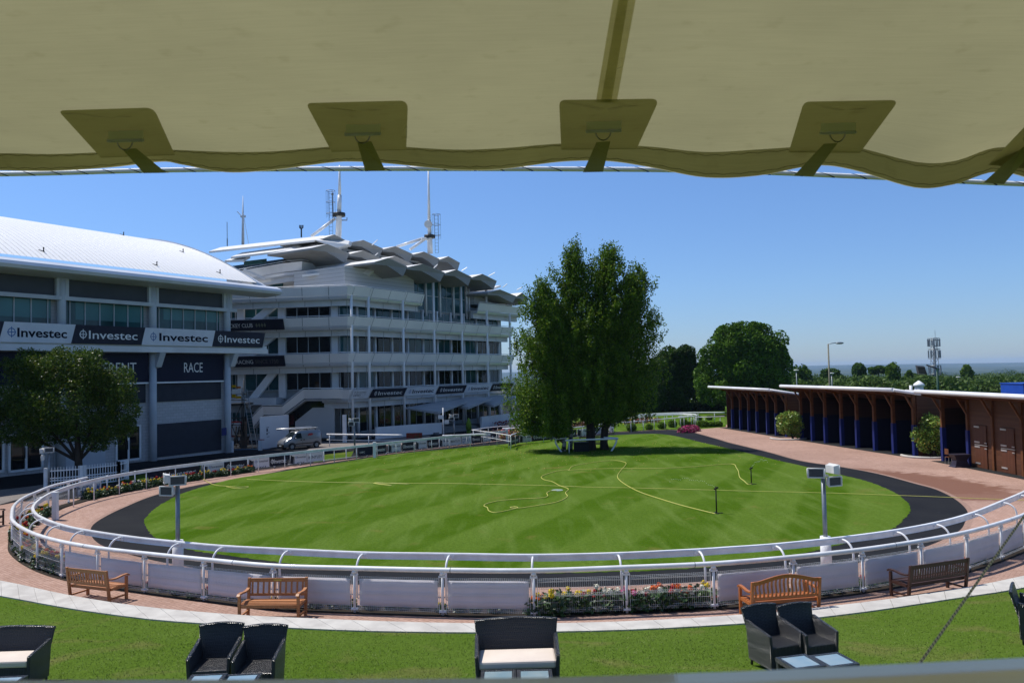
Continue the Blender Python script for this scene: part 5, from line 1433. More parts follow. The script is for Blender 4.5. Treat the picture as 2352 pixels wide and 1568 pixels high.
def ball_tree(name, label, base, clumps, n, size, lm, trunk_r=.35, seed=1, cat='tree', group=None, bark=None, shell=.45, limbs=True, trunk_to=None, bumps=.36):
    """crown of overlapping leaf clumps: each (centre offset, radii)"""
    rng = np.random.default_rng(seed); t = thing(name, label, cat, base, 0, group)
    vol = np.array([c[1][0] * c[1][1] * c[1][2] for c in clumps]) ** .75; vol /= vol.sum(); out = []
    for (c, r), f in zip(clumps, vol):
        k = int(n * f); r = np.array(r); c = np.array(c)
        m_ = int(np.clip(26 * (r.max() / max(r.mean(), .01)), 14, 40)); pd = rng.normal(size=(m_, 3)); pd /= np.linalg.norm(pd, axis=1)[:, None]
        pr = bumps * rng.uniform(.75, 1.35, m_)            # puff radius as a share of the clump radius
        pc = pd * (1 - pr[:, None] * .75) * rng.uniform(.82, 1.06, (m_, 1))
        idx = rng.integers(0, m_, k); d = rng.normal(size=(k, 3)); d /= np.linalg.norm(d, axis=1)[:, None]
        d += pd[idx] * .55; d /= np.linalg.norm(d, axis=1)[:, None]
        q = pc[idx] + d * pr[idx][:, None] * (1 - shell * rng.uniform(0, 1, k) ** 2.2)[:, None]
        k2 = k // 6; e = rng.normal(size=(k2, 3)); e /= np.linalg.norm(e, axis=1)[:, None]; q[:k2] = e * rng.uniform(.3, .7, k2)[:, None]
        out.append(c + q * r)
    P = np.concatenate(out) + np.array(base); rng.shuffle(P)
    npmesh('crown', quads(P, size, rng), 0, lm, t)
    bk_ = bark or BARK; m = MB(); top = Vector(base) + Vector(trunk_to or clumps[0][0])
    b0 = Vector(base) - Vector((0, 0, .2))
    m.tube([b0, b0.lerp(top, .25) + Vector((.03, 0, 0)), b0.lerp(top, .6), top], [trunk_r * 1.25, trunk_r, trunk_r * .75, trunk_r * .35], 9)
    if limbs:
        for (c, r) in clumps[1:7]:
            e = Vector(base) + Vector(c); s0 = b0.lerp(top, .35); m.tube([s0, s0.lerp(e, .5) + Vector((0, 0, -.2)), e], [trunk_r * .45, trunk_r * .3, trunk_r * .12], 6)
    m.build('trunk', bk_, t)
    return t
BARK = mat('brown_bark', (.055, .04, .03), .9, (.03, .022, .018), 3, bump=.8, bscale=25, stretch=(1, 1, .3))
BIRCHB = NB('birch_bark'); p = BIRCHB.pos(); BIRCHB.b.inputs['Roughness'].default_value = .8
BIRCHB.col(BIRCHB.ramp(BIRCHB.noise(BIRCHB.map(p, scale=(2, 2, 5)), 1.6, 5), [(.42, (.03, .028, .025)), (.55, (.30, .29, .27)), (.7, (.42, .41, .38))])); BIRCHB = BIRCHB.m
LSHRUB = leafmat('laurel_leaf', [(0, (.03, .06, .012)), (.5, (.10, .16, .04)), (.8, (.24, .28, .10)), (1, (.30, .12, .05))], .35, .2, .3)
for (x, y, w_, h_, lab, sd) in ((1822, 1010, 1.10, 2.5, 'round leafy shrub between the far and middle stables', 3), (2150, 1052, 1.05, 2.75, 'large leafy shrub with reddish tips between the middle and nearest stables', 4)):
    p = G(x, y); ball_tree('shrub', lab, p, [((0, .8, h_ * .55), (w_, 1.1, h_ * .46)), ((-.5, .6, h_ * .45), (.75, .7, h_ * .32)), ((.45, .6, h_ * .4), (.8, .8, h_ * .33)), ((.1, .5, h_ * .75), (.8, .7, h_ * .27))], 4600, .085, LSHRUB, .10, sd, 'shrub', 'shrubs between the stables', shell=.8, bumps=.4)
    m = MB(); m.tube([p + Vector((1.5 * math.cos(a), 1.2 + 1.6 * math.sin(a), .06)) for a in np.linspace(math.pi * .9, 2.1 * math.pi, 14)], .09, 6)
    m.build('shrub_kerb', STONE, label='pale curved kerb round the foot of the ' + ('nearer' if x > 2000 else 'farther') + ' stable shrub', cat='kerb')
# topiary balls
TOPM = leafmat('box_hedge_leaf', [(0, (.03, .06, .008)), (.6, (.07, .12, .015)), (1, (.13, .18, .03))], .6, .2, .2)
tops = [(1631,1007,58),(1372,1003,38),(1510,1000,50),(1632,994,46)]
D8 = lambda x, y: ((2100 + x / 2.767) / 1.7415, (1600 + y / 2.768) / 1.7415)
tb_ = [((1180,344),56),((1375,328),40),((1517,318),47),((1634,302),50),((1752,287),52),((1815,284),30),((1866,272),32),((1945,298),44),((1990,300),45),((2063,297),36),((2105,294),34),((2150,292),38),((1925,222),34),((2040,222),34)]
for i, ((x, y), r) in enumerate(tb_):
    px, py = D8(x, y); p = G(px, py); rw = r * 2 / 2.767 / 1.7415 / 2 * p.y / F
    t = thing('topiary_ball', f'clipped round box bush, {ordn[i]} from the left along the far rail', 'bush', p, 0, 'clipped box bushes')
    rng = np.random.default_rng(i); n_ = 900; d = rng.normal(size=(n_, 3)); d /= np.linalg.norm(d, axis=1)[:, None]; d[:, 2] = np.where(d[:, 2] < -.7, -d[:, 2], d[:, 2])
    C_ = np.array(p) + np.array([0, 0, rw * .72]) + d * np.array([rw, rw, rw * .85]) * rng.uniform(.9, 1.03, n_)[:, None]
    npmesh('foliage', quads(C_, .075, rng), 0, TOPM, t)
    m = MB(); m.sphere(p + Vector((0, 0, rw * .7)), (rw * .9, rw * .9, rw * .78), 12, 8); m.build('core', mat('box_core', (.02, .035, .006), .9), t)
MAG = NB('magenta_petals'); MAG.b.inputs['Roughness'].default_value = .6
MAG.col(MAG.ramp(MAG.nd('NewGeometry').outputs['Random Per Island'], [(0, (.03, .07, .02)), (.2, (.03, .07, .02)), (.22, (.30, .01, .10)), (.6, (.48, .02, .16)), (1, (.16, .01, .12))], 'CONSTANT')); MAG = MAG.m
for i, (x, y, r) in enumerate(((1577, 993, .95), (1590, 990, .9))):
    p = G(x, y) ; rng = np.random.default_rng(90 + i); n_ = 1400; d = rng.normal(size=(n_, 3)); d /= np.linalg.norm(d, axis=1)[:, None]; d[:, 2] = abs(d[:, 2])
    C_ = np.array(p) + d * np.array([r, r, r * .75]) * rng.uniform(.75, 1.05, n_)[:, None]
    t = thing('flower_mound', ['magenta and purple flower mound, left one beside the dark walk', 'magenta flower mound, right one beside the pink paving corner'][i], 'flower bed', p, 0, 'magenta flower mounds')
    npmesh('petals', quads(C_, .075, rng), 0, MAG, t)
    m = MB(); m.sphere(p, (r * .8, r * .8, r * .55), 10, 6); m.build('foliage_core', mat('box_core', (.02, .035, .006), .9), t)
# rails round the far parade ground
def rail(label, pts, h, r=.055, gap=2.1, grp=None, low=False):
    c = [G(x, y, h) for x, y in pts]; c = catmull(c, 6) if len(c) > 2 else [c[0].lerp(c[1], k / 6) for k in range(7)]
    t = thing('white_rail', label, 'rail', (c[0].x, c[0].y, gz(0, c[0].y)), 0, grp)
    MB().tube(c, r, 8).build('rail', WPLAS, t); C_ = Curve(c)
    if low: MB().tube([q + Vector((0, 0, -.5)) for q in c], r * .6, 6).build('lower_rail', WHITE, t)
    s = .3
    while s < C_.L:
        p = C_.at(s); m = MB(); m.tube([Vector((p.x, p.y, gz(p.x, p.y) - .05)), p], r * .6, 6); m.build('post', WHITE, t); s += gap
    return t
e8 = lambda L: [D8(x, y) for x, y in L]
rail('white rail rising behind the left topiary balls', e8([(880,262),(960,248),(1180,240),(1500,212),(1740,190),(1870,174)]), 1.15)
rail('white rail ending at the far stable behind the pink paving', e8([(1880,196),(1910,188),(2050,186),(2208,178)]), 1.15)
rail('long white rail farthest behind the topiary balls', e8([(1250,160),(1500,148),(1800,138),(2208,136)]), 1.15, .07)
rail('curved white rail around the flower beds of the far parade ring', e8([(1000,196),(1200,176),(1450,160),(1700,152),(1850,155),(1900,164),(1860,178),(1700,186)]), 1.15, .07)
rail('inner curved white rail of the far parade ring', e8([(1000,215),(1150,200),(1350,178),(1550,166),(1750,160),(1850,165)]), 1.15, .06)
# flowers beyond, dark hedge, white railings far away
BEDM = NB('far_bedding'); BEDM.b.inputs['Roughness'].default_value = .7
BEDM.col(BEDM.ramp(BEDM.nd('NewGeometry').outputs['Random Per Island'], [(0, (.03, .08, .02)), (.35, (.5, .12, .16)), (.55, (.55, .3, .3)), (.7, (.6, .45, .04)), (.85, (.35, .03, .05)), (1, (.6, .5, .5))], 'CONSTANT')); BEDM = BEDM.m
def bed(label, a, b, w_, h_, n_, sd):
    rng = np.random.default_rng(sd); A_, B_ = G(*a), G(*b); k = rng.uniform(0, 1, n_)[:, None]
    C_ = np.array(A_) * (1 - k) + np.array(B_) * k + rng.uniform(-1, 1, (n_, 3)) * np.array([w_ * .3, w_, 0]); C_[:, 2] += rng.uniform(.05, h_, n_)
    npmesh('flower_bed', quads(C_, .09, rng), 0, BEDM, label=label, cat='flower bed', group='colourful far flower beds')
bed('pink and yellow flower bed behind the topiary rail', D8(1090, 265), D8(1490, 245), .7, .6, 1600, 1)
bed('yellow topped flower bed inside the curved parade ring rail', D8(1180, 218), D8(1400, 208), .6, .7, 900, 2)
bed('red flower bed behind the birch trunks', D8(530, 305), D8(670, 292), .5, .6, 600, 3)
bed('pink and red flower tubs inside the white barrier near the entrance', (1145, 1008), (1192, 1004), .8, .9, 1100, 4)
bed('pink flower row under the white barrier by the entrance steps', (1108, 1005), (1150, 1000), .4, .7, 500, 5)
m = MB(); a, b = G(1478, 949), G(1664, 944); b = G(1668, 946); ht = 2.3
HEDG = leafmat('dark_hedge', [(0, (.008, .014, .006)), (.6, (.014, .024, .010)), (1, (.02, .034, .012))], .7, .1, .1)
rng = np.random.default_rng(5); n_ = 9000; k = rng.uniform(0, 1, n_)[:, None]; C_ = np.array(G(1440, 948)) * (1 - k) + np.array(G(1664, 944)) * k; C_ += rng.uniform(-1, 1, (n_, 3)) * np.array([.2, .5, 0]); C_[:, 2] += rng.uniform(0, 1.55, n_)
hd = thing('hedge', 'dark clipped hedge behind the far rails under the round trees', 'hedge', G(1560, 946))
npmesh('foliage', quads(C_, .16, rng), 0, HEDG, hd)
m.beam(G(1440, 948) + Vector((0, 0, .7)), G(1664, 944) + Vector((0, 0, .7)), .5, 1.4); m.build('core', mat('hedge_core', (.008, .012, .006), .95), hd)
rail('distant white railing glimpsed over the hedge under the trees', [(1420,921),(1560,917),(1664,914)], 1.2, .09, 1.6, low=True)
# white barrier by the entrance
def barrier(label, pts, h, gap=1.6, posts=True, r=.04):
    return rail(label, pts, h, r, gap, low=True)
barrier('white two bar barrier round the flower tubs before the entrance', [(1084,987),(1150,979),(1268,973)], 1.15)
barrier('white sloping barrier joining the flower tub barrier to the far rail', [(1084,987),(1130,993),(1174,1000)], 1.15, 3)
rail('white rail in front of the entrance steps', [(1016,1000),(1060,999),(1118,997)], 1.1, .06)
rail('white rail with mesh panels right of the van', [(751,997),(830,998),(924,999)], 1.15, .07, 4.5, low=True)

# ------------------------------------------------------------------ background trees
LDARK = leafmat('dark_tree_leaf', [(0, (.014, .030, .006)), (.5, (.030, .062, .010)), (1, (.06, .105, .018))], .5, .3)
LMID = leafmat('mid_tree_leaf', [(0, (.02, .045, .008)), (.5, (.045, .088, .012)), (1, (.085, .14, .02))], .5, .3)
LGREY = leafmat('greyish_tree_leaf', [(0, (.012, .024, .007)), (.5, (.024, .044, .012)), (1, (.04, .07, .02))], .5, .25)  # darker, greyer green than the other tree leaves
p = U(1712, 945, 118); p.z = gz(0, 118); k = 118 / F
def px(n): return n * k
top = U(1712, 735, 118).z - p.z
ball_tree('round_tree', 'large rounded green tree rising behind the far stable', p, [((0, 0, top * .52), (px(92), px(75), top * .45)), ((px(-62), -1, top * .40), (px(62), px(50), top * .34)), ((px(62), -1, top * .38), (px(44), px(44), top * .34)), ((px(-20), -1.5, top * .70), (px(75), px(50), top * .26)), ((px(28), -1, top * .70), (px(66), px(50), top * .28)), ((px(-8), -3.5, top * .36), (px(80), px(40), top * .30)), ((px(40), 0, top * .45), (px(68), px(50), top * .38))], 70000, .21, LMID, .6, 21, bumps=.30)
p = U(1560, 950, 128); p.z = gz(0, 128); k = 128 / F; top = U(1560, 790, 128).z - p.z
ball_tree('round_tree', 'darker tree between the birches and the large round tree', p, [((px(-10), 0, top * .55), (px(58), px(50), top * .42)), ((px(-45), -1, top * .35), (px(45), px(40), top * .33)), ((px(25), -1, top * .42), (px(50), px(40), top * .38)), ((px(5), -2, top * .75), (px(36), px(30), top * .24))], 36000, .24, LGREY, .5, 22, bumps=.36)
p = U(1480, 955, 135); p.z = gz(0, 135); k = 135 / F; top = U(1480, 830, 135).z - p.z
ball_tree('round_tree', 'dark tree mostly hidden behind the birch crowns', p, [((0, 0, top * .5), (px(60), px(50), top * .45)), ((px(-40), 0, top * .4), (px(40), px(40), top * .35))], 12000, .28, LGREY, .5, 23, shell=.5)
p = U(1745, 925, 112); p.z = gz(0, 112); k = 112 / F
# belt of trees beyond the stables: distinct trees first, then the wood as a mass
LF = [LMID, LDARK, leafmat('yellowish_tree_leaf', [(0, (.03, .055, .012)), (.5, (.06, .10, .018)), (1, (.10, .15, .03))], .5, .3)]
def far_tree(name, label, x, ytop, d, wpx, lm, seed, kind='round', hpx=60):
    top = U(x, ytop, d); k = d / F; w_ = wpx * k / 2; zb = terr(top.x, d); H = top.z - zb; b = Vector((top.x, d, zb)); hc = hpx * k
    if kind == 'poplar': cl = [((0, 0, H - hc * .5), (w_, w_, hc * .5)), ((0, 0, H - hc * .75), (w_ * 1.1, w_ * 1.1, hc * .4)), ((.05 * w_, 0, H - hc * .2), (w_ * .5, w_ * .5, hc * .2))]
    elif kind == 'umbrella': cl = [((0, 0, H - hc * .2), (w_, w_, hc * .20)), ((-w_ * .5, 0, H - hc * .35), (w_ * .5, w_ * .5, hc * .15)), ((w_ * .5, 0, H - hc * .3), (w_ * .5, w_ * .5, hc * .15))]
    else: cl = [((0, 0, H - hc * .45), (w_, w_, hc * .45)), ((-w_ * .45, -1, H - hc * .6), (w_ * .6, w_ * .6, hc * .4)), ((w_ * .45, -1, H - hc * .55), (w_ * .6, w_ * .6, hc * .4))]
    return ball_tree(name, label, b, cl, 3800, max(.26, d * .0017), lm, w_ * .06 + .15, seed, 'tree', None, shell=.55, bumps=.42, limbs=kind != 'poplar')
far_tree('pine_tree', 'dark bushy tree just right of the large round tree', 1838, 838, 190, 44, LDARK, 31, hpx=60)
far_tree('round_tree', 'dark crowned tree behind the tall street lamp', 1905, 843, 230, 44, LDARK, 32, hpx=50)
far_tree('pine_tree', 'dark tree standing above the wood right of the street lamp', 1971, 834, 240, 28, LDARK, 33, hpx=36)
far_tree('pine_tree', 'flat topped pine left of the slim poplar', 2018, 841, 260, 44, LDARK, 34, 'umbrella', 36)
far_tree('poplar_tree', 'slim pointed poplar above the middle stable roof', 2050, 833, 180, 34, LF[2], 35, 'poplar', 62)
far_tree('poplar_tree', 'slim light green tree right of the telecom mast', 2221, 838, 220, 28, LF[2], 36, 'poplar', 52)
far_tree('poplar_tree', 'small pale pointed tree between the poplar and the mast', 2088, 850, 210, 20, LF[2], 37, 'poplar', 40)
# the wood as one mass of crowns
rng = np.random.default_rng(77); C_ = []; 
for i in range(620):
    d = rng.choice([rng.uniform(160, 260), rng.uniform(260, 700)]); x = rng.uniform(1750 if d < 260 else 1550, 2420) if d < 500 else rng.uniform(-200, 2500)
    yt = 871 - .012 * (x - 2050) + rng.normal(0, 5.5) - (-5 if d < 260 else (1 if d < 400 else 7))
    top = U(x, yt, d); zb = terr(top.x, d)
    H = top.z - zb; r = rng.uniform(3.5, 7) * (1 if d < 300 else 1.5)
    if H < 3: continue
    n_ = 900 if d < 270 else 420; q = rng.normal(size=(n_, 3)); q /= np.linalg.norm(q, axis=1)[:, None]; q[:, 2] = np.where(q[:, 2] < -.3, -q[:, 2], q[:, 2])
    C_.append(np.array([top.x, d, top.z - r * .8 - rng.choice([0, 0, r * .9])]) + q * np.array([r, r, r * .85]) * rng.uniform(.75, 1.05, n_)[:, None])
C_ = np.concatenate(C_)
WOODL = leafmat('wood_foliage', [(0, (.018, .036, .008)), (.5, (.038, .066, .014)), (1, (.07, .10, .025))], .6, .25, .2)
npmesh('wood', quads(C_, .42, rng), 0, WOODL, kind='stuff', label='belt of woodland rolling away behind the stables')
C_ = []
for i in range(520):
    d = 700 * (6.5 ** rng.uniform(0, 1)); x = rng.uniform(1550, 2500); top = U(x, 850, d); zb = terr(top.x, d); r = rng.uniform(6, 15); w_ = r * rng.uniform(1.5, 6)
    n_ = 150; q = rng.normal(size=(n_, 3)); q /= np.linalg.norm(q, axis=1)[:, None]; q[:, 2] = abs(q[:, 2])
    C_.append(np.array([top.x, d, zb]) + q * np.array([w_, r, r * .9]))
npmesh('distant_wood', quads(np.concatenate(C_), 3.2, rng), 0, WOODL, kind='stuff', label='far bands of trees fading into the haze')
# solid undergrowth so the ground does not show between the crowns
# ------------------------------------------------------------------ bench, box and rail round the birch trunks
c0 = G(1345, 1037)
rail('white guard rail standing in front of the birch trunks', [(1298,1011),(1420,1007)], 1.0, .07, 4.3)
m = MB()
def bent(label, x0, y0, s):
    p = G(x0, y0); t = thing('bent_rail_end', label, 'rail', p, 0, 'curved ends of the guard rail')
    pts = [p, p + Vector((-.25 * s, .1, .35)), p + Vector((-.45 * s, .2, .75)), p + Vector((-.42 * s, .25, 1.0))]
    m = MB(); m.tube(catmull(pts, 4), .07, 8); m.build('curved_post', WHITE, t); m = MB(); m.tube([pts[-1] + Vector((-.12 * s, 0, 0)), pts[-1] + Vector((.9 * s, .4, .05))], .06, 6); m.build('bar', WHITE, t)
bent('curved white rail end left of the birch trunks', 1290, 1038, 1); bent('curved white rail end right of the birch trunks', 1404, 1036, -1)
p = G(1336, 1037); m = MB(); m.box(p + Vector((0, .3, .36)), (1.15, .7, .68)); m.box(p + Vector((0, .3, .72)), (1.22, .77, .05))
for k in range(4): m.box(p + Vector((0, -.062, .12 + k * .17)), (1.17, .02, .03))
m.build('dark_box', BLACK, label='dark grey box standing between the birch trunks', cat='box')
for x, lab in ((1352, 'weathered slatted bench between the birch trunks'), (1377, 'weathered bench partly hidden right of the thick trunks')):
    p = G(x, 1031); bench(lab, 1.3, Vector((p.x, p.y + .8, p.z)), rad(0), woodm('weathered_teak' + str(x), (.13, .10, .07), (.2, .16, .12)), 'slat', 8, hb=.95)
# ------------------------------------------------------------------ glass
def glassm(name, c, rough=.04, var=.5):
    B = NB(name); B.b.inputs['Roughness'].default_value = rough; B.b.inputs['Specular IOR Level'].default_value = .32
    p = B.pos(); n = B.noise(B.map(p, scale=(.4, .4, .25)), 1.0, 3)
    B.col(B.ramp(n, [(.38, tuple(x * (1 - var) for x in c)), (.6, c)])); B.bump(B.noise(p, .5, 2), .04, .05); return B.m
GLD = glassm('dark_window_glass', (.006, .010, .012))
GLT = glassm('teal_window_glass', (.020, .085, .095))
BLIND = glassm('blind_behind_glass', (.05, .17, .18), .15, .2)
FRAMEM = mat('window_frame_metal', (.42, .45, .47), .4, (.36, .39, .41), 2)

# ------------------------------------------------------------------ left stand
C1 = Vector((-.4583 * 62.4, 62.4, 0)); C2_ = Vector((-.3633 * 68.8, 68.8, 0))
bay = (C2_ - C1).length; eL = (C2_ - C1).normalized()
LF_ = Fr(C2_, eL)          # s=0 at the corner column, negative to the left; n to the right of travel = outward (+x,-y)
def zat(px, py, a, b=0):
    """height above datum of pixel row py at frame point (a,b)"""
    q = LF_(a, b, 0); r = ray(px, py); return CAMZ + r.z / r.y * q.y
def zL(y, px=522): return CAMZ + (ray(px, y).z / ray(px, y).y) * C2_.y
ls = thing('left_grandstand', 'long grey stand with a curved white metal roof and sponsor boards at left', 'building', C2_)
cols = [0, -bay, -2 * bay, -3 * bay, -4 * bay]
S0, S1 = -5 * bay, 1.2
zE = zL(668)          # underside of eaves
zRB = zL(714); zWT = zL(716); zWB = zL(771); zSG0 = zL(800, 560); zSGt = zL(771, 560)
zNT, zNB = zL(812), zL(873); zB1b = zL(915); zB2t, zB2b = zL(962), zL(1024)
def pbox(name, mt_, a0, a1, b0, b1, z0, z1, par=ls, **k):
    m = MB(); LF_.box(m, a0, a1, b0, b1, z0, z1); return m.build(name, mt_, par, **k)
BLOCKW = NB('painted_blockwork'); p = BLOCKW.pos(); BLOCKW.b.inputs['Roughness'].default_value = .8
bk = BLOCKW.nd('TexBrick'); sx = BLOCKW.nd('SeparateXYZ'); BLOCKW.lk(p, sx.inputs[0]); cx = BLOCKW.nd('CombineXYZ'); BLOCKW.lk(sx.outputs[1], cx.inputs[0]); BLOCKW.lk(sx.outputs[2], cx.inputs[1]); BLOCKW.lk(cx.outputs[0], bk.inputs[0])
BLOCKW.val(bk, Scale=1.0, Mortar_Size=.012, Brick_Width=.45, Row_Height=.24); bk.inputs['Color1'].default_value = (.42, .42, .43, 1); bk.inputs['Color2'].default_value = (.47, .47, .48, 1); bk.inputs['Mortar'].default_value = (.30, .30, .31, 1)
BLOCKW.col(bk.outputs[0]); BLOCKW.bump(bk.outputs['Fac'], .3, -.01); BLOCKW = BLOCKW.m
ARCHP = mat('grey_spandrel', (.06, .065, .075), .6, (.05, .055, .065), 1)
pbox('wall', BLOCKW, S0, S1 - .9, -14, -.5, -2, zE)
pbox('upper_spandrel', ARCHP, S0, S1 - 1.0, -.48, -.12, zRB, zE + .3)
pbox('string_course', COLM, S0, S1 - .3, -.10, .22, zWT, zWT + .28)
pbox('balcony_beam', CONC, S0, S1 + 2.6, -.3, .9, zNT, zSG0)
sg = MB(); LF_.box(sg, S0, S1 + 2.6, .55, .75, zSG0 - .05, zSG0 + .25); sg.build('beam_lip', CONC, ls)
# windows
for i in range(5):
    a1, a0 = cols[i] - .55, (cols[i + 1] + .55 if i < 4 else S0)
    m = MB(); LF_.box(m, a0, a1, -.47, -.42, zWB - .6, zWT + .02); wd = m.build('window', GLT, ls)
    m = MB(); LF_.box(m, a0 + .7, a1, -.415, -.41, zWT - (1.3 if i else .95), zWT - .02); m.build('blind', BLIND, wd)
    m = MB(); n_ = 5
    for k in range(n_ + 1):
        a = a0 + .25 + (a1 - a0 - .5) * k / n_; LF_.box(m, a - .04, a + .04, -.41, -.34, zWB - .6, zWT + .02)
    LF_.box(m, a0, a1, -.40, -.33, zWB - .65, zWB - .5)
    m.build('frame', FRAMEM, wd)
for i, a in enumerate(cols):
    m = MB(); m.tube([LF_(a, -.05, -2), LF_(a, -.05, zNT - .05)], .28, 14)
    m.tube([LF_(a, -.05, zNT - .1), LF_(a, -.05, zE + .2)], .30, 14)
    LF_.box(m, a - .45, a + .45, -.45, .12, zWT + .28, zE + .3)
    m.prism([LF_(a, -.5, zNT - 1.3), LF_(a, .35, zNT - 1.15), LF_(a, .9, zNT - .02), LF_(a, -.5, zNT - .02)], LF_.e * .5)
    m.build('column', COLM, ls)
# lower bays
for i in range(5):
    a1, a0 = cols[i] - .3, (cols[i + 1] + .3 if i < 4 else S0)
    nv = pbox('navy_board', NAVY, a0, a1, -.30, -.18, zNB, zNT - .05)
    pbox('white_trim', WHITE, a0, a1, -.34, -.10, zNB - .12, zNB)
    if i < 2: pbox('louvre_panel', LOUV, a0 + .25, a1 - .1, -.49, -.40, zB1b, zNB - .12)
    if i == 0: pbox('roller_shutter', LOUV, a0 + .1, a1 - .1, -.49, -.40, zB2b - .3, zB2t)
    if i < 3:
        txt = ['RACE', 'DIFFERENT', 'A'][i]
        Mx = Matrix((LF_.e, Vector((0, 0, 1)), LF_.n)).transposed().to_4x4()
        a_ = {0: a0 + (a1 - a0) * .40, 1: a0 + (a1 - a0) * .16, 2: a0 + 2}[i]
        Mx.translation = LF_(a_, -.17, (zNT + zNB) / 2 - .42)
        text_obj(txt, LETW, Mx, .85, nv, width={0: 1.85, 1: 4.6, 2: .5}[i])
# glazed doors in the second bay, glazed front further left
def gdoor(a, w_, z0, h_, n_=2, mt_=GLT):
    m = MB()
    for k in range(n_ + 1):
        LF_.box(m, a + w_ * k / n_ - .07, a + w_ * k / n_ + .07, -.50, -.36, z0, z0 + h_)
    LF_.box(m, a - .07, a + w_ + .07, -.50, -.36, z0 + h_ - .12, z0 + h_); LF_.box(m, a - .07, a + w_ + .07, -.50, -.36, z0, z0 + .16)
    d = m.build('door', WHITE, ls); m = MB(); LF_.box(m, a, a + w_, -.46, -.43, z0 + .1, z0 + h_ - .1); m.build('glass', GLD, d)
    m = MB()
    for dx in (-.12, .12): m.tube([LF_(a + w_ / 2 + dx, -.3, z0 + .9), LF_(a + w_ / 2 + dx, -.3, z0 + 1.6)], .03, 6)
    m.build('handle', DARKM, d)
gdoor(-bay - 2.9, 2.0, -.35, 2.75)
gdoor(-3 * bay + 1.2, 2.4, -.1, 2.6); gdoor(-4 * bay + 1, 4.5, 0, 3.0, 3); gdoor(-3 * bay + 4.0, 2.2, -.2, 2.6)
pbox('white_wall_panel', COLM, -2 * bay - .3, -bay - 3.8, -.47, -.38, -.6, 2.6)
for a in (-3 * bay + .4, -4 * bay + 6.4): pbox('blue_upright', BLUEP, a, a + .12, -.42, -.3, -.3, 3.4)
pbox('blue_sign', BLUEP, -.95, -.45, .28, .31, .95, 1.6)
pbox('wall_light', mat('lit_strip_light', (.8, .8, .8), .3), -bay - 1.6, -bay - 1.1, -.36, -.28, 3.15, 3.28)
# the curved roof: long barrel with an overhanging bow at the near end
ov = 1.7
eave_px = [(-400,521),(-200,545),(0,572),(150,588),(300,605),(450,624),(577,641)]
def roof_pt(a, b):
    # barrel: b = distance outward from the column line, negative to the back
    k = (ov - b) / 17.0
    h = 5.6 * math.sin(min(k, 1) * math.pi * .5) ** .9
    return LF_(a, b, zE + .55 + h)
ALUR = NB('standing_seam_roof'); ALUR.b.inputs['Roughness'].default_value = .35; ALUR.b.inputs['Metallic'].default_value = .0
p = ALUR.pos(); sub = ALUR.nd('VectorMath', operation='DOT_PRODUCT'); ALUR.lk(p, sub.inputs[0]); sub.inputs[1].default_value = LF_.e
fr_ = ALUR.math('FRACT', ALUR.math('MULTIPLY', sub.outputs['Value'], 1 / .42)); rb_ = ALUR.ramp(fr_, [(0, (0, 0, 0)), (.10, (1, 1, 1)), (.9, (1, 1, 1)), (1, (0, 0, 0))])
ALUR.col(ALUR.mix(rb_, (.50, .49, .46), (.88, .865, .83))); ALUR.bump(rb_, .8, -.06); ALUR = ALUR.m
SE = S1 + 1.3; SB = 9.0      # roof runs to SE at the eaves and is cut back by the bow towards the ridge
m = MB(); na, nb = 60, 26
def rfn(u, v):
    b = ov - .35 - v * 17.5; e_end = SE + .2 - 10.5 * (v ** 1.0) * .0
    e_end = SE + .1 - .0 * v
    e_end = bow(v); a = S0 - 6 + (e_end - (S0 - 6)) * u; q = roof_pt(a, b); return q
def bow(v): return SE - .2 - 1.0 * v + (-.5) * v * v * 1.0
m.grid(rfn, na, nb); m.build('roof', ALUR, ls, smooth=True)
# grey gutter nose and verge
m = MB(); prof = [(ov - .4, .58), (ov - .25, .60), (ov + .35, .34), (ov + .5, .10), (ov + .35, -.12), (ov - .1, -.20), (ov - 1.8, -.30), (ov - 1.8, .2)]
pth = [LF_(S0 - 6, 0, zE), LF_(SE + 1.9, 0, zE)]
m.sweep(pth, prof); m.build('gutter', GUTM, ls)
m = MB(); n_ = 24; vs = []
for k in range(n_ + 1):
    v = k / n_; b = ov - .35 - v * 17.5; q = roof_pt(0, b); z = q.z
    for da, dz in ((-.15, .12), (2.0 * (1 - v * .5), -.62 - .2 * v), (1.9 * (1 - v * .5), -.95 - .2 * v), (-.15, -.35)):
        r_ = LF_(bow(v) + da, b, z + dz); vs.append(r_)
m.add(vs, [(4 * i + j, 4 * i + (j + 1) % 4, 4 * i + 4 + (j + 1) % 4, 4 * i + 4 + j) for i in range(n_) for j in range(4)] + [(3, 2, 1, 0)])
m.build('verge', GUTM, ls)
m = MB(); LF_.box(m, S0, S1 + 1.0, -1.2, .9, zE - .02, zE + .35); LF_.box(m, S0 - 1, SE + .8, -14, ov + .1, zE + .30, zE + .42); m.build('soffit', SOFF, ls)
for a, v in ((-2.2 * bay, .06), (-.98 * bay, .06), (-1.0, .06), (-1.2, .32), (-3.4, .62)):
    q = roof_pt(a, ov - .35 - v * 17.5); m = MB(); m.tube([q, q + Vector((0, 0, .26))], .04, 6); m.tube([q + Vector((-.30, -.1, .14)), q + Vector((.05, .05, .02))], .025, 6); m.sphere(q + Vector((0, 0, .28)), .06, 6, 4); m.build('roof_anchor', DARKM, ls)
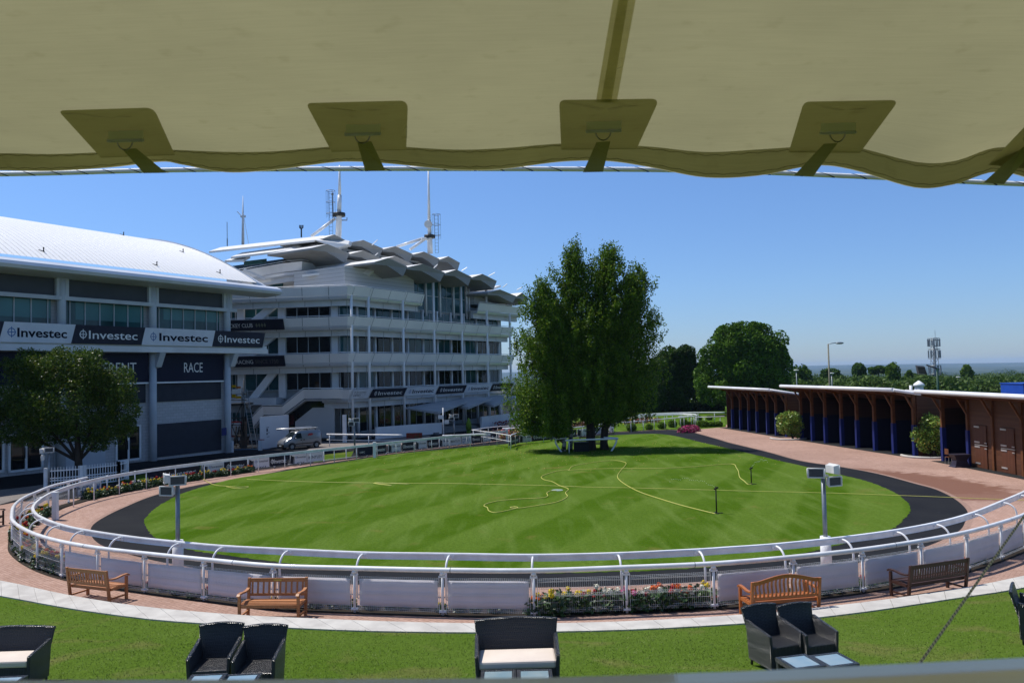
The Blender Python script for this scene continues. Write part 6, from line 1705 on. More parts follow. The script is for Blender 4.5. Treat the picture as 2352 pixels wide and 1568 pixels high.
# sponsor boards: skewed panels along the balcony
def lpx(px): # s on the sign plane (b=.95) for a screen column
    lo, hi = S0, 8.0
    for _ in range(40):
        mid = (lo + hi) / 2
        if proj(LF_(mid, .95, zSG0))[0] < px: lo = mid
        else: hi = mid
    return lo
sgx = [(-170, 'white'), (3, None), (163, 'dark'), (325, 'white'), (487, 'dark'), (604, None)]
segs = [(-160, 3, 'dark'), (3, 163, 'white'), (163, 325, 'dark'), (325, 487, 'white'), (487, 603, 'dark')]
segs = [(-170, -3 - 0, 'dark'), (-3, 163, 'white'), (163, 325, 'dark'), (325, 487, 'white'), (487, 603, 'dark')]
for x0, x1, k in segs:
    a0, a1 = lpx(x0), lpx(x1); H = zSGt - zSG0 + .25
    banner(LF_(a0, .95, zSG0 + .12), LF_.e, a1 - a0, H, k, 'sponsor_board', parent=ls, skew=.35)

# ------------------------------------------------------------------ main grandstand
gs = thing('grandstand', 'white five storey grandstand with folded roof canopies and flag masts', 'building', (-17, 84, -.8))
e_r = Vector((.526, .85, 0)).normalized()
RF = Fr(Vector((-15.3, 83.5, 0)), e_r)        # right facade; n points outward (towards +x,-y)
BAY = 5.7
A0 = RF(-3.2, 0, 0)
LFc = Vector((-18.6, 81.3, 0)); L_end = Vector((-46, 84.2, 0))
path = [L_end, LFc, A0, RF(28.9, 0, 0)]
LEVT = [4.45, 8.2, 12.0]
def prof_fascia(T):
    return [(.42, T), (.50, T - .02), (.16, T - .93), (.06, T - .93), (.30, T - .02)], [(.10, T - 1.02), (.16, T - 1.04), (.02, T - 1.30), (-.55, T - 1.38), (-.55, T - 1.02)], [(-.62, T - 1.02), (-.60, T - 1.95), (-1.0, T - 1.95), (-1.0, T - 1.02)]
def fascia(T, pth, suffix=''):
    a, b, c_ = prof_fascia(T)
    m = MB(); m.sweep(pth, a); m.build('balcony_front', CLAD, gs)
    m = MB(); m.sweep(pth, b); m.build('balcony_lip', CLADM, gs)
    m = MB(); m.sweep(pth, c_); m.build('edge_beam', CONC, gs)
    m = MB(); m.sweep(pth, [(.1, T - .95), (-1.6, T - .95), (-1.6, T - 1.02), (.1, T - 1.02)]); m.build('balcony_floor', CONC, gs)
    m = MB(); m.tube([Vector((q.x, q.y, T + .12)) for q in [p + Vector((0, 0, 0)) for p in outpath(pth, .4)]], .035, 6); m.build('balcony_handrail', WHITE, gs)
JOINT = mat('dark_panel_joint', (.10, .105, .12), .8)
def joints(T, fr, s0, s1, step=2.85):
    m = MB(); a = s0
    while a < s1:
        for (n0, z0, n1, z1) in ((.506, T - .03, .168, T - .92), (.167, T - 1.05, .03, T - 1.29), (-.598, T - 1.03, -.598, T - 1.94)):
            k = .10 if z0 - z1 > .85 and n0 > 0 else 0
            m.add([fr(a + k, n0 + .006, z0), fr(a + k + .045, n0 + .006, z0), fr(a + .045, n1 + .006, z1), fr(a, n1 + .006, z1)], [(0, 1, 2, 3)])
        a += step
    m.build('panel_joints', JOINT, gs)
def outpath(pth, d):
    out = []
    N = len(pth)
    for i in range(N):
        a = pth[i] - pth[i - 1] if i > 0 else pth[1] - pth[0]; b = pth[i + 1] - pth[i] if i < N - 1 else pth[-1] - pth[-2]
        a = V2(a).normalized(); b = V2(b).normalized(); na = Vector((a.y, -a.x, 0)); nb = Vector((b.y, -b.x, 0)); mm = (na + nb).normalized()
        out.append(pth[i] + mm * (d / max(.3, mm.dot(na))))
    return out
for T in LEVT[1:]: fascia(T, path)
fascia(LEVT[0], [LFc + Vector((-1.2, .1, 0)), LFc, A0, RF(28.9, 0, 0)])
fascia(15.15, [L_end, LFc, A0, RF(9.2, 0, 0)]); fascia(14.9, [RF(20.6, 0, 0), RF(31.5, 0, 0)])
m = MB(); 
# columns on the balcony line, with fins joining the fascias
for i in range(-1, 6):
    s = i * BAY if i >= 0 else -2.6
    ztop = 15.1 if i < 2 else (18.0 if i < 5 else 15.0)
    m = MB(); m.tube([RF(s, .05, -1.5), RF(s, .05, ztop)], .15, 12)
    for T in LEVT + ([15.15] if i < 2 or i == 5 else []):
        m.prism([RF(s - .05, .1, T - 1.0), RF(s - .05, .62, T + .02), RF(s - .05, .35, T + .05), RF(s - .05, -.1, T - .8)], RF.e * .1)
    m.build('column', CLAD, gs)
# inner columns and glazing behind, level by level
W0 = -1.9
def windows_right(z0, z1, s0, s1, step, glass, nm=2):
    s = s0
    while s < s1 - .3:
        e = min(s + step, s1)
        m = MB(); RF.box(m, s + .2, e - .2, W0 - .1, W0, z0, z1); wd = m.build('window', random.choice(glass), gs)
        m = MB()
        n_ = max(2, int((e - s) / 1.25))
        for k in range(n_ + 1):
            a = s + .22 + (e - s - .44) * k / n_; RF.box(m, a - .03, a + .03, W0 + .003, W0 + .035, z0, z1)
        if z1 - z0 > 2.9: RF.box(m, s + .35, e - .35, W0 + .003, W0 + .07, (z0 + z1) / 2 - .04, (z0 + z1) / 2 + .04)
        RF.box(m, s + .35, e - .35, W0 + .004, W0 + .09, z0, z0 + .08)
        m.build('frame', FRAMEM, wd)
        m = MB(); m.tube([RF(e, W0 + .1, z0 - .6), RF(e, W0 + .1, z1 + .3)], .13, 10); m.build('inner_column', CLAD, gs)
        s = e
body = MB(); RF.box(body, 0.0, 29.5, -22, W0 - .12, -1.5, 14.5)
body.build('inner_wall', mat('white_inner_wall', (.45, .46, .47), .7), gs)
body = MB(); body.prism([LFc + Vector((.6, 2.25, -1.5)), RF(-.9, -2.3, -1.5), RF(0, -18, -1.5), L_end + Vector((0, 2.2, -1.5))][::-1], (0, 0, 16))
body.build('inner_wall', MT['white_inner_wall'], gs)
for k, T in enumerate([8.2, 12.0]):
    windows_right(T - 3.72, T - 1.9, -2.6, 28.5, BAY / 2, [GLD, GLD, GLT] if k == 0 else [GLT, GLD])
windows_right(12.05, 13.3, -2.6, 28.5, BAY / 2, [GLT, GLT])
windows_right(-.2, 2.5, -2.6, 28.5, BAY / 2, [GLD])
windows_right(13.5, 17.3, 9.5, 21.5, BAY / 2, [GLT])
# left facade windows, with the leaning struts
eb_ = (LFc - L_end).normalized(); LB = Fr(LFc, eb_)
def windows_left(z0, z1, a0, a1, glass, n_):
    m = MB(); LB.box(m, a0, a1, W0 - .1, W0, z0, z1); wd = m.build('window', glass, gs); m = MB()
    for k in range(n_ + 1):
        a = a0 + (a1 - a0) * k / n_; LB.box(m, a - .035, a + .035, W0 + .003, W0 + .08, z0, z1)
    LB.box(m, a0, a1, W0 + .004, W0 + .09, z0, z0 + .08); m.build('frame', FRAMEM, wd)
def lxp(px, d=1.9):
    lo, hi = -30, 3
    for _ in range(40):
        mid = (lo + hi) / 2
        if proj(LB(mid, W0, 8))[0] < px: lo = mid
        else: hi = mid
    return lo
LW = [(lxp(658), lxp(760), GLD, 4), (lxp(561), lxp(645), GLT, 3), (lxp(524), lxp(551), GLT, 3), (lxp(460), lxp(515), GLT, 3)]
for T in (8.2, 12.0, 15.15):
    z0, z1 = (T - 3.75, T - 1.9) if T > 9 else (T - 3.75, T - 1.9)
    for a0, a1, gl, n_ in LW: windows_left(z0, z1, a0, a1, gl, n_)
    m = MB(); a0, a1 = lxp(572), lxp(640)
    m.beam(LB(a0, W0 + .5, z0 - (1.6 if T == 8.2 else .2)), LB(a1, W0 + .5, z1 + .5), .4, .75); m.build('raking_strut', CLAD, gs)
    for px_ in (650, 556, 519, 772):
        m = MB(); a = lxp(px_); LB.box(m, a - .38, a + .38, W0 - .05, W0 + .35, z0 - .8, z1 + .6); m.build('pier', CLAD, gs)
for a0, a1, gl, n_ in LW[1:3]: windows_left(-.2, 2.2, a0, a1, gl, n_)
m = MB(); LB.box(m, lxp(500), lxp(650), W0 - .2, .1, 3.05, 3.75); m.build('edge_beam', CONC, gs)
for T in LEVT[1:]: joints(T, LB, -26, -.3); joints(T, RF, -2.6, 28.5)
joints(LEVT[0], RF, -2.6, 28.5); joints(15.15, LB, -26, -.3); joints(15.15, RF, -2.6, 9)
# stair sweeping down across the left facade
stp = [(903,893.5),(872,893.5),(702,894),(655,932.5),(613,932),(583,959)]
DL = 81.0
def st(px, py, dz=0, n=0): 
    p = U(px, py, DL); return Vector((p.x, p.y - n, p.z + dz))
top = [(790,893.5),(700,894),(652,932.5),(607,932.5),(583,957)]
bot = [(790,914),(700,915),(652,951),(607,952),(583,979)]
m = MB()
for i in range(len(top) - 1):
    a, b, c_, d = st(*top[i], n=.55), st(*top[i + 1], n=.55), st(*bot[i + 1], n=.2), st(*bot[i], n=.2)
    m.prism([a, b, c_, d], (0, .12, 0))
m.build('stair_parapet', CLAD, gs)
m = MB()
for i in range(len(top) - 1):
    a, b = st(*bot[i], -.10, n=.25), st(*bot[i + 1], -.10, n=.25); c_, d = st(bot[i + 1][0], bot[i + 1][1] + 6, n=.0), st(bot[i][0], bot[i][1] + 6, n=.0)
    m.prism([a, b, c_, d], (0, .1, 0))
m.build('stair_lip', CLADM, gs)
m = MB()
for i in range(len(top) - 1):
    a, b = st(bot[i][0], bot[i][1] + 5), st(bot[i + 1][0], bot[i + 1][1] + 5); m.hexa([a, b, b + Vector((0, 2.0, 0)), a + Vector((0, 2.0, 0)), a + Vector((0, 0, .15)), b + Vector((0, 0, .15)), b + Vector((0, 2.0, .15)), a + Vector((0, 2, .15))])
m.build('stair_flight', SOFF, gs)
m = MB(); m.tube([st(x, y, .14, n=.55) for x, y in top], .04, 6); m.build('stair_handrail', WHITE, gs)
# white wall with door under the stair
m = MB(); dd = 81.9
P = [U(678,1003,dd), U(678,968,dd), U(718,936,dd), U(768,935,dd), U(768,1006,dd)]
m.prism([Vector(p) for p in P], (0, .3, 0)); m.build('stair_wall', mat('white_render', (.55, .54, .53), .8, (.50, .49, .48), .6), gs)
m = MB(); P = [U(641,1003,82.4), U(641,960,82.4), U(720,900,82.4), U(768,900,82.4), U(768,1000,82.4)]; m.prism(P, (0, .1, 0)); m.build('dark_recess', GLD, gs)
# curved white forecourt wall in front of the glazing
m = MB(); w1 = [RF(-1.0, 1.6, 0), RF(3, 2.2, 0), RF(7.4, 2.9, 0), RF(8.2, 3.2, 0)]
m.sweep([Vector((q.x, q.y, gz(q.x, q.y))) for q in w1], [(0, -.2), (.2, -.2), (.25, 1.25), (0, 1.25)]); m.build('terrace_wall', CLAD, gs)
m = MB(); w1 = [RF(16.4, 3.0, 0), RF(20, 2.4, 0), RF(26, 2.0, 0), RF(33, 1.6, 0)]
m.sweep([Vector((q.x, q.y, gz(q.x, q.y))) for q in w1], [(0, -.2), (.2, -.2), (.25, 1.5), (0, 1.5)]); m.build('terrace_wall', CLAD, gs)
for i in range(5):
    m = MB(); P = [RF(7, .2 + 1.4 + .42 * (5 - i), -1.0), RF(19, .2 + 1.4 + .42 * (5 - i), -1.35), RF(19, -1.5, -1.35), RF(7, -1.5, -1.0)]
    m.prism(P, (0, 0, .17 * (i + 1))); m.build('entrance_step', mat('grey_step', (.22, .22, .22), .8), gs)
# entrance canopy: a chain of overlapping wings
cz = 2.55
for k, (s0, s1, n0, zz) in enumerate(((5.8, 12.8, 4.6, 2.0), (11.5, 18.5, 4.6, 2.25), (17.3, 24.5, 4.3, 2.2))):
    m = MB(); P = [RF(s0, 0, zz - .1), RF(s0 + .6, n0, zz + .0), RF(s1, n0 - 1.2, zz + .55), RF(s1 - .5, 0, zz + .65)]
    Q = [RF(s0, 0, zz - .3), RF(s0 + .6, n0, zz - .75), RF((s0 + s1) / 2, n0 * .8, zz - .25), RF(s1 - .5, 0, zz + .45)]
    P2_ = [RF(s0, 0, zz + .15), RF(s0 + .2, n0, zz - .3), RF(s1, n0 - 1.0, zz + .5), RF(s1, 0, zz + .65)]
    m.hexa([p - Vector((0, 0, .28)) if i in (1,) else p - Vector((0, 0, .14)) for i, p in enumerate(P2_)] + P2_)
    m.build('entrance_canopy', SOFF, gs)
# lettering boards
def rpx(px, z=4, b=.62):
    lo, hi = -4, 32
    for _ in range(40):
        mid = (lo + hi) / 2
        if proj(RF(mid, b, z))[0] < px: lo = mid
        else: hi = mid
    return lo
for x0, x1, k in ((808, 851, 'derby'), (852, 932, 'dark'), (932, 1004, 'white'), (1005, 1070, 'dark'), (1070, 1129, 'white'), (1129, 1178, 'dark')):
    a0, a1 = rpx(x0), rpx(x1); Yv = (RF.n * .34 + Vector((0, 0, .93))).normalized()
    banner(RF(a0, .32, 4.45 - .98), RF.e, a1 - a0 - .08, .98, k, 'sponsor_board', parent=gs, skew=.30, Yv=Yv)
for T, a0x, a1x, parts in ((12.0, 440, 653, [('THE JOCKEY CLUB', LETW, 496, 582)]), (8.2, 440, 655, [('BRITISH RACING', LETW, 505, 583), ('SINCE 1750', LETG, 588, 641)])):
    def lq(px, z=T - .5):
        lo, hi = -30, 3
        for _ in range(40):
            mid = (lo + hi) / 2
            if proj(LB(mid, .4, z))[0] < px: lo = mid
            else: hi = mid
        return lo
    Yv = (LB.n * .34 + Vector((0, 0, .93))).normalized(); X = LB.e; N_ = X.cross(Yv).normalized(); H = 1.15
    P = LB(lq(a0x), .28, T - 1.15); W_ = lq(a1x) - lq(a0x)
    m = MB(); m.hexa([P, P + X * W_, P + X * W_ + N_ * .12, P + N_ * .12, P + Yv * H, P + X * W_ + Yv * H, P + X * W_ + Yv * H + N_ * .12, P + Yv * H + N_ * .12])
    bd = m.build('name_board', BNAVY, gs)
    for tx, mt_, x0, x1 in parts:
        Mx = Matrix((X, Yv, N_)).transposed().to_4x4(); Mx.translation = P + X * (lq(x0) - lq(a0x)) + Yv * .36 + N_ * .125
        text_obj(tx, mt_, Mx, .44, bd, width=lq(x1) - lq(x0))
    if T == 12.0:
        m = MB()
        for k in range(4):
            c_ = P + X * (lq(591 + k * 6.3) - lq(a0x)) + Yv * .56 + N_ * .13; m.quad(c_ - X * .13, c_ - Yv * .24, c_ + X * .13, c_ + Yv * .24)
        m.build('diamonds', LETGO, bd)
# folded roofs -----------------------------------------------------
WINGSH = mat('roof_wing_shade_grey', (.30, .295, .28), .6, (.26, .255, .24), .5)  # grey underside; front faces share it, their shade put into the colour
def wing(fr, s0, s1, n_out, n_in, z, name='roof_wing', rise=.62, drop=1.1):
    L = s1 - s0
    sec = [(0, .0), (L * .34, rise), (L * 1.0, .10), (L * .985, -.08), (L * .86, -drop), (L * .60, -.55), (L * .36, -.15), (0, -.22)]
    m = MB()
    def zz(n): return z + .10 * (n_out - n) * -.6
    A_ = [fr(s0 + a, n_out + (.35 if b > .3 else 0), z + b) for a, b in sec]; B_ = [fr(s0 + a, n_in, z + b + .0) for a, b in sec]
    n = len(sec); m.add(A_ + B_, [(i, (i + 1) % n, n + (i + 1) % n, n + i) for i in range(2)])
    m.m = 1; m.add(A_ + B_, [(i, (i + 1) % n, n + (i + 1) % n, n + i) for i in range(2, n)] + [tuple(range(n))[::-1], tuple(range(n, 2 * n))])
    return m.build(name, [ROOFW, WINGSH], gs)
def sof(px, d0, fr, n, z):
    lo, hi = -12, 40
    for _ in range(40):
        mid = (lo + hi) / 2
        if proj(fr(mid, n, z))[0] < px: lo = mid
        else: hi = mid
    return lo
# tier C (front), D (far right), B, A
zC, nC = 17.75, 1.6
xs_ = [858, 933.5, 1020, 1081.5, 1139.6]
ss = [sof(x, 0, RF, nC, zC) for x in xs_]
for a, b in zip(ss, ss[1:]): wing(RF, a + .1, b + .15, nC, -6, zC)
zB, nB = 19.45, -4.2
ss = [sof(x, 0, RF, nB, zB) for x in (714, 801, 878, 946)]
for a, b in zip(ss, ss[1:]): wing(RF, a + .1, b + .15, nB, -11, zB)
zA, nA = 21.6, -8
ss = [sof(x, 0, RF, nA, zA) for x in (740, 801, 878, 946.5, 1008, 1055)]
for a, b in zip(ss, ss[1:]): wing(RF, a + .1, b + .15, nA, -15, zA, drop=1.25)
zD = 16.1; ss = [sof(x, 0, RF, nC, zD) for x in (1120, 1185, 1212)]
for a, b in zip(ss, ss[1:]): wing(RF, a, b + .1, nC, -6, zD, drop=.9)
# long eaves on the left face of every tier: bright sloping slabs
def eaves(poly_px, d_front, d_back, th=.4, name='roof_slab'):
    """front edge given by pixels at depth d_front, back edge further in and up"""
    m = MB(); F_ = [U(x, y, d_front) for x, y in poly_px[0]]; Bk_ = [U(x, y, d_back) for x, y in poly_px[1]]
    dn = Vector((0, 0, -th))
    m.hexa([F_[0] + dn, F_[1] + dn, Bk_[1] + dn, Bk_[0] + dn, F_[0], F_[1], Bk_[1], Bk_[0]]); return m.build(name, ROOFW, gs)
eaves((((480,577),(722,551)), ((506,568),(742,541))), 88, 92, .22)
eaves((((530,590),(655,574.5)), ((556,580),(684,563)) ), 86, 90, .22)
eaves((((516,598),(560,596)), ((540,590),(575,588))), 86, 88.5, .25)
eaves((((694,631),(802,618)), ((728,617.5),(838,607.5))), 84.5, 88, .25)
eaves((((1076,671),(1128,663)), ((1095,660),(1150,655))), 104, 107, .25)
def slabp(name, mt_, pts_d, vec): m = MB(); m.prism([U(x, y, d) for x, y, d in pts_d], vec); return m.build(name, mt_, gs)
# triangular cheeks joining slab and first wing
slabp('roof_wing', ROOFW, [(722,551,88),(742,541,92),(803,553,92),(800,561,90),(775,569,89)], (0, 1.5, 0))
slabp('roof_wing', ROOFW, [(655,574.5,86),(684,563,90),(716,571,90),(713,580,88),(700,590,87)], (0, 1.5, 0))
slabp('roof_wing', ROOFW, [(802,618,84.5),(838,607.5,88),(858,614,87),(862,619,86),(845,632,85)], (0, 1.5, 0))
# set-back storeys
SET = MT['white_inner_wall']; RIB = boards('white_ribbed_cladding', (.56, .56, .55), (.60, .60, .59), .42, 2)
m = MB(); RF.box(m, -2.0, 9.6, -9, -1.4, 15.2, 17.5); m.build('upper_storey', RIB, gs)
m = MB(); RF.box(m, 21.8, 29.5, -12, -1.2, 14.9, 16.0); m.build('upper_storey', RIB, gs)
m = MB(); RF.box(m, 1, 28, -10, -5.5, 14.4, 19.1); m.build('upper_storey', RIB, gs)
m = MB(); RF.box(m, 2, 24, -14, -9.5, 18.0, 21.2); m.build('upper_storey', RIB, gs)
m = MB(); RF.box(m, 2.5, 24, -9.42, -9.35, 19.9, 20.9); m.build('dark_clerestory', GLD, gs)
m = MB(); RF.box(m, 5, 22, -5.42, -5.35, 18.4, 19.1); m.build('dark_clerestory', GLD, gs)
# level five balcony set back on the left
q = [U(545,627,94), U(655,622,88), U(692,620,87), U(770,636,93)]
pth5 = [Vector((a.x, a.y, 0)) for a in q]
a, b, c_ = prof_fascia(18.65)
m = MB(); m.sweep(pth5, a); m.build('balcony_front', CLAD, gs); m = MB(); m.sweep(pth5, b); m.build('balcony_lip', CLADM, gs); m = MB(); m.sweep(pth5, c_); m.build('edge_beam', CONC, gs)
m = MB(); m.tube([p + Vector((0, 0, 18.85)) for p in outpath(pth5, .4)], .03, 6); m.build('balcony_handrail', WHITE, gs)
P = [U(520,600,98), U(650,595,92.5), U(700,600,91.6), U(765,610,97)]
m = MB(); m.prism([Vector((p.x, p.y, 15)) for p in P][::-1], (0, 0, 3.4)); m.build('upper_storey', RIB, gs)
m = MB(); m.prism([Vector((p.x, p.y, 18.4)) for p in P][::-1], (0, 0, 1.5)); m.build('upper_glazing', GLD, gs)
m = MB(); m.prism([Vector((p.x, p.y - .12, 15.6)) for p in P[:2]][::-1] + [Vector((P[0].x, P[0].y - .1, 17.1)), Vector((P[1].x, P[1].y - .1, 17.1))], (0, .05, 0)); m.build('window', GLT, gs)
m = MB(); m.prism([U(560,600,88.5), U(612,594,88.5), U(612,604,88.5), U(560,610,88.5)], (0, .1, 0)); m.build('window', GLT, gs)
for (x0, y0, x1, y1) in ((558,600,575,582), (628,588,655,572), (560,618,608,640)): 
    m = MB(); m.beam(U(x0, y0, 87), U(x1, y1, 88), .2, .25); m.build('raking_strut', CLAD, gs)
# flag masts -------------------------------------------------------
def mast(label, base, px_pts, ladder_side, d, stay):
    t = thing('flag_mast', label, 'mast', U(*base, d), 0, 'white masts on the grandstand roof')
    P = [U(x, y, d) for x, y in px_pts]
    m = MB(); m.tube([P[0], P[1], P[2]], [.36, .34, .32], 10); m.tube([P[2], P[3]], .26, 8); m.tube([P[3], P[4]], [.20, .10], 8); m.build('pole', WHITE, t)
    m = MB(); m.tube([P[1] + Vector((0, 0, -.1)), P[1] + Vector((0, 0, .3))], .75, 10); m.build('collar', DARKM, t)
    for x0, y0, x1, y1 in stay:
        m = MB(); m.tube([U(x0, y0, d - 1), U(x1, y1, d)], .20, 6); m.build('stay', WHITE, t)
    m = MB(); lx = P[1].x + ladder_side * .95
    zb, zt = P[0].z, P[1].z + 3.0
    for dx in (-.22, .22): m.tube([(lx + dx, d - .3, zb), (lx + dx, d - .3, zt)], .022, 5)
    z = zb
    while z < zt: m.beam((lx - .22, d - .3, z), (lx + .22, d - .3, z), .025, .025); z += .45
    for zz_ in (P[1].z + .2, P[1].z + 1.6, P[1].z + 3): m.tube([(lx + .55 * math.cos(a), d - .3 + .5 * math.sin(a), zz_) for a in np.linspace(0, 6.28, 9)], .025, 4)
    for a in np.linspace(0, 6.28, 7): m.tube([(lx + .55 * math.cos(a), d - .3 + .5 * math.sin(a), P[1].z - .3), (lx + .55 * math.cos(a), d - .3 + .5 * math.sin(a), zt)], .014, 4)
    m.build('ladder', DARKM, t); return t, P
t, P = mast('left tall white mast with a caged ladder on the grandstand roof', (777,548), [(777,547),(779,495),(779,488),(780,449),(780,380)], -1, 95, [(715,543,770,502)])
m = MB(); m.tube([U(765,500,95), U(763.5,448,95)], .06, 5); m.sphere(U(763.5,446,95), .16, 6, 5); m.build('camera_pole', GALV, t)
m = MB(); m.tube([U(785,506,95), U(797,506,95), U(797,500,95)], .07, 5); m.build('arm', GALV, t)
t, P = mast('right tall white mast with a round dish on the grandstand roof', (991,582), [(988,582),(987,545),(987,540),(985.5,506),(984,380)], 1, 104, [(911,567,970,548),(942,573,976,549),(968,548,988,549)])
m = MB(); c_ = U(983.5, 515, 103); m.tube([c_ + Vector((0, -.1, 0)), c_ + Vector((0, .15, 0))], .52, 14); m.build('dish', SPK, t)
t = thing('roof_mast', 'thin white mast with a raking yard behind the left stand roof', 'mast', U(558, 560, 120))
m = MB(); m.tube([U(558,562,120), U(558,498,120), U(558,450,120)], [.22, .16, .03], 6); m.tube([U(558,500,120), U(545,486,120)], .07, 5); m.tube([U(560,498,120), U(571,560,120)], .03, 4); m.beam(U(553,497,120), U(564,497,120), .3, .3); m.build('pole', WHITE, t)
m = MB(); m.tube([U(522,560,118), U(521.5,510,118)], .05, 4); m.tube([U(522,565,118), U(522,548,118)], .09, 4); m.build('whip_aerial', GALV, label='thin dark whip aerial left of the raking mast', cat='aerial')
t = thing('aerial_cluster', 'small dark cluster aerial on the top roof left of the tall mast', 'aerial', U(692, 545, 100)); m = MB(); m.tube([U(692,545,100), U(692,524,100)], .10, 5)
for k in (-4, -1.5, 1.5, 4): m.tube([U(692,526,100), U(692 + k, 523,100), U(692 + k, 517,100)], .06, 4)
m.build('dipoles', DARKM, t)
for (x0, y0, x1, y1) in ((728,547,736,541),(776,573,785,563),(854,563,867,551),(859,589,868,581),(1155,660,1165,652),(1122,634,1137,626),(1060,622,1073,614),(995,617,1005,607),(1187,666,1200,659)):
    m = MB(); m.tube([U(x0, y0, 92 if x0 < 900 else 100), U(x1, y1, 92 if x0 < 900 else 100)], .05, 4); m.build('flag_pole', WHITE, gs)

# ------------------------------------------------------------------ forecourt things
BOLC = mat('bollard_white', (.60, .61, .63), .5, (.52, .53, .56), 1)
bol = [(45,1130.5,1092,'farthest left white bollard before the left stand doors'), (111,1132.5,1094.5,'second white bollard from the left, beside the white gate'), (283,1092,1053,'white bollard before the glazed double door of the left stand'), (370,1077,1044,'white bollard right of the round column in front of the shutter'), (454,1056 - 8,1016,'white bollard before the middle of the grey shutter'), (453,0,0,'')]
bol = [(26.7,1080.5,1034.7),(68.6,1082.5,1037.5),(282,1058,1027.5)]
for x, yb, yt, lab in ((26.7,1080.5,1034.7,'leftmost white red capped bollard by the glass doors'), (68.6,1082.5,1037.5,'second white red capped bollard from the left'), (282,1058.5,1027.7,'white red capped bollard before the glazed double doors'), (370.5,1050.5,1020.5,'white red capped bollard right of the round column'), (453.6,1044.5,1016.5,'white red capped bollard before the grey roller shutter')):
    p = G(x, yb); h_ = (yb - yt) * p.y / F; t = thing('bollard', lab, 'bollard', p, 0, 'white bollards before the left stand')
    m = MB(); w_ = .36 * h_ / 1.1 if h_ > .9 else .32; m.box(p + Vector((0, 0, h_ / 2)), (w_, w_, h_)); m.build('shaft', BOLC, t, bevel=.02); m = MB(); m.box(p + Vector((0, 0, h_ + .03)), (w_ * 1.06, w_ * 1.06, .06)); m.build('cap', RED, t)
for x, yb, yt, lab, w_ in ((343,1048,1020,'short plain white bollard against the round column', .4), (530,1039,1012.5,'white information bollard with notices at the foot of the corner column', .42), (598,1034,1010.5,'white red capped bollard before the white hoarding', .3)):
    p = G(x, yb); h_ = (yb - yt) * p.y / F; t = thing('bollard', lab, 'bollard', p); m = MB(); m.box(p + Vector((0, 0, h_ / 2)), (w_, .3, h_)); m.build('shaft', BOLC, t)
    if x == 530:
        m = MB()
        for z in (.75, .5, .25): m.box(p + Vector((0, -.155, h_ * z)), (.2, .008, .12))
        m.build('notice', NAVY, t)
    if x == 598: m = MB(); m.box(p + Vector((.12, 0, h_ + .03)), (.5, .1, .06)); m.build('cap', RED, t)
# white steel gates
def palisade(label, x0, y0, x1, y1, htot, n_, group=None):
    a, b = G(x0, y0), G(x1, y1); t = thing('steel_gate', label, 'gate', (a + b) / 2, 0, group); L = (b - a).length; X = (b - a).normalized()
    m = MB()
    for k in range(n_ + 1):
        q = a + X * (L * k / n_); m.tube([q + Vector((0, 0, .1)), q + Vector((0, 0, htot))], .022, 5)
    m.build('bars', WHITE, t); m = MB()
    for z in (.12, .52, .66, htot - .2): m.beam(a + Vector((0, 0, z)), b + Vector((0, 0, z)), .04, .06)
    m.build('frame', WHITE, t)
    for q in (a, b): m = MB(); m.box(q + Vector((0, 0, htot / 2)), (.16, .16, htot)); m.build('gate_post', WHITE, t)
palisade('white spiked steel gate leaf on the left, before the leafy tree', 105, 1126, 187, 1119, 1.28, 12, 'white spiked gates')
palisade('white spiked steel gate leaf on the right, before the leafy tree', 193, 1118, 272, 1108, 1.28, 13, 'white spiked gates')
palisade('short white spiked fence panel right of the gates', 272, 1108, 292, 1101, 1.28, 3, 'white spiked gates')
a = G(792, 1016); t = thing('steel_gate', 'tall white barred gate behind the van', 'gate', a); m = MB(); m.box(a + Vector((0, 0, 1.3)), (.35, .35, 2.9)); m.build('gate_post', WHITE, t)
# hoarding
a, b = G(597, 1032), G(663, 1022); m = MB(); H_ = 2.95
m.prism([a, b, b + Vector((0, 0, H_)), a + Vector((0, 0, H_)), ], (0, .12, 0)); hoa = thing('hoarding', 'plain white hoarding panel behind the van', 'hoarding', (a + b) / 2); m.build('panel', mat('white_hoarding', (.60, .60, .62), .55, (.56, .56, .58), .5), hoa)
X = (b - a).normalized(); m = MB()
for dx, dz, w_, h_ in ((.02, 1.55, .22, .28), (.02, 1.25, .18, .2), (.3, 1.5, .22, .03), (.3, 1.4, .22, .03), (.0, 1.9, .45, .05), (.05, 1.05, .45, .04)):
    q = a + X * (1.05 + dx) + Vector((0, -.01, dz)); m.quad(q, q + X * w_, q + X * w_ + Vector((0, 0, h_)), q + Vector((0, 0, h_)))
m.build('notice', NAVY, hoa)
# scaffold tower
c_ = G(558, 1030); t = thing('scaffold_tower', 'steel scaffold tower with a ladder between the two stands', 'scaffold', c_)
m = MB(); dS = c_.y; 
def S_(x, y, dy=0): return U(x, y, dS + dy)
for x in (528, 556, 560):
    for dy in (0, 2): m.tube([S_(x, 1028, dy), S_(x + (0), 890 if x != 560 else 872, dy)], .05, 6)
for y in (905, 918, 960, 975, 1000, 1020):
    for dy in (0, 2): m.tube([S_(526, y, dy), S_(566, y, dy)], .045, 5)
m.tube([S_(528, 990), S_(556, 925)], .04, 5); m.tube([S_(528, 965), S_(548, 1015)], .04, 5)
m.build('tubes', DARKM, t)
m = MB(); a, b = S_(524, 932), S_(566, 930); m.hexa([a, b, b + Vector((0, 2, 0)), a + Vector((0, 2, 0)), a + Vector((0, 0, .2)), b + Vector((0, 0, .2)), b + Vector((0, 2, .2)), a + Vector((0, 2, .2))]); m.build('platform', DARKM, t)
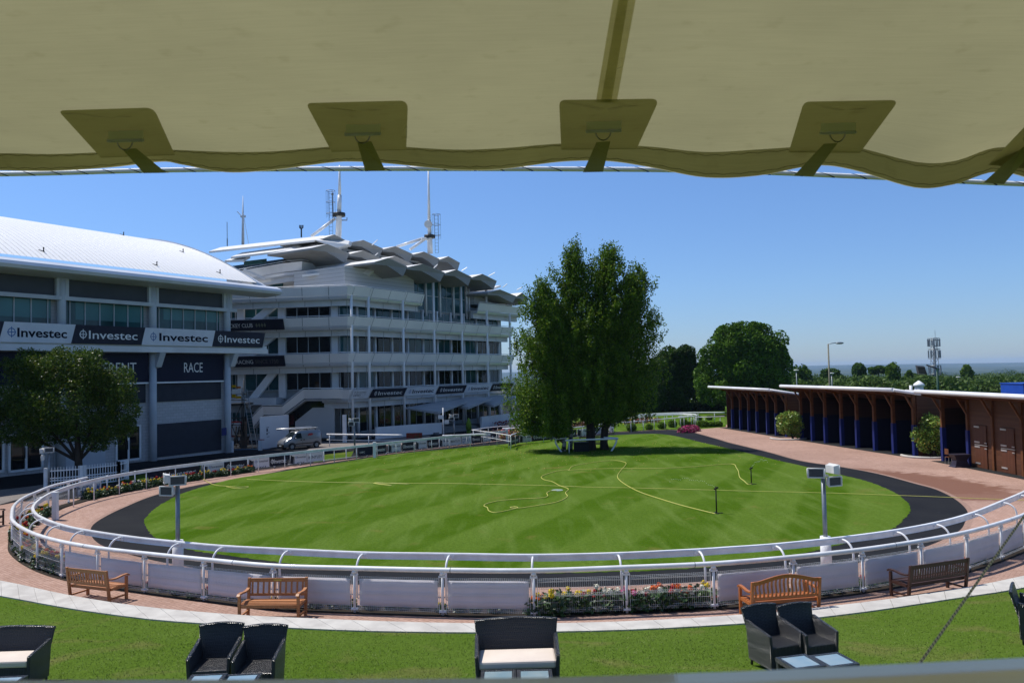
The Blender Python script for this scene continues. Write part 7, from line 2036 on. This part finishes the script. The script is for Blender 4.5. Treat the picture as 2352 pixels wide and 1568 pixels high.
for x0, y0, w_, h_, mt_, nm in ((533, 884, 9, 6, YEL, 'yellow_board'), (543, 887, 10, 5, mat('orange_board', (.45, .16, .03), .6), 'orange_board'), (533, 905, 9, 8, YEL, 'yellow_board'), (543, 909, 11, 6, YEL, 'yellow_board'), (533, 893, 20, 12, WHITE, 'white_board')):
    a = S_(x0, y0 + h_); b = S_(x0 + w_, y0); m = MB(); m.hexa([Vector((a.x, a.y - .1, a.z)), Vector((b.x, a.y - .1, a.z)), Vector((b.x, a.y, a.z)), Vector((a.x, a.y, a.z)), Vector((a.x, a.y - .1, b.z)), Vector((b.x, a.y - .1, b.z)), Vector((b.x, a.y, b.z)), Vector((a.x, a.y, b.z))]); m.build(nm, mt_, t)
m = MB(); l0, l1 = S_(586, 1030, -1.5), S_(561, 893, -.2)
for dx in (-.22, .22): m.tube([l0 + Vector((dx, 0, 0)), l1 + Vector((dx, 0, 0))], .035, 5)
for k in range(20): q = l0.lerp(l1, k / 20); m.beam(q + Vector((-.22, 0, 0)), q + Vector((.22, 0, 0)), .04, .04)
m.build('ladder', GALV, label='grey ladder leaning against the scaffold tower', cat='ladder')
RG = random.Random(3)
m = MB()
for k in range(14):
    x = RG.uniform(529, 572); y0 = RG.uniform(1015, 1030); q = S_(x, y0, RG.uniform(-.5, .5)); hh = RG.uniform(.5, 2.6); m.beam(q, q + Vector((RG.uniform(-.4, .4), .2, hh)), RG.uniform(.1, .5), .06)
m.build('boards', mat('old_boards', (.10, .07, .05), .8, (.05, .05, .05), 2), label='pile of old boards and frames leaning under the scaffold', cat='boards')
m = MB(); a = S_(546, 1036, -1); m.box(a + Vector((1.2, 0, .1)), (3.4, .8, .14)); m.build('tarpaulin', mat('blue_sheet', (.02, .09, .20), .6), label='blue sheet lying on the ground under the scaffold', cat='sheet')
a, b = S_(530, 968, .5), S_(556, 1003, .5); m = MB(); m.prism([Vector((a.x, a.y, b.z)), Vector((b.x, a.y, b.z)), Vector((b.x, a.y, a.z)), Vector((a.x, a.y, a.z))], (0, .1, 0)); o = m.build('window_frame', RED, label='red framed window opening stored in the scaffold', cat='frame')
m = MB(); m.prism([Vector((a.x + .12, a.y - .02, b.z + .12)), Vector((b.x - .12, a.y - .02, b.z + .12)), Vector((b.x - .12, a.y - .02, a.z - .12)), Vector((a.x + .12, a.y - .02, a.z - .12))], (0, -.02, 0)); m.build('pane', CLAD, o)
# signpost
p = G(1019, 1012); t = thing('signpost', 'thin white fingerpost before the entrance canopy', 'signpost', p)
zt = U(1019, 936, p.y).z; m = MB(); m.tube([p, Vector((p.x, p.y, zt))], .07, 6); m.build('pole', WHITE, t)
for x0, x1, y0 in ((1006, 1019, 958), (1021, 1031, 969)):
    a = U(x0, y0 + 4, p.y - .05); b = U(x1, y0 - 5, p.y - .05); m = MB(); m.box(((a.x + b.x) / 2, p.y - .05, (a.z + b.z) / 2), (b.x - a.x, .05, b.z - a.z)); m.build('finger', WHITE, t)
p = G(1172, 992); m = MB(); q = U(1172, 979, p.y); m.box(q, (.55, .1, .9)); m.beam(p, q, .06, .06); m.build('sign_board', mat('cream_sign', (.5, .42, .2), .6), label='small cream sign board on the flower tub barrier', cat='sign')
p = G(1171, 1003); m = MB(); m.box(p + Vector((.1, .5, .45)), (1.7, .8, .9)); o = m.build('planter', WHITE, label='white planter box at the end of the first rail', cat='planter'); m = MB(); q = p + Vector((.1, .09, .5)); m.box(q, (.6, .01, .4)); m.build('plate', NAVY, o)
p = G(1184, 1004); m = MB(); m.tube([U(1184, 990, 96), U(1184, 905, 96)], .08, 6); m.build('white_pole', WHITE, label='slim white pole at the right end of the grandstand', cat='pole')
for i, (x, y) in enumerate(((1310, 1003),)): pass
m = MB(); p = G(925, 1008); m.box(p + Vector((1.2, 0, .35)), (1.6, .5, .5)); m.build('planter', mat('red_planting', (.30, .015, .02), .8, (.1, .06, .02), 4), label='low red planted box at the end of the mesh rail', cat='planter')
RF_ = RF
m = MB(); 
rng = np.random.default_rng(6); n_ = 900; k = rng.uniform(0, 1, n_)[:, None]; C_ = np.array(RF(18, 4.2, -1.1)) * (1 - k) + np.array(RF(31, 3.4, -1.2)) * k + rng.uniform(-.4, .4, (n_, 3)); C_[:, 2] += .5
npmesh('flower_bed', quads(C_, .12, rng), 0, mat('red_bedding', (.35, .012, .015), .7, (.10, .03, .01), 6), label='low red flower bed before the right terrace wall of the grandstand', cat='flower bed')
m = MB(); p = G(1077, 997); m.tube([p, p + Vector((0, 0, .5))], .25, 8); m.tube([p + Vector((0, 0, .5)), p + Vector((0, 0, 1.2)), p + Vector((0, 0, 1.8))], [.32, .3, .05], 8); m.build('conifer', TOPM, label='small clipped conifer beside the entrance steps', cat='bush')
# ------------------------------------------------------------------ van
vf = Vector((-.72, -.69, 0)).normalized(); vang = math.atan2(vf.y, vf.x)
vp = G(690, 1029); K = .90
van = thing('van', 'small silver panel van with roof bars and a ladder parked before the white hoarding', 'van', vp, vang)
PAINT = mat('silver_car_paint', (.26, .265, .27), .30, (.24, .245, .25), 1, metal=.5, coat=.6)
CGL = glassm('car_glass', (.02, .03, .035), .03)
TYRE = mat('tyre', (.018, .018, .018), .8); PLBK = mat('black_bumper_plastic', (.02, .02, .022), .6)
def sect(x, zs, ws):   # half section points
    return [(x, w_, z) for z, w_ in zip(zs, ws)]
X_ = [-1.95, -1.90, -1.6, -.9, 0.0, .55, .85, 1.30, 1.75, 2.05, 2.18]
ZT = [1.60, 1.78, 1.83, 1.85, 1.85, 1.80, 1.66, 1.22, 1.05, .90, .62]
ZS = [1.02, 1.05, 1.05, 1.05, 1.05, 1.05, 1.04, 1.02, .95, .80, .55]
WT = [.66, .68, .70, .71, .71, .70, .68, .72, .66, .60, .55]
WS = [.80, .85, .87, .88, .88, .88, .88, .87, .84, .78, .68]
m = MB(); rings = []
for x, zt, zs, wt, ws in zip(X_, ZT, ZS, WT, WS):
    h = [(ws * .96, .26), (ws, .5), (ws, zs), (wt + (ws - wt) * .3, (zs + zt) / 2 + .06 * (zt - zs)), (wt, zt - .06), (wt - .10, zt)]
    h = [(max(a, .05), z if z < zt else zt) for a, z in h]
    rings.append([(x, -a, z) for a, z in h] + [(x, a, z) for a, z in h[::-1]])
n = 12; vs = [Vector(p) * K for r in rings for p in r]
m.s = True
m.add(vs, [(i * n + j, (i + 1) * n + j, (i + 1) * n + (j + 1) % n, i * n + (j + 1) % n) for i in range(len(rings) - 1) for j in range(n)] + [tuple(range(n)), tuple((len(rings) - 1) * n + j for j in range(n))[::-1]])
m.build('body', PAINT, van, local=True, bevel=.02)
def vq(name, pts, mt_, par=van): m = MB(); m.add([Vector(p) * K for p in pts], [tuple(range(len(pts)))]); return m.build(name, mt_, par, local=True)
for sd in (-1, 1):
    y = lambda z, o=.008: sd * ((.88 - (.17) * max(0, (z - 1.05)) / .8 * .9) + o + .012)
    vq('side_window', [(x, y(z), z) for x, z in ((.28, 1.08), (1.16, 1.08), (.80, 1.58), (.36, 1.62))][::sd], CGL)
    vq('rub_strip', [(x, sd * .895, z) for x, z in ((-1.3, .50), (1.0, .50), (1.0, .60), (-1.3, .60))][::sd], PLBK)
    vq('door_line', [(x, sd * .890, z) for x, z in ((.20, .35), (.22, .35), (.22, 1.1), (.20, 1.1))][::sd], PLBK)
    for hx in (.0, .32): vq('door_handle', [(x, sd * .905, z) for x, z in ((hx, .86), (hx + .14, .86), (hx + .14, .98), (hx, .98))][::sd], PLBK)
    vq('slide_rail', [(x, sd * .893, z) for x, z in ((-1.6, 1.02), (-.5, 1.02), (-.5, 1.04), (-1.6, 1.04))][::sd], PLBK)
    m = MB(); m.sphere(Vector((1.05, sd * 1.0, 1.12)) * K, (.07, .10, .09), 8, 6); m.build('mirror', PAINT, van, local=True)
    for wx in (-1.35, 1.38):
        m = MB(); m.tube([Vector((wx, sd * .70, .31)) * K, Vector((wx, sd * .90, .31)) * K], .31 * K, 20); wh = m.build('wheel', TYRE, van, local=True)
        m = MB(); m.tube([Vector((wx, sd * .88, .31)) * K, Vector((wx, sd * .912, .31)) * K], .20 * K, 10); m.build('rim', GALV, wh, local=True)
        m = MB(); m.tube([Vector((wx + .37 * math.cos(a), sd * .885, .31 + .37 * math.sin(a))) * K for a in np.linspace(-.1, math.pi + .1, 12)], .035, 5); m.build('wheel_arch', PLBK, van, local=True)
    vq('headlight', [(x, sd * w_, z) for x, w_, z in ((1.98, .80, .70), (2.16, .56, .66), (2.04, .60, .86), (1.75, .845, .92))][::sd], mat('headlight_glass', (.6, .65, .7), .1, coat=.8))
    vq('tail_light', [(-1.965, sd * w_, z) for w_, z in ((.80, .7), (.70, .7), (.66, 1.4), (.76, 1.4))][::-sd], RED)
# windscreen
xw = [(1.33, 1.20), (.90, 1.64)]
vq('windscreen', [(1.33, -.68, 1.235), (1.33, .68, 1.235), (.88, .60, 1.67), (.88, -.60, 1.67)], CGL)
m = MB(); m.box((2.06 * K, 0, .42 * K), (.30 * K, 1.35 * K, .30 * K)); m.build('bumper', PLBK, van, local=True, bevel=.03)
vq('grille', [(2.19, -.4, .60), (2.19, .4, .60), (2.08, .38, .80), (2.08, -.38, .80)], PLBK)
vq('number_plate', [(2.225, -.25, .36), (2.225, .25, .36), (2.225, .25, .46), (2.225, -.25, .46)], WHITE)
m = MB()
for x in (-1.4, -.4, .5):
    m.beam(Vector((x, -.68, 1.95)) * K, Vector((x, .68, 1.95)) * K, .05, .04)
    for sd in (-1, 1): m.beam(Vector((x, sd * .66, 1.83)) * K, Vector((x, sd * .66, 1.96)) * K, .05, .04)
m.build('roof_bars', BLACK, van, local=True)
red = MB(); 
red.add([Vector(p) * K for p in ((-.35, .90, 1.30), (-.80, .90, 1.32), (-1.0, .885, 1.42), (-.85, .875, 1.52), (-.5, .875, 1.50), (-.4, .88, 1.42))], [tuple(range(6))[::-1]])
# on the flank that faces the camera (its left)
nr = [(.893, .0)]
o = red.build('red_emblem', RED, van, local=True)
lad = thing('ladder', 'silver ladder and tubes lashed on the van roof bars', 'ladder', vp + Vector((0, 0, 1.97 * K)), vang)
m = MB()
for y in (.22, .48): m.tube([(-1.5, y, .05), (1.9, y, .05)], .03, 5)
for k in range(11): m.beam((-1.4 + k * .3, .22, .05), (-1.4 + k * .3, .48, .05), .03, .03)
m.tube([(-1.2, -.1, .08), (2.3, -.1, .08)], .07, 8); m.tube([(-1.0, -.32, .06), (1.5, -.32, .06)], .08, 8)
m.build('rails', mat('bright_aluminium', (.65, .65, .65), .35, metal=.5), lad, local=True)

# ------------------------------------------------------------------ birches
LBIR = leafmat('birch_leaf', [(0, (.020, .040, .006)), (.45, (.050, .088, .010)), (.85, (.095, .145, .018)), (1, (.16, .17, .03))], .45, .38)
def birch(label, base, H, R_, lean, n_br, bark, seed, zlow=.14, tr=.22, offc=(0, 0), strand=1.0, top_tight=.5):
    rng = np.random.default_rng(seed); t = thing('birch_tree', label, 'tree', base, 0, 'birch trees on the ring lawn')
    base = np.array(base); L_ = np.array([lean[0], lean[1], 0])
    ax = lambda h: base + np.array([0, 0, 1]) * h * H + L_ * h ** 1.3 * H
    def env(h):  # crown radius by height fraction
        x = max(0.0, (h - zlow) / (1 - zlow))
        up_ = 1.0 if x < .5 else max(0.0, 1 - ((x - .5) / .5) ** 2) ** .75
        return R_ * min(1, x / .10) ** .5 * up_ * (1 - top_tight * max(0, x - .7))
    P = []; bm = MB()
    for i in range(n_br):
        h = zlow + .06 + (1 - zlow - .08) * rng.uniform(0, 1) ** .95
        a = rng.uniform(0, 6.283); rr = max(env(h), .22) * rng.uniform(.35, 1.0) * (1 + .22 * math.sin(a * 2.3 + seed + h * 5) + .12 * math.sin(a * 5 + h * 17))
        s0 = ax(max(.05, h - .10 - .10 * rng.uniform())); 
        e = ax(h) + np.array([math.cos(a) * rr + offc[0] * (1 - h), math.sin(a) * rr + offc[1] * (1 - h), rng.uniform(-.02, .05) * H])
        mid = (s0 + e) / 2 + np.array([0, 0, rr * .35])
        m_ = 26
        tt = np.linspace(.22, 1, m_)[:, None]; line = (1 - tt) ** 2 * s0 + 2 * tt * (1 - tt) * mid + tt ** 2 * e
        if i % 3 == 0: bm.tube([Vector(q) for q in (s0, (s0 * .25 + mid * .5 + e * .25), e)], .055 * (1.1 - h) + .012, 5, r2=.012)
        # strands hang from the branch
        ns = int(7 + rr * 3.0)
        for k in range(ns):
            q = line[rng.integers(0, m_)] + rng.normal(0, .26, 3)
            ln = strand * rng.uniform(.35, 1.5) * (1.2 if h < .45 else .42); 
            if q[2] - ln < base[2] + zlow * H * .9: ln = max(.25, q[2] - base[2] - zlow * H * .9)
            nl = int(6 + ln * 16); u = rng.uniform(0, 1, nl)[:, None]
            dr = np.array([rng.normal(0, .10), rng.normal(0, .10), -1.0])
            P.append(q + dr * ln * u + rng.normal(0, .085, (nl, 3)))
        # upright leafy tip
        nl = 26; P.append(e + rng.normal(0, 1, (nl, 3)) * np.array([.18, .18, .28]))
    nl = 200; u = rng.uniform(.9, 1.02, nl)[:, None]; P.append(np.array([ax(x[0]) for x in u]) + rng.normal(0, 1, (nl, 3)) * np.array([.22, .22, .1]))
    P = np.concatenate(P)
    npmesh('crown', quads(P, .088, rng, down=.7, asp=.6), 0, LBIR, t)
    bm.build('branches', BARK, t)
    m = MB(); pts = [Vector(ax(h)) + Vector((math.sin(h * 7 + seed) * .12 * (h > .02), math.cos(h * 5 + seed) * .1, -.1 if h == 0 else 0)) for h in (0, .04, .12, .25, .4, .6, .8, .97)]
    m.tube(pts, [tr * 1.35, tr * 1.05, tr, tr * .85, tr * .7, tr * .45, tr * .22, .03], 9); m.build('trunk', bark, t)
    return len(P)
k = 61 / F
def bh(x, yb, yt): p = G(x, yb); return p, (yb - yt) * p.y / F
p, H = bh(1294, 1036, 648); birch('left birch with a slim white trunk and drooping outer crown', p, H, 2.75, (-.10, 0), 250, BIRCHB, 1, zlow=.11, tr=.16, offc=(-2.1, 0), strand=1.6)
p, H = bh(1310, 1034, 560); birch('second birch from the left with a white trunk and the tallest pointed top', p + Vector((.0, .6, 0)), H, 2.9, (.045, 0), 270, BIRCHB, 2, zlow=.17, tr=.17, offc=(-.2, 0), top_tight=.6)
p, H = bh(1357, 1033, 568); birch('third birch from the left with the thickest dark trunk', p, H, 3.5, (.115, .01), 350, BARK, 3, zlow=.155, tr=.36, offc=(1.0, 0), top_tight=.45)
p, H = bh(1389, 1032, 620); birch('right birch with a dark trunk and ragged right side', p, H, 2.7, (.22, 0), 280, BARK, 4, zlow=.17, tr=.30, offc=(1.5, 0), strand=1.0, top_tight=.3)
# ------------------------------------------------------------------ leafy tree before the left stand
LMAP = leafmat('maple_leaf', [(0, (.012, .024, .005)), (.5, (.034, .060, .010)), (.85, (.078, .108, .018)), (1, (.12, .10, .03))], .42, .3, .2)
p = G(181, 1106); kk = p.y / F
def cc(x, y, dy, rx, ry): return (((x - 181) * kk, dy, (1106 - y) * kk), (rx * kk, max(rx, ry) * kk * .8, ry * kk))
ball_tree('leafy_tree', 'broad leafy tree before the left stand behind the white gates', p, [cc(160, 925, 0, 120, 95), cc(60, 905, -.3, 72, 70), cc(-10, 940, 0, 60, 70), cc(90, 850, .2, 70, 45), cc(175, 850, -.2, 80, 48), cc(245, 885, 0, 62, 58), cc(285, 940, -.3, 40, 48), cc(250, 985, 0, 52, 42), cc(90, 985, -.2, 80, 40), cc(60, 830, 0, 26, 34), cc(140, 815, 0, 24, 22), cc(215, 826, 0, 26, 24), cc(20, 840, 0, 22, 24), cc(290, 985, 0, 26, 22), cc(220, 1020, 0, 34, 20)],
          62000, .075, LMAP, .24, 12, shell=.7, bumps=.42, trunk_to=(-.1, 0, (1106 - 960) * kk))
# ------------------------------------------------------------------ the air
hz_ = MB(); hz_.box((0, 5200, -52), (30000, 15200, 204))
HM = bpy.data.materials.new('haze'); HM.use_nodes = True; n = HM.node_tree.nodes; n.clear(); o = n.new('ShaderNodeOutputMaterial'); v = n.new('ShaderNodeVolumePrincipled')
v.inputs['Color'].default_value = (.50, .72, 1.0, 1); v.inputs['Density'].default_value = 0.00007; v.inputs['Anisotropy'].default_value = 0.0
HM.node_tree.links.new(v.outputs[0], o.inputs['Volume'])
hz_.build('haze', HM, kind='stuff', local=True)
